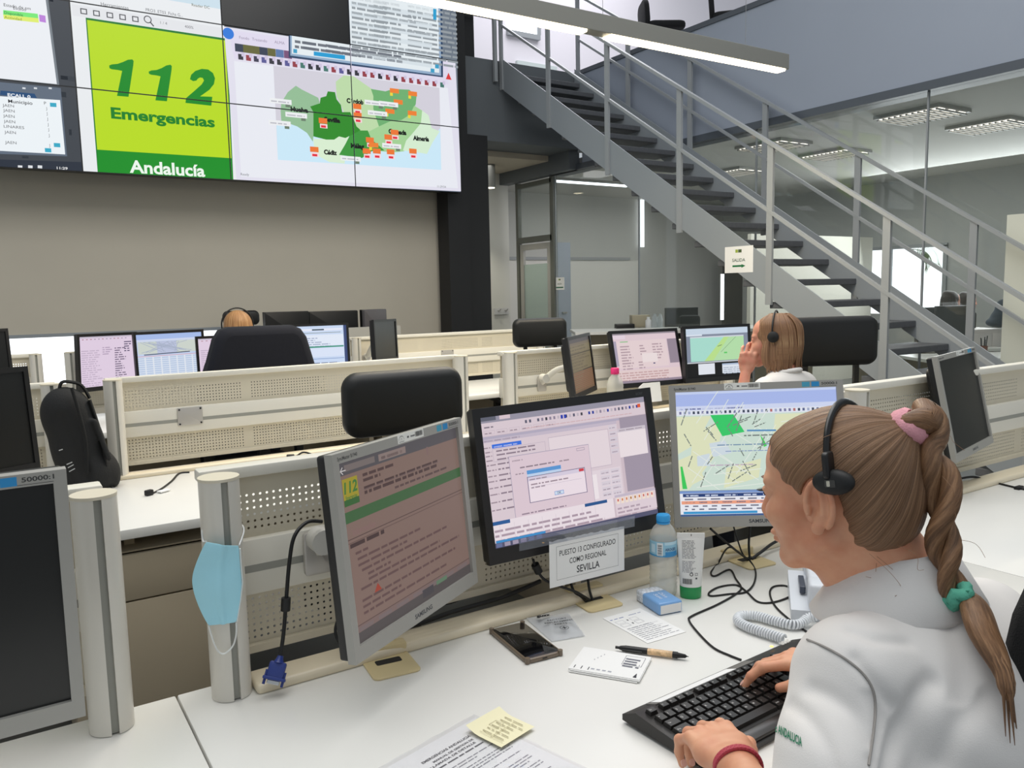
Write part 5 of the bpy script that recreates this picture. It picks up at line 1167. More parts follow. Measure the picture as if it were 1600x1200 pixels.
# ---------- people further back
def back_person(label, O, az, R_hair, shoulders, hairmat, shirtmat, hair_len, face=True, arm=None, h=.0045, pitch=0, bun=False, chair=None):
    O = np.array(O, float); R = frame(az, pitch); T = lambda f, l, u: O+R @ np.array([f, l, u])
    S = SDF(O-np.array((.42, .42, .62)), O+np.array((.42, .42, .2)), h); head_prims(S, O, R, ear=False)
    B = frame(shoulders); bt = O+np.array((0, 0, -.165))+B @ np.array([-.06, 0, 0])
    TB = lambda f, l, u: bt+B @ np.array([f, l, u])
    S.cone(T(-.02, 0, -.03), TB(0, 0, .03), .05, .055, .02); S.ell(TB(0, 0, -.12), (.10, .15, .17), B, .03)
    S.cone(TB(0, .14, -.03), TB(0, -.14, -.03), .045, .045, .03)
    if arm:
        S.chain([TB(0, .16, -.04), TB(.12, .20, -.22), T(.112, .052, -.125)], [.045, .036, .022], .02); hand(S, T(.110, .050, -.115), T(.090, .056, .02)-T(.110, .050, -.115), T(0, .2, 0)-T(0, 0, 0), 1, L=.068)
    v, q = S.mesh(); v = smooth_verts(v, q, 1); p = sdf_obj('person', v, q, skin2, None, tuple(bt)); tag(p, label, 'person')
    S = SDF(O-.24, O+.2, h*.8); E = lambda c, r, k=.015, op='add': S.ell(T(*c), r, R, k, op)
    E((-.016, 0, .043), (.104, .083, .090)); E((-.045, 0, -.02), (.076, .084, .08), .03)
    if hair_len: E((-.035, 0, -.060), (.076, .086, hair_len), .03); E((-.005, .068, -.05), (.05, .024, .075), .02); E((-.005, -.068, -.05), (.05, .024, .075), .02)
    if bun: E((-.06, 0, .10), (.04, .045, .035), .02)
    S.ell(T(.085, 0, -.03), (.065, .06, .095), R, .012, 'sub')
    v, q = S.mesh(); v = smooth_verts(v, q, 2)
    top = T(-.02, 0, .12); D = (v-top) @ R; th_ = np.arctan2(D[:, 1], D[:, 0]); rg = np.random.RandomState(8)
    gr = sum(rg.uniform(.3, 1)*np.sin(th_*k_+rg.uniform(0, 6)) for k_ in (13, 19, 27, 39)); nr = v-O; nr[:, 2] = 0; nr /= np.linalg.norm(nr, axis=1)[:, None]+1e-6
    v = v+nr*(gr*.0012)[:, None]*np.clip((O[2]+.09-v[:, 2])/.1, 0, 1)[:, None]
    ho = sdf_obj('hair', (v-top) @ R, q, hairmat, None); M = Matrix(R.tolist()).to_4x4(); M.translation = Vector(top-bt); ho.parent = p; ho.matrix_local = M
    if hair_len > .06:
        mb = MB(); rg = random.Random(3)
        for i in range(64):
            a = math.radians(rg.uniform(48, 312)); ce, se = math.cos(a), math.sin(a); sp_ = rg.uniform(-.2, .2)
            P_ = [T(-.016+.05*ce, .04*se, .131), T(-.018+.098*ce, .079*se, .083), T(-.03+.096*ce, .087*se, .0), T(-.033+.086*ce, .090*se, -.065), T(-.034+(.080+.01*rg.random())*ce, (.088+.012*rg.random())*se, -.108-.03*rg.random())]
            L_ = spline([Vector(p_)-Vector(bt) for p_ in P_], 5); m_ = len(L_)
            mb.tube(L_, [.009*min(1, .35+j/6)*(1 if j < m_-6 else (m_-j)/6.5+.02) for j in range(m_)], 7, flat=.5, uvl=.2)
        lk = mb.build('hair_locks', hairloc, p, 70); lk['kind'] = 'stuff'
    S = SDF(bt-np.array((.36, .36, .42)), bt+np.array((.36, .36, .12)), h*1.3)
    S.ell(TB(0, 0, -.14), (.125, .175, .19), B, .03); S.cone(TB(0, .145, -.03), TB(0, -.145, -.03), .055, .055, .04); S.cone(TB(0, 0, .025), TB(0, 0, -.06), .062, .10, .03)
    S.chain([TB(0, .165, -.05), TB(.10, .21, -.22)], [.06, .055], .03); S.chain([TB(0, -.165, -.05), TB(.12, -.19, -.26)], [.06, .05], .03)
    if arm: S.cone(TB(.10, .21, -.22), TB(.14, .16, -.12), .052, .042, .02)
    S.cone(T(-.02, 0, -.02), TB(0, 0, .03), .054, .056, .01, 'sub')
    v, q = S.mesh(); v = smooth_verts(v, q, 2); sdf_obj('shirt', v, q, shirtmat, p, tuple(bt))
    S = SDF(bt-np.array((.75, .75, bt[2])), bt+np.array((.75, .75, -.15)), .014); zh = .52
    for s_ in (-.10, .10):
        hp = TB(0, s_, 0); kn = TB(.43, s_*1.3, 0); ft = TB(.40, s_*1.3, 0); hp[2] = zh; kn[2] = zh-.02; ft[2] = .06
        S.cone((hp[0], hp[1], bt[2]-.25), hp, .11, .11, .04); S.chain([hp, kn, ft], [.10, .07, .05], .03); S.cone(ft, ft+B @ np.array([.12, 0, -.02]), .045, .035, .02)
    v, q = S.mesh(); sdf_obj('trousers', v, q, mat('dark_trousers', (40, 44, 54), .9), p, tuple(bt))
    if chair: office_chair(chair, (bt[0], bt[1], 0), -shoulders, None, back=(.42, .40, .62), armr=False)
    if not bun: MB().tube([Vector(TB(.062*math.cos(a), .062*math.sin(a), .034-.012*math.cos(a)))-Vector(bt) for a in np.linspace(0, 2*PI, 28, endpoint=False)], .012, 8, closed=True).build('collar', shirtmat, p, 60)
    return p, T, R
hairloc = streakmat('blond_streaked_lock', (76, 52, 40), (140, 104, 76), (210, 178, 136), 3, .4)
blond = streakmat('blond_streaked_hair', (72, 50, 38), (134, 98, 72), (204, 170, 130), 34, 4, polar=True)
aub = streakmat('auburn_hair', (112, 74, 44), (168, 122, 78), (222, 184, 134), 26, 4, polar=True)
dkh = streakmat('dark_hair', (26, 20, 18), (44, 34, 30), (70, 54, 46), 16, 2, polar=True)
wsh = mat('white_shirt', (226, 223, 220), .85)
b3 = at(1209, 535, t=3.66)
p3, T3, R3 = back_person('person with shoulder-length blond hair and a white shirt, hand raised to the headset', b3, math.radians(-30), None, math.radians(-8), blond, wsh, .072, arm=True, chair='black operator chair under the blond-haired woman')
h3 = thing('headset', 'small black headset ear pad on the blond-haired woman', 'headset', tuple(T3(0, 0, .03)))
o3 = Vector(h3.location); A = Matrix(R3.tolist()).to_4x4(); A.translation = Vector(T3(-.012, .096, .030))-o3
MB().lathe([(0, .012), (.016, .011), (.024, .006), (.025, -.002), (.018, -.01), (0, -.01)], n=24, M=A @ Matrix.Rotation(-PI/2, 4, 'X')).build('ear_pad', mat('pad_black', (22, 23, 24), .6), h3, 50)
MB().tube([Vector(T3(-.008, .097*math.cos(a), .042+.102*math.sin(a)))-o3 for a in np.linspace(0, PI, 28)], .004, 8).build('headband', blackp, h3, 60)
b2 = at(371, 518, t=5.02)
p2, T2, R2 = back_person('person with gold-brown hair showing above the navy jacket on the chair', b2, math.radians(-4), None, 0, aub, mat('navy_shirt', (24, 28, 44), .9), .05)
h2 = thing('headset', 'thin black headset band over the gold-brown hair', 'headset', tuple(T2(0, 0, .03))); o3 = Vector(h2.location)
MB().tube([Vector(T2(-.01, .098*math.cos(a), .042+.104*math.sin(a)))-o3 for a in np.linspace(-.2, PI+.2, 30)], .0045, 8).build('headband', blackp, h2, 60)
back_person('person with short dark hair behind the black office monitors, left of two', at(1486, 472, t=9.6), math.radians(120), None, math.radians(120), dkh, mat('brown_top', (92, 66, 56), .9), .02, bun=True, h=.007, chair='dark office chair under the left of the two dark-haired people')
back_person('person with short dark hair behind the black office monitors, right of two', at(1512, 472, t=10.6), math.radians(140), None, math.radians(140), dkh, mat('black_top', (30, 30, 34), .9), .02, bun=True, h=.007, chair='dark office chair under the right of the two dark-haired people')
# ================================================================== things on the desks
ZD = .74
def flat(px, py, z=ZD): return at(px, py, z=z)
def sheet_thing(name, label, cat, c0, c1, c2, c3, paint, z=ZD, thick=.0004, matp=None, sag=None):
    """c0..c3 image corners: lower left, lower right, upper right, upper left of a sheet on the desk; paint(canvas, w, h)"""
    P = [at(*c, z=z) for c in (c0, c1, c2, c3)]; o = P[0]
    x = ((P[1]-P[0])+(P[2]-P[3])).normalized(); w_ = ((P[1]-P[0]).length+(P[2]-P[3]).length)/2; h_ = ((P[3]-P[0]).length+(P[2]-P[1]).length)/2
    y = Vector((0, 0, 1)).cross(x); M = Matrix((x, y, Vector((0, 0, 1)))).transposed().to_4x4(); M.translation = Vector((o.x, o.y, z+.0006))
    t = thing(name, label, cat, M=M); MB().box(0, w_, 0, h_, 0, thick).build('sheet', matp or paper, t)
    k = Canvas(); paint(k, w_, h_)
    if k.it: k.build('handwriting' if cat != 'document' else 'print', t, PRINT, FLAT, dz=.00006, base=thick+.0001)
    return t, w_, h_
INK = (70, 74, 92)
def p_notes(k, w, h):
    r = random.Random(31); k.scribble(.05*w, .86*h, .35*w, .008, (110, 120, 170), r, fill=.35); k.scribble(.55*w, .87*h, .35*w, .007, (120, 130, 170), r, fill=.3)
    for y in (.70, .58): k.frame(.08*w, y*h, .2*w, .09*h, .0006, (150, 150, 160)); k.frame(.45*w, y*h, .18*w, .09*h, .0006, (150, 150, 160)); k.rect(.36*w, (y+.03)*h, .03*w, .04*h, (80, 80, 90))
    for i in range(9): k.scribble(.08*w, (.5-i*.052)*h, r.uniform(.6, .85)*w, .0055, (156, 158, 168), r, fill=.26)
    for i in range(4): k.rect(.08*w, (.49-i*.1)*h, .8*w, .0005, (160, 160, 168))
sheet_thing('notes_sheet', 'handwritten sheet of notes lying under the blue tissue pack', 'paper', (1012, 1006), (1062, 986), (1003, 950), (937, 964), p_notes)
def p_pad(k, w, h):
    r = random.Random(32)
    for i in range(3): k.rect((.06+i*.1)*w, .06*h, .012*w, .12*h, (40, 42, 50))
    for i in range(4): k.scribble((.3+i*.08)*w, .1*h, .05*w, .008, (170, 172, 180), r, fill=.6)
    for i in range(4): k.rect((.26+i*.03)*w, (.5+i*.09)*h, .012*w, .04*h, (170, 172, 180))
    k.frame(.66*w, .5*h, .28*w, .4*h, .0006, (90, 92, 104)); k.rows(.68*w, .84*h, .24*w, .010, 4, (110, 112, 124), r, .7); k.poly([(.90*w, .05*h), (.95*w, .05*h), (.93*w, .22*h)], (50, 52, 60))
t, w_, h_ = sheet_thing('notepad', 'small stack of white note slips with scribbles beside the phone', 'notepad', (888, 1049), (1004, 1072), (1023, 1033), (922, 1020), p_pad, thick=.006)
for i, dz in enumerate((-.0008, .001)): MB().box(.002+i*.002, w_-.003+i*.004, -.004+i*.002, h_-.003, .0005+i*.0025, .002+i*.0025).build('slip', paper, t)
def p_doc(k, w, h):
    r = random.Random(33); D = (60, 60, 64)
    k.text(.30*w, .88*h, 'EMERGENCIAS ANDALUCIA', .0075, (40, 40, 44), .03, fit=.48*w); k.text(.36*w, .845*h, 'MANUAL DE GESTION DE', .0062, (50, 50, 54), .03, fit=.4*w)
    k.text(.30*w, .815*h, 'LLAMADA DE DETALLE', .0062, (50, 50, 54), .03, fit=.44*w); k.scribble(.24*w, .785*h, .54*w, .006, D, r, fill=.5)
    y = .74
    for n in (2, 4, 2, 3, 3, 2, 4, 3, 3):
        for i in range(n): k.scribble(.12*w, y*h, (.76 if i < n-1 else r.uniform(.3, .7))*w, .0045, (128, 128, 134), r, fill=.42); y -= .021
        y -= .014
P0, P1 = flat(640, 1240), flat(772, 1118); ang = math.atan2((P1-P0).y, (P1-P0).x)
M = Matrix.Translation((flat(1010, 1216).x, flat(1010, 1216).y, ZD)) @ Matrix.Rotation(math.radians(118), 4, 'Z')
xd = Vector((math.cos(math.radians(50)), math.sin(math.radians(50)), 0))
c_top = flat(741, 1117)                                # far corner of the sleeve
ex = (c_top-flat(600, 1196)).normalized(); ey = Vector((0, 0, 1)).cross(ex)    # along the text lines, and towards the page top
M = Matrix((ex, ey, Vector((0, 0, 1)))).transposed().to_4x4(); M.translation = c_top-ey*.309-ex*.228
t = thing('document_sleeve', 'printed page in a clear plastic sleeve at the bottom edge of the desk', 'document', M=M)
MB().box(.014, .222, .004, .300, .0005, .0010).build('page', paper, t)
k = Canvas(); p_doc(k, .21, .297); k.build('print', t, PRINT, Matrix.Translation((.014, .004, 0)) @ FLAT, dz=.00005, base=.0012)
sl = MB(); nx, ny = 26, 34; rr_ = random.Random(4)
hz = [[.0016+.0012*(math.sin(i*.9+j*.23)*math.sin(j*.41))*(1 if i < 3 or j > 30 else .35)+(.003 if i == 0 and 8 < j < 20 else 0) for i in range(nx)] for j in range(ny)]
sl.add([(i/(nx-1)*.228, j/(ny-1)*.309, max(.0014, hz[j][i])) for j in range(ny) for i in range(nx)], [(j*nx+i, j*nx+i+1, (j+1)*nx+i+1, (j+1)*nx+i) for j in range(ny-1) for i in range(nx-1)])
sl.build('plastic_sleeve', glassmat('clear_film', (.97, .97, .98), 1.2, .10, (236, 236, 244)), t, 60)
def p_post(k, w, h):
    r = random.Random(34)
    for i in range(6): k.scribble(.12*w, (.84-i*.13)*h, r.uniform(.55, .8)*w, .006, (160, 152, 120), r, fill=.28)
    k.frame(.06*w, .42*h, .28*w, .22*h, .0006, (140, 132, 100)); k.rect(.5*w, .1*h, .0008, .7*h, (160, 150, 110)); k.rect(.1*w, .12*h, .8*w, .0006, (150, 140, 104))
P = [flat(*p) for p in ((728, 1146), (783, 1181), (817, 1146), (762, 1126))]
x = (P[1]-P[0]).normalized(); x = (P[2]-P[3]+P[1]-P[0]).normalized(); y = Vector((0, 0, 1)).cross(x); M = Matrix((x, y, Vector((0, 0, 1)))).transposed().to_4x4(); M.translation = Vector((P[0].x, P[0].y, ZD+.005))
t = thing('sticky_note', 'curled yellow sticky note with handwriting on the plastic sleeve', 'sticky note', M=M); s_ = .078; g = MB(); n = 8
zc = lambda u, v: .009*max(0, (.35-u))**1.5*4+.0015
g.add([(i/n*s_, j/n*s_, zc(i/n, j/n)) for j in range(n+1) for i in range(n+1)], [(j*(n+1)+i, j*(n+1)+i+1, (j+1)*(n+1)+i+1, (j+1)*(n+1)+i) for j in range(n) for i in range(n)])
g.build('sheet', mat('pale_yellow_paper', (240, 234, 196), .75), t, 60)
k = Canvas(); p_post(k, s_*.8, s_); k.build('handwriting', t, PRINT, Matrix.Translation((s_*.2, 0, 0)) @ FLAT, dz=.00005, base=.0036)

# pen, phone, plastic bag
a, b = at(968, 1012, z=.748), at(1076, 1026, z=.748); d = (b-a).normalized(); L_ = (b-a).length
t = thing('pen', 'black retractable pen with a pale patterned barrel', 'pen', M=Matrix.Translation(a) @ Vector((0, 0, 1)).rotation_difference(d).to_matrix().to_4x4())
MB().lathe([(0, 0), (.0035, 0), (.0045, .004), (.0058, .012), (.0060, .05), (.0060, .055)], n=18).build('upper_barrel', blackp, t, 40)
MB().lathe([(.0060, .055), (.0061, .10), (.0060, .112)], n=18).build('printed_barrel', mat('pen_pattern', (212, 178, 136), .4, noise=.5, nscale=90), t, 40)
MB().lathe([(.0061, .112), (.0062, L_-.03), (.0035, L_-.006), (.0010, L_-.003), (.0006, L_), (0, L_)], n=18).build('grip', rubber, t, 40)
MB().rbox(-.0022, .0022, .0058, .0085, .006, .046, .001, M=Matrix.Rotation(2.4, 4, 'Z')).build('clip', blackp, t, 40); MB().cyl((0, 0, -.008), (0, 0, 0), .0028, n=12).build('push_button', blackp, t, 40)
c = at(820, 1003, z=.745); a = at(769, 987, z=.75); b = at(827, 1035.6, z=.75); yy = (a-b).normalized(); an = math.atan2(yy.y, yy.x)-PI/2
t = thing('smartphone', 'dark smartphone in a smoky transparent case lying face up', 'phone', (c.x, c.y, ZD), an)
UP = Matrix.Rotation(-PI/2, 4, 'X')
MB().rprism(.080, .164, -.0095, 0, .015, bev=.003, M=UP).build('case', mat('smoky_case', (112, 98, 82), .25, spec=.6), t, 40)
MB().rprism(.072, .155, -.0100, -.005, .010, bev=.0008, M=UP).build('screen_glass', mat('phone_glass', (13, 13, 15), .06, spec=.7), t, 40)
for s in ((-.036, -.078), (.036, -.078), (-.036, .078), (.036, .078)): MB().cyl((s[0], s[1], .001), (s[0], s[1], .0118), .005, n=12).build('case_corner', mat('smoky_case', (112, 98, 82)), t, 40)
MB().box(-.005, .005, -.0826, -.0818, .004, .0065).build('charging_port', blackp, t)
P = [flat(*p) for p in ((862, 1004), (914, 995), (888, 960), (822, 968))]
t = thing('plastic_bag', 'small crinkled clear plastic parts bag with black print beside the phone', 'bag', (P[0].x, P[0].y, ZD+.001)); n = 14; rr_ = random.Random(6); g = MB()
for sgn in (0, 1):
    vs = []
    for j in range(n+1):
        for i in range(n+1):
            u, v_ = i/n, j/n; q = (P[0]*(1-u)+P[1]*u)*(1-v_)+(P[3]*(1-u)+P[2]*u)*v_-P[0]; e = min(u, 1-u, v_, 1-v_)
            vs.append((q.x, q.y, .0006+sgn*(.0008+.008*min(e*4, 1)*(.6+.4*math.sin(u*9+v_*4)*math.sin(v_*11-u*3))+.0012*rr_.random())))
    g.add(vs, [(j*(n+1)+i, j*(n+1)+i+1, (j+1)*(n+1)+i+1, (j+1)*(n+1)+i) for j in range(n) for i in range(n)])
g.build('film', glassmat('crinkled_film', (.95, .96, .97), 1.6, .38, (228, 230, 232)), t, 80)
x = ((P[1]-P[0])+(P[2]-P[3])).normalized(); y = Vector((0, 0, 1)).cross(x); M = Matrix((x, y, Vector((0, 0, 1)))).transposed().to_4x4()
k = Canvas()
for i, s in enumerate(('FACTORY', 'REPLACEMENT', 'PARTS')): k.text(.038, .072-i*.012, s, .0095, (30, 30, 34), .02, align='c')
k.text(.0, .098, 'guzz', .016, (24, 24, 28), .06, .2)
for i in range(12): k.line((.038+.009*math.cos(i*PI/6), .030+.009*math.sin(i*PI/6)), (.038+.009*math.cos((i+1)*PI/6), .030+.009*math.sin((i+1)*PI/6)), .0014, (60, 60, 64))
k.line((.032, .030), (.044, .030), .003, (60, 60, 64)); k.line((.038, .024), (.038, .036), .003, (60, 60, 64))
k.build('lettering', t, PRINT, M @ FLAT, dz=.00005, base=.0125)

# tissue pack
o_ = at(1025, 943, z=ZD); P = [flat(*p) for p in ((1030, 963), (1056, 951), (1020, 930), (993, 938))]
x = (P[1]-P[0]).normalized(); an = math.atan2((P[0]-P[3]).y, (P[0]-P[3]).x)
t = thing('tissue_pack', 'pale blue and white pack of paper tissues in front of the water bottle', 'tissue pack', (P[3].x, P[3].y, ZD), math.atan2((P[0]-P[3]).y, (P[0]-P[3]).x))
w_ = (P[0]-P[3]).length; d_ = (P[1]-P[0]).length
MB().rbox(w_*.28, w_, 0, d_, 0, .027, .005, 3).build('blue_wrapper', mat('sky_blue_film', (120, 166, 216), .25), t, 40)
MB().rbox(0, w_*.29, .0005, d_-.0005, .0005, .0265, .005, 3).build('patterned_end', mat('speckled_film', (206, 212, 220), .3, noise=.35, nscale=160), t, 40)
MB().box(w_-.0004, w_+.0005, .004, d_-.004, .003, .022).build('white_end', paper, t)
k = Canvas(); k.text(.0, .020, 'Zahra', .013, (222, 232, 246), 0, .3); k.text(.004, .006, 'Suave', .013, (222, 232, 246), 0, .3); k.build('lettering', t, PRINT, Matrix.Translation((w_*.42, d_*.2, 0)) @ FLAT, dz=.00005, base=.0273)

# bottle
def bottle(name, label, loc, H_, R_, capc, labelcol=None, sporty=False):
    t = thing(name, label, 'bottle', loc)
    sh = MB(); prof = [(0, .002), (R_*.8, 0), (R_*.97, .006), (R_, .014)]
    for i in range(7): z = .02+i*(H_*.45-.02)/7; prof += [(R_, z), (R_*.965, z+.004), (R_, z+.009)]
    prof += [(R_, H_*.50), (R_*.97, H_*.52), (R_*.97, H_*.70), (R_, H_*.715), (R_*.93, H_*.77), (R_*.72, H_*.84), (R_*.42, H_*.895), (R_*.38, H_*.92), (R_*.38, H_*.94)]
    sh.lathe(prof, n=40).build('shell', glassmat('clear_bottle_plastic', (.985, .99, .99), 1.4, .32, (240, 239, 230)), t, 60)
    wl = H_*.60; MB().lathe([(0, .004)]+[(min(a*.955, R_*.955), max(z, .005)) for a, z in prof[2:] if z < wl]+[(R_*.92, wl), (0, wl)], n=40).build('water', glassmat('water', (.985, .99, .985), .6, .08, (226, 226, 216)), t, 60)
    zc = H_*.925
    MB().lathe([(0, H_), (R_*.44, H_), (R_*.5, H_-.003), (R_*.5, zc), (R_*.44, zc-.002)], n=36).build('cap', mat('cap_%d_%d_%d' % capc, capc, .35), t, 40)
    MB().lathe([(R_*.41, zc-.006), (R_*.49, zc-.006), (R_*.49, zc-.002), (R_*.41, zc-.002)], n=36).build('cap_ring', mat('cap_%d_%d_%d' % capc, capc), t, 40)
    if labelcol:
        mb = MB(); n = 72; z0, z1 = H_*.515, H_*.70; Rr = R_*.985
        def patch(a0, a1, y0, y1, c, o=0):
            m_ = max(1, int(abs(a1-a0)/(2*PI)*n)); R2 = Rr+o
            for i in range(m_):
                b0, b1 = a0+(a1-a0)*i/m_, a0+(a1-a0)*(i+1)/m_
                mb.add([(R2*math.cos(b0), R2*math.sin(b0), y0), (R2*math.cos(b1), R2*math.sin(b1), y0), (R2*math.cos(b1), R2*math.sin(b1), y1), (R2*math.cos(b0), R2*math.sin(b0), y1)], [(0, 1, 2, 3)], col=c)
        dz_ = z1-z0; patch(0, 2*PI, z0, z1, (150, 200, 222)); va = math.atan2(-loc[1], -loc[0])
        patch(va-1.5, va+1.5, z0, z0+dz_*.12, (70, 150, 196), .0002); patch(va+.15, va+1.2, z0, z0+dz_*.35, (54, 140, 196), .0003); patch(va+.1, va+1.2, z1-dz_*.2, z1, (190, 222, 236), .0003)
        patch(va-.46, va-.02, z0+dz_*.08, z1-dz_*.06, (226, 232, 232), .0004)
        for i in range(9): patch(va-.40, va-.10, z0+dz_*(.14+i*.08), z0+dz_*(.14+i*.08+(.05 if i % 2 else .03)), (74, 78, 84), .0006)
        patch(va-1.0, va-.62, z0+dz_*.25, z1-dz_*.2, (196, 224, 236), .0004)
        vt, ft = text_mesh('AROGES', .01); wm = max(p[0] for p in vt)
        for f in ft:
            vs = []
            for i in f: b_ = va+.14+vt[i][0]/wm*.85; vs.append(((Rr+.0008)*math.cos(b_), (Rr+.0008)*math.sin(b_), z0+dz_*.42+vt[i][1]*dz_*.26))
            mb.add(vs, [list(range(len(vs)))], col=(40, 70, 120))
        mb.build('label', PRINT, t, 60)
    return t
b = flat(1042, 930); bottle('water_bottle', 'clear plastic water bottle with a bright blue cap and blue label', (b.x, b.y+.012, ZD), .188, .0315, (52, 158, 222), True)
b = at(961, 612, y=3.05); bottle('water_bottle', 'clear bottle with a pink cap in front of the pink form monitor', (b.x, b.y, ZD), .318, .042, (228, 50, 120))
# lotion tube
b = flat(1085, 935); va = math.atan2(b.y, b.x)-PI/2+.12
t = thing('lotion_tube', 'white hand cream tube standing on its green cap right of the water bottle', 'tube', (b.x, b.y+.012, ZD), va)
MB().lathe([(0, 0), (.0215, 0), (.024, .003), (.0245, .028)], n=36, sy=.72).build('cap', mat('green_cap', (20, 148, 78), .3), t, 40)
g = MB(); n = 36; rings = []
for i in range(13):
    v_ = i/12; z = .0285+v_*.112; rx = .0243+.0065*v_; ry = .0243*.72*(1-v_)**.8+.0012
    rings.append([(rx*math.copysign(abs(math.cos(a))**.85, math.cos(a)), ry*math.sin(a), z+(.008*math.cos(a) if 0 else 0)) for a in np.linspace(0, 2*PI, n, endpoint=False)])
g.add([p for r_ in rings for p in r_], [(j*n+i, j*n+(i+1) % n, (j+1)*n+(i+1) % n, (j+1)*n+i) for j in range(12) for i in range(n)]+[list(range(12*n, 13*n))])
g.build('body', mat('white_tube', (228, 228, 224), .35), t, 60)
MB().box(-.031, .031, -.0014, .0014, .139, .150).build('crimp', mat('white_tube', (228, 228, 224)), t)
k = Canvas(); r = random.Random(12); k.rows(-.020, .135, .031, .0032, 13, (150, 150, 150), r, .8, .5); k.rows(-.020, .089, .030, .0030, 9, (150, 150, 154), r, .7, .5)
k.bars(-.019, .036, .020, .012, (60, 60, 62), r)
for i in range(10): k.line((.0+.0035*math.cos(i*PI/5), .058+.0035*math.sin(i*PI/5)), (.0035*math.cos((i+1)*PI/5), .058+.0035*math.sin((i+1)*PI/5)), .0016, (50, 50, 54))
k.frame(.008, .055, .006, .006, .0008, (90, 90, 94)); k.rect(.009, .047, .004, .004, (90, 90, 94)); k.rect(.0, .143, .0015, .005, (40, 40, 44))
mb = MB()
for z_, p_, c_ in k.it:
    vs = []
    for a_, q_ in p_:
        v_ = (q_-.0285)/.112; rx = .0243+.0065*v_; ry = .0243*.72*max(1-v_, 0)**.8+.0012; ca = max(-1, min(1, a_/rx)); ca = math.copysign(abs(ca)**(1/.85), ca)
        vs.append((a_, -ry*math.sqrt(max(0, 1-ca*ca))-.0003-z_*.00001, q_))
    mb.add(vs, [list(range(len(vs)))], col=c_)
mb.build('print', PRINT, t)

# paper sign with tape on the middle monitor
o_ = Vector((.957, 1.352, .812)); x = (Vector((1.160, 1.347, .804))-o_).normalized(); u = Vector((-.035, 0, 1)).normalized(); n_ = x.cross(u)
M = Matrix((x, -n_, u)).transposed().to_4x4(); M.translation = o_
t = thing('paper_sign', 'torn white paper sign taped below the middle monitor, naming workstation 13', 'sign', M=M); w_, h_ = .203, .102; r = random.Random(3)
top = [(w_-i*w_/22, h_+r.uniform(-.002, .0015)) for i in range(23)]
MB().prism([(0, 0), (w_, 0)]+top, 0, .0006, axis='y').build('sheet', paper, t)
k = Canvas(); k.frame(.018, .014, .168, .074, .0006, (90, 90, 92)); c_ = (52, 52, 56)
c_ = (34, 34, 38); k.text(.102, .066, 'PUESTO 13 CONFIGURADO', .017, c_, .008, align='c', fit=.152); k.text(.102, .045, 'COMO REGIONAL', .017, c_, .008, align='c', fit=.100); k.text(.102, .021, 'SEVILLA', .022, c_, .01, align='c', fit=.062)
k.build('lettering', t, PRINT, dz=.00005)
MB().box(-.075, w_+.03, -.0006, -.0003, h_-.006, h_+.018).build('clear_tape', glassmat('clear_tape_film', (.92, .93, .95), 1.5, .12, (200, 205, 214)), t)

# grommets in the cable ridge
def grommet(label, c, rz):
    t = thing('cable_grommet', label, 'cable grommet', (c.x, c.y, ZD), rz, group='tan cable grommets')
    MB().rprism(.092, .100, -.004, 0, .012, bev=.0012, M=UP).build('plate', tanp, t, 40)
    MB().rprism(.050, .020, -.0046, -.0038, .004, M=Matrix.Translation((0, .012, 0)) @ UP).build('slot', darkgap, t)
    MB().rbox(-.046, .046, .035, .062, 0, .024, .004).build('raised_back', tanp, t, 40)
grommet('tan cable grommet plate below the pink-screen monitor', flat(610, 1040), -.12); grommet('tan cable grommet plate below the paper sign', flat(930, 941), -.1); grommet('tan cable grommet plate under the map monitor with many cords', flat(1172, 878), -.1)

# cords
def cord(name, label, pts, r, extra=None, cat='cord', m=None, n=8):
    p0 = Vector(pts[0]); t = thing(name, label, cat, tuple(p0))
    MB().tube([Vector(p)-p0 for p in spline(pts, n)], r, 8).build('wire', m or rubber, t, 60)
    if extra: extra(t, p0)
    return t
F_ = lambda px, py, z=.7425: tuple(at(px, py, z=z)); Y_ = lambda px, py, y: tuple(at(px, py, y=y))
def vga(t, p0):
    a, b = Vector(Y_(447, 934, 1.405))-p0, Vector(Y_(446, 954, 1.405))-p0
    MB().cyl(a, b, .0085, n=14).build('ferrite_bead', rubber, t, 40)
    a, b = Vector(Y_(437, 1030, 1.38))-p0, Vector(Y_(428, 1062, 1.37))-p0; d = (b-a).normalized(); xx = Vector((.9, -.35, 0)); xx = (xx-d*xx.dot(d)).normalized(); yy = d.cross(xx)
    Mx = Matrix((xx, yy, d)).transposed().to_4x4(); Mx.translation = a; bl = mat('blue_connector', (40, 58, 128), .4)
    MB().rbox(-.015, .015, -.007, .007, .004, .034, .004, M=Mx).rbox(-.020, .020, -.008, .008, .030, .036, .002, M=Mx).lathe([(.005, -.006), (.0065, .0), (.010, .006)], n=14, M=Mx).build('connector', bl, t, 40)
    MB().rbox(-.011, .011, -.004, .004, .036, .043, .001, M=Mx).build('plug_shell', chrome, t, 40)
    for s in (-1, 1): MB().cyl(Mx @ Vector((s*.016, 0, .020)), Mx @ Vector((s*.016, 0, .045)), .0025, n=8).build('thumbscrew', bl, t)
cord('vga_cable', 'black video cable with a blue plug hanging free left of the pink-screen monitor', [Y_(503, 815, 1.44), Y_(480, 816, 1.43), Y_(460, 838, 1.415), Y_(452, 880, 1.41), Y_(447, 940, 1.405), Y_(443, 990, 1.395), Y_(437, 1032, 1.38)], .0035, vga)
def bead(px0, py0, px1, py1, y):
    def f(t, p0): MB().cyl(Vector(Y_(px0, py0, y))-p0, Vector(Y_(px1, py1, y))-p0, .009, n=14).build('ferrite_bead', rubber, t, 40)
    return f
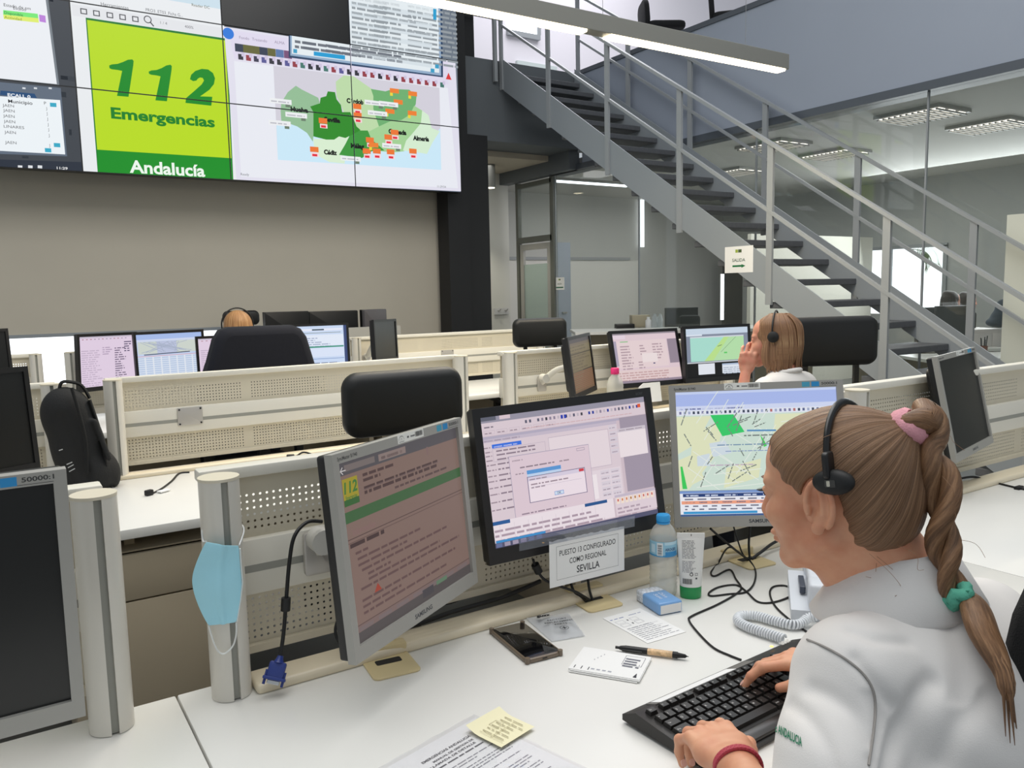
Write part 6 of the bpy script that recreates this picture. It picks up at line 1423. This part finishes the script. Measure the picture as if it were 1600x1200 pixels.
cord('monitor_cable', 'black cable with a bead dropping from the middle monitor behind the paper sign', [Y_(833, 874, 1.40), Y_(838, 888, 1.40), Y_(850, 905, 1.40), Y_(872, 915, 1.39), Y_(900, 925, 1.38), F_(922, 938, .747)], .003, bead(836, 882, 842, 894, 1.40))
cord('monitor_cable', 'black cable rising from the grommet below the paper sign', [F_(916, 940, .745), Y_(908, 932, 1.385), Y_(897, 924, 1.40), Y_(890, 905, 1.42)], .003); cord('monitor_cable', 'second black cable rising straight from the grommet below the sign', [F_(926, 938, .745), Y_(921, 922, 1.39), Y_(918, 900, 1.41)], .003)
cord('monitor_cable', 'thick black cables lying behind the ridge right of the pink-screen monitor', [(.60, 1.452, .80), (.66, 1.455, .765), (.78, 1.455, .77), (.90, 1.452, .775), (1.0, 1.45, .79)], .005)
cord('monitor_cable', 'black cord looping behind the left edge of the pink-screen monitor', [Y_(545, 905, 1.43), Y_(530, 960, 1.43), Y_(524, 985, 1.42), Y_(530, 1003, 1.41), Y_(545, 1015, 1.40)], .003)
gx = flat(1170, 878)
cord('monitor_cable', 'black cord arching from the map monitor left corner to the grommet', [Y_(1110, 826, 1.36), Y_(1128, 842, 1.36), Y_(1150, 860, 1.36), (gx.x, gx.y, .745)], .003); cord('monitor_cable', 'black cord rising straight behind the map monitor', [(gx.x+.004, gx.y, .745), Y_(1170, 850, 1.37), Y_(1172, 822, 1.38)], .003); cord('monitor_cable', 'thin black cord left of the straight cord at the map monitor', [(gx.x-.006, gx.y, .745), Y_(1158, 860, 1.36), Y_(1146, 822, 1.37)], .002)
cord('monitor_cable', 'black cable sweeping right from the map monitor grommet behind the face', [(gx.x+.01, gx.y, .745), F_(1190, 862, .755), F_(1215, 845, .765), F_(1260, 830, .772)], .004)
cord('keyboard_cable', 'thin black cord looping over the desk from the grommet to the keyboard', [(gx.x-.004, gx.y, .745), Y_(1140, 855, 1.34), F_(1122, 880), F_(1111, 894), F_(1117, 900), F_(1140, 890), F_(1150, 905), F_(1158, 918), F_(1150, 928), F_(1120, 945), F_(1082, 962), F_(1077, 970), F_(1092, 990), F_(1115, 1012), F_(1140, 1024), F_(1158, 1031)], .0022)
cord('headset_cable', 'thin black cord curling across the desk to the white telephone', [(gx.x+.002, gx.y, .745), F_(1180, 890), F_(1180, 905), F_(1174, 918), F_(1162, 926), F_(1140, 928), F_(1112, 931), F_(1108, 926), F_(1124, 917), F_(1150, 914), F_(1166, 924), F_(1184, 940), F_(1208, 941), F_(1234, 932), F_(1239, 922), F_(1226, 915), F_(1208, 917), F_(1203, 928), F_(1212, 948), F_(1236, 970), F_(1262, 988)], .0022)
# telephone
o_ = flat(1250, 968); x = Vector((.93, -.37, 0)).normalized(); rz = math.radians(-12)
rz = -.86; t = thing('telephone', 'white desk telephone with its handset on the left, beside the ponytailed woman', 'telephone', (flat(1236, 968).x, flat(1236, 968).y, ZD), rz)
wt_ = mat('telephone_white', (214, 218, 224), .4)
MB().prism([(0, 0), (.17, 0), (.17, .05), (0, .022)], 0, .20, axis='x', M=Matrix.Translation((0, 0, 0))).build('base', wt_, t, 40)
MB().rbox(.020, .032, .06, .135, .036, .052, .002).build('display_window', mat('dark_window', (70, 76, 90), .3), t)
h_ = MB().rbox(.036, .088, -.012, .20, .050, .082, .008, 3).rbox(.034, .090, -.014, .045, .026, .084, .008, 3).rbox(.034, .090, .15, .205, .03, .084, .008, 3).build('handset', wt_, t, 40)
MB().box(.056, .070, -.0146, -.0135, .036, .050).build('cord_socket', blackp, h_)
for i in range(12): MB().rbox(.105+(i % 3)*.02, .12+(i % 3)*.02, .04+(i//3)*.022, .054+(i//3)*.022, .030, .046+(i//3)*.0055, .002).build('button', mat('button_grey', (150, 155, 164), .5), t, 40)
path = spline([F_(1225, 998, .752), F_(1200, 990, .752), F_(1170, 980, .752), F_(1153, 970, .752), F_(1158, 962, .752), F_(1180, 962, .752), F_(1210, 970, .752), F_(1236, 976, .752), F_(1252, 974, .752), F_(1262, 966, .758), F_(1276, 962, .765)], 30)
hel = []; acc = 0
for i in range(len(path)*6-6):
    j = i/6; i0 = int(j); p = path[i0].lerp(path[min(i0+1, len(path)-1)], j-i0); d = (path[min(i0+1, len(path)-1)]-path[max(i0-1, 0)]).normalized()
    if i: acc += (p-last).length/.0058*2*PI
    last = p.copy(); sx_ = d.cross(Vector((0, 0, 1))).normalized(); sy_ = sx_.cross(d); hel.append(p+(sx_*math.cos(acc)+sy_*math.sin(acc))*.0078)
p0 = hel[0].copy(); t = thing('coiled_cord', 'pale coiled telephone cord looped on the desk behind the keyboard', 'cord', tuple(p0)); MB().tube([p-p0 for p in hel], .0024, 6).build('coil', mat('cord_pale', (222, 226, 230), .4), t, 80)

# keyboard
kx, ky = .813, .951; kb = thing('keyboard', 'black computer keyboard with media strip under the woman\'s hands', 'keyboard', (kx, ky, ZD), .048)
KW, KD = .452, .172
MB().prism([(0, .006), (0, .016), (-.03, .030), (-KD+.02, .018), (-KD-.012, .010), (-KD-.012, .004)], 0, KW, axis='x').build('body', mat('keyboard_black', (30, 28, 26), .42), kb, 40)
for x in (.03, KW-.05): MB().box(x, x+.02, -.02, -.005, 0, .01).build('foot', blackp, kb)
MB().rbox(.012, KW-.012, -KD-.008, -KD+.018, .010, .0185, .003).build('front_ledge', mat('ledge_black', (38, 36, 34), .3), kb, 40)
Mk = Matrix.Translation((0, -.028, .0287)) @ Matrix.Rotation(.095, 4, 'X')
MB().box(.055, .245, -.004, .020, .0002, .0012, M=Matrix.Translation((0, -.028, .0287)) @ Matrix.Rotation(-.40, 4, 'X')).build('white_strip', paper, kb)
for x in (.045, .247): MB().box(x, x+.012 if x < .1 else x+.05, -.004, .020, .0, .001, M=Matrix.Translation((0, -.028, .0287)) @ Matrix.Rotation(-.40, 4, 'X')).build('grey_patch', mat('grey_label', (110, 108, 104), .5), kb)
k = Canvas(); k.text(0, 0, 'acer', .020, (200, 198, 192), .03, fit=.030); k.build('lettering', kb, PRINT, Matrix.Translation((.392, -.020, .0292)) @ FLAT, base=.0002)
tag_led = MB().box(.372, .377, -.012, -.007, .027, .0285).build('indicator_light', emit('amber_led', (255, 190, 90), 2.5), kb)
keyc = (26, 24, 23)
def key(x, y, w_, d_, leg, h=.0075):
    mb = MB(); t_ = .0022
    mb.add([(x, y, 0), (x+w_, y, 0), (x+w_, y+d_, 0), (x, y+d_, 0), (x+t_, y+t_, h), (x+w_-t_, y+t_, h), (x+w_-t_, y+d_-t_*.6, h), (x+t_, y+d_-t_*.6, h)], [(4, 5, 6, 7), (0, 1, 5, 4), (1, 2, 6, 5), (2, 3, 7, 6), (3, 0, 4, 7)], Mk, col=keyc)
    if leg:
        v, f = text_mesh(leg, .01); s_ = .0052 if len(leg) == 1 else .0036
        for fc in f: mb.add([(x+.0042+v[i][0]*s_, y+d_*.48+v[i][1]*s_, h+.0001) for i in fc], [list(range(len(fc)))], Mk, col=(200, 198, 194))
    mb.build('key', PRINT2, kb)
PRINT2 = colmat('key_plastic', 0, .38); u = .0190; g_ = .0014
def row(y, items, x=.014, d_=.0176):
    for it in items:
        if isinstance(it, (int, float)): x += it*u; continue
        s_, w_ = it if isinstance(it, tuple) else (it, 1)
        key(x, y, w_*u-g_, d_, s_); x += w_*u
row(-.022, ['Esc', .5, 'F1', 'F2', 'F3', 'F4', .4, 'F5', 'F6', 'F7', 'F8', .4, 'F9', 'F10', 'F11', 'F12', .3, 'Imp', 'Blq', 'Pau'], d_=.0135)
row(-.046, ['º', '1', '2', '3', '4', '5', '6', '7', '8', '9', '0', "'", '¡', ('<-', 2), .3, 'Ins', 'Ini', 'Re', .3, 'Bl', '/', '*', '-'][:19])
row(-.065, [('Tab', 1.5), 'Q', 'W', 'E', 'R', 'T', 'Y', 'U', 'I', 'O', 'P', '`', '+', ('', 1.5), .3, 'Sup', 'Fin', 'Av', .3, '7', '8', '9'])
row(-.084, [('Bloq', 1.75), 'A', 'S', 'D', 'F', 'G', 'H', 'J', 'K', 'L', 'Ñ', '´', 'Ç', ('', 1.25), 3.6, '4', '5', '6'])
row(-.103, [('Shift', 1.25), '<', 'Z', 'X', 'C', 'V', 'B', 'N', 'M', ',', '.', '-', ('Shift', 2.75), 1.3, '^', 1.3, '1', '2', '3'])
row(-.122, [('Ctrl', 1.4), ('#', 1.2), ('Alt', 1.2), ('', 6.2), ('AltGr', 1.2), ('#', 1.2), ('=', 1.2), ('Ctrl', 1.4), .3, '<', 'v', '>', .3, ('0', 2)])

# face mask on the round post
pc = Vector((.312, 1.425, 0)); nv = Vector((-pc.x, -pc.y, 0)).normalized(); mo = pc+nv*.040
def mk_(px, py): p = atp(px, py, mo, nv); return p
xr = Vector((0, 0, 1)).cross(-nv)*-1
rows_ = [((322, 845), (373, 851)), ((314, 862), (374, 866)), ((305, 885), (375, 884)), ((298, 909), (378, 908)), ((304, 935), (377, 930)), ((315, 960), (374, 955)), ((326, 978), (369, 971))]
mb = MB(); n = 14; vs = []; cen = mk_(345, 910)
t = thing('face_mask', 'light blue surgical mask hooked over the second round post', 'mask', tuple(cen))
for j, (a, b) in enumerate(rows_):
    A, B = mk_(*a), mk_(*b)
    for i in range(n+1):
        f_ = i/n; p = A.lerp(B, f_); off = (p-pc); lat = off.dot(Vector((nv.y, -nv.x, 0)))
        wrap = -max(0, abs(lat)-.018)**1.3*1.2; fold = .004*math.sin(f_*PI)*math.sin(j*1.9+f_*2)+.0035*(1 if abs(f_-.55) < .08 else 0)
        vs.append(p+nv*(.004+wrap+fold)-cen)
m_ = len(rows_); mb.add(vs, [(j*(n+1)+i, j*(n+1)+i+1, (j+1)*(n+1)+i+1, (j+1)*(n+1)+i) for j in range(m_-1) for i in range(n)])
o = mb.build('pleated_cloth', mat('surgical_blue', (168, 224, 240), .8, bump=.15, bscale=500), t, 70)
sd = o.modifiers.new('thickness', 'SOLIDIFY'); sd.thickness = .0016; sb = o.modifiers.new('smooth', 'SUBSURF'); sb.levels = 1; sb.render_levels = 2
lp = mat('elastic_white', (226, 228, 226), .7)
L1 = spline([mk_(322, 846), pc+Vector((0, 0, 1.06))+Vector((-.034, -.012, -.03)), pc+Vector((-.030, .0, 1.05)), pc+Vector((.004, .038, 1.055)), pc+Vector((.036, .0, 1.04)), mk_(374, 852)], 8); MB().tube([p-cen for p in L1], .0016, 6).build('ear_loop', lp, t, 60)
L2 = spline([mk_(326, 977), mk_(334, 1003), mk_(342, 1018), mk_(352, 1020), mk_(364, 1008), mk_(369, 990), mk_(369, 972)], 8); MB().tube([p+nv*.002-cen for p in L2], .0016, 6).build('ear_loop', lp, t, 60)
MB().tube([mk_(375, 856)+nv*.004-cen, mk_(377, 885)+nv*.004-cen, mk_(379, 908)+nv*.004-cen, mk_(376, 935)+nv*.004-cen, mk_(370, 970)+nv*.004-cen], .003, 6, flat=.4).build('welded_edge', lp, t, 60)

# loose items on the second row
cord('power_cord', 'black power cord end with plug lying on the second-row desk', [F_(296, 738), F_(280, 740), F_(268, 752), F_(252, 764), F_(238, 771)], .004, lambda t, p0: (MB().rbox(-.014, .014, -.01, .01, -.002, .018, .004, M=Matrix.Translation(Vector(F_(233, 773))-p0) @ Matrix.Rotation(.5, 4, 'Z')).build('plug', rubber, t, 40), MB().rbox(-.022, .022, -.012, .012, 0, .006, .002, M=Matrix.Translation(Vector(F_(256, 768))-p0) @ Matrix.Rotation(.5, 4, 'Z')).build('paper_tag', paper, t, 40)))
p = flat(454, 716, .77); t = thing('webcam', 'small black clip device with a cord on the far edge of the second-row desk', 'device', (p.x, p.y, .742), -.3)
MB().rbox(-.018, .018, -.012, .012, 0, .012, .003).build('foot', blackp, t, 40); MB().rbox(-.016, .016, -.010, .004, .010, .050, .004, M=Matrix.Rotation(.3, 4, 'X')).build('body', blackp, t, 40); MB().rbox(-.008, .008, -.0125, -.010, .02, .03, .002, M=Matrix.Rotation(.3, 4, 'X')).build('lens', chrome, t, 40)
MB().tube(spline([(.01, .01, .02), (.05, .02, .045), (.09, .0, .035), (.12, -.01, .008), (.09, -.02, .004)], 6), .004, 8).build('wire', rubber, t, 60)
cord('power_cord', 'black power cord with a switch on the desk behind the woman\'s braid', [(2.62, 1.43, .768), F_(1490, 751, .765), F_(1520, 745, .765), F_(1545, 752), F_(1570, 758), F_(1596, 764), F_(1640, 772)], .004, lambda t, p0: MB().rbox(-.018, .018, -.009, .009, -.006, .008, .003, M=Matrix.Translation(Vector(F_(1592, 763))-p0)).build('inline_switch', rubber, t, 40))
# backpack
c = flat(128, 752); bp = thing('backpack', 'black backpack leaning upright in the gap of the second row', 'backpack', (.262, 3.36, ZD))
S = SDF((.02, 3.1, .72), (.52, 3.60, 1.18), .006)
Rb = np.array(Matrix.Rotation(.17, 3, 'Y').transposed().to_4x4().to_3x3()).T
Rb = np.array(Euler((0, -.16, 0)).to_matrix())
S.ell((.245, 3.36, .90), (.092, .075, .20), Rb, .03); S.ell((.215, 3.36, 1.03), (.085, .065, .10), Rb, .03); S.ell((.285, 3.35, .80), (.085, .078, .075), Rb, .03); S.ell((.345, 3.35, .80), (.030, .045, .065), Rb, .02)
S.cone((.19, 3.285, 1.02), (.255, 3.28, .80), .012, .014, .03, 'sub'); S.cone((.30, 3.30, 1.0), (.335, 3.28, .86), .010, .010, .02)
S.a = np.maximum(S.a, .742-(S.lo[2]+S.h*np.arange(S.n[2])))[:, :, :] if False else S.a
v, q = S.mesh(); v[:, 2] = np.maximum(v[:, 2], .7415); v = smooth_verts(v, q, 2); sdf_obj('body', v, q, mat('black_nylon', (20, 21, 22), .8, bump=.35, bscale=160), bp, (.262, 3.36, ZD))
oo = Vector((.262, 3.36, ZD)); Pb = lambda px, py, y: at(px, py, y=y)-oo
MB().tube(spline([Pb(92, 615, 3.36), Pb(96, 598, 3.36), Pb(112, 597, 3.36), Pb(128, 603, 3.36), Pb(140, 622, 3.36)], 6), .012, 8, flat=.5).build('handle', mat('black_webbing', (16, 17, 18), .9), bp, 60)
MB().tube(spline([Pb(112, 606, 3.29), Pb(122, 640, 3.275), Pb(134, 690, 3.27), Pb(136, 740, 3.275)], 8), .006, 8).build('seam', mat('black_webbing', (16, 17, 18)), bp, 60)
for i, (a, b) in enumerate((((104, 726), (113, 722)), ((106, 731), (115, 726)), ((108, 737), (117, 732)), ((92, 704), (98, 702)))): MB().cyl(Pb(*a, 3.262), Pb(*b, 3.262), .0018, n=6).build('stitch_mark', mat('grey_thread', (170, 172, 172), .6), bp)
MB().tube(spline([Pb(140, 625, 3.33), Pb(158, 680, 3.31), Pb(165, 720, 3.30), Pb(168, 750, 3.30)], 6), .012, 8, flat=.5).build('strap', mat('black_webbing', (16, 17, 18)), bp, 60)
# paper by the pink-capped bottle
t = thing('paper_sign', 'white paper sign taped below the pink form monitor', 'sign', tuple(at(1014, 612, y=3.325)), -.1); MB().prism([(-.07, -.06), (.09, -.06), (.075, .05), (-.04, .05), (-.07, .03)], 0, .001, axis='y').build('sheet', paper, t)
t = thing('paper_stack', 'white sheets on the desk in the gap of the second row', 'paper', (2.05, 3.05, ZD)); MB().box(-.1, .12, -.05, .25, 0, .006).build('sheets', paper, t)
# office behind the glass
oz = lambda px, py, t_: at(px, py, t=t_)
a = oz(1040, 483, 9.5); dk = thing('office_desk', 'office desk behind the glass with cartons and a black monitor', 'desk', (a.x-1.0, a.y, 0), -.57); zt = at(1000, 512, t=9.4).z
MB().box(-.3, 2.6, -.35, .4, zt-.03, zt).build('desktop', deskm, dk); MB().box(-.2, 2.5, .3, .33, 0, zt-.03).build('front_panel', beige, dk)
def far_box(name, label, cat, px0, py0, px1, py1, t_, d_, m, part, bev=.004):
    a, b = at(px0, py1, t=t_), at(px1, py0, t=t_); w_ = (Vector((b.x, b.y, 0))-Vector((a.x, a.y, 0))).length; rz = math.atan2(b.y-a.y, b.x-a.x)
    t = thing(name, label, cat, tuple(a), rz); MB().rbox(0, w_, 0, d_, 0, b.z-a.z, bev).build(part, m, t, 40); return t, w_, b.z-a.z
card = mat('cardboard', (176, 168, 146), .7)
far_box('carton', 'small beige carton on the office desk behind the glass joint', 'box', 988, 492, 1016, 512, 9.4, .15, card, 'body')
for i, (px, lab) in enumerate(((1013, 'white pill-shaped bottle beside the beige carton'), (1023, 'clear bottle right of the white bottle in the office'), (1031, 'clear bottle next to the black office monitor'))):
    b = at(px, 512, t=9.35); t = thing('small_bottle', lab, 'bottle', tuple(b)); MB().lathe([(0, 0), (.03, 0), (.034, .01), (.034, .085 if i == 0 else .11), (.018, .10 if i == 0 else .14), (.018, .125 if i == 0 else .16), (0, .125 if i == 0 else .16)], n=20).build('body', whitep if i == 0 else glassmat('clear_bottle_%d' % i, (.9, .93, .95), 2, .25, (225, 228, 232)), t, 50)
far_box('office_phone', 'dark desk phone left of the beige carton behind the glass', 'phone', 963, 506, 992, 514, 9.3, .15, blackp, 'body', .01)
t, w_, h_ = far_box('monitor', 'black office monitor behind the glass, left of the bright wall gap', 'monitor', 1040, 480, 1091, 520, 9.6, .05, blackp, 'casing'); MB().box(w_*.4, w_*.6, .0, .04, -.14, 0).build('stand', blackp, t)
far_box('chair_back', 'dark office chair back in front of the black office monitor', 'chair', 1062, 492, 1096, 530, 9.1, .08, blackm, 'backrest', .05)
zt2 = at(1470, 540, t=8.6).z; dk = thing('office_desk', 'office desk carrying the black monitors before the two dark-haired people', 'desk', (at(1470, 520, t=8.75).x, at(1470, 520, t=8.75).y, 0), -.57); MB().box(-.8, .55, -.3, .45, zt2-.06, zt2-.03).build('desktop', deskm, dk); MB().box(-.75, .5, .35, .38, 0, zt2-.06).build('front_panel', beige, dk)
t, w_, h_ = far_box('monitor', 'black office monitor in front of the two dark-haired people, nearer the glass', 'monitor', 1462, 477, 1516, 540, 8.6, .05, blackp, 'casing'); MB().box(w_*.4, w_*.6, .0, .04, zt2-.03-t.location.z, 0).build('stand', blackp, t)
t, w_, h_ = far_box('monitor', 'black office monitor left of the pair, its left edge against the window', 'monitor', 1433, 480, 1462, 536, 8.8, .05, blackp, 'casing'); MB().box(w_*.4, w_*.6, .0, .04, zt2-.03-t.location.z, 0).build('stand', blackp, t)
t, w_, h_ = far_box('office_chair', 'black mesh office chair right of the black office monitors', 'chair', 1510, 487, 1528, 530, 9.0, .07, blackm, 'backrest', .03)
a, b = at(1512, 560, t=8.7), at(1572, 514, t=8.7); rz = math.atan2(b.y-a.y, b.x-a.x); w_ = (Vector((b.x-a.x, b.y-a.y, 0))).length
t = thing('white_cabinet', 'low white cabinet at the right end of the glazed office', 'cabinet', (a.x, a.y, 0), rz); MB().rbox(0, w_, .02, .45, 0, b.z, .004).build('body', mat('cabinet_white', (224, 216, 212), .5), t, 40)
for x0, x1 in ((.005, w_*.64), (w_*.65, w_-.005)): MB().rbox(x0, x1, 0, .02, .05, b.z-.04, .003).build('door', mat('cabinet_white', (224, 216, 212)), t, 40)
S_ = at(1560, 512, t=8.75); S = SDF(np.array(S_)-.3, np.array(S_)+.36, .012)
bs = np.array(S_); S.ell(bs+np.array((.02, 0, .10)), (.11, .09, .10), None, .03); S.ell(bs+np.array((.05, -.02, .22)), (.09, .08, .09), None, .04); S.ell(bs+np.array((-.05, .02, .06)), (.10, .08, .05), None, .03)
v, q = S.mesh(); v[:, 2] = np.maximum(v[:, 2], bs[2]); v = smooth_verts(v, q, 2); bg = thing('bag', 'dark blue bag heaped on the white office cabinet', 'bag', tuple(S_)); sdf_obj('cloth', v, q, mat('dark_blue_cloth', (52, 64, 78), .85), bg, tuple(S_))
b = at(1536, 556, t=8.0); t = thing('pencil_cup', 'dark orange pencil cup with pens behind the right monitor', 'cup', tuple(b)); MB().lathe([(0, 0), (.035, 0), (.038, .10), (.034, .10), (.03, .01)], n=20).build('cup', mat('orange_brown', (120, 66, 44), .5), t, 40)
for i in range(5): MB().cyl((.015*math.cos(i*1.3), .015*math.sin(i*1.3), .01), (.03*math.cos(i*1.3), .03*math.sin(i*1.3), .16+.01*i), .005, n=8).build('pen', blackp, t)
dk = thing('office_desk', 'pale office desk under the pencil cup by the glass', 'desk', (b.x, b.y, 0), -.57); MB().box(-.7, .5, -.3, .4, b.z-.03, b.z).build('desktop', deskm, dk); MB().box(-.65, .45, .3, .33, 0, b.z-.03).build('front_panel', beige, dk)
pf = thing('palm_frond', 'palm frond outside the bright office window', 'plant', tuple(at(1452, 400, x=12.1))); g = MB()
stem = spline([(0, .28, .12), (0, .1, .08), (0, 0, 0), (0, -.05, -.12)], 8); g.tube(stem, .006, 6)
for i in range(4, len(stem)-1):
    for s in (-1, 1): d = (stem[i+1]-stem[i]).normalized(); e = Vector((0, d.z, -d.y))*s; g.tube([stem[i], stem[i]+e*.09+d*.06, stem[i]+e*.14+d*.12-Vector((0, 0, .03))], [.006, .008, .002], 5, flat=.3)
g.build('leaves', mat('palm_green', (96, 120, 70), .6), pf, 60)
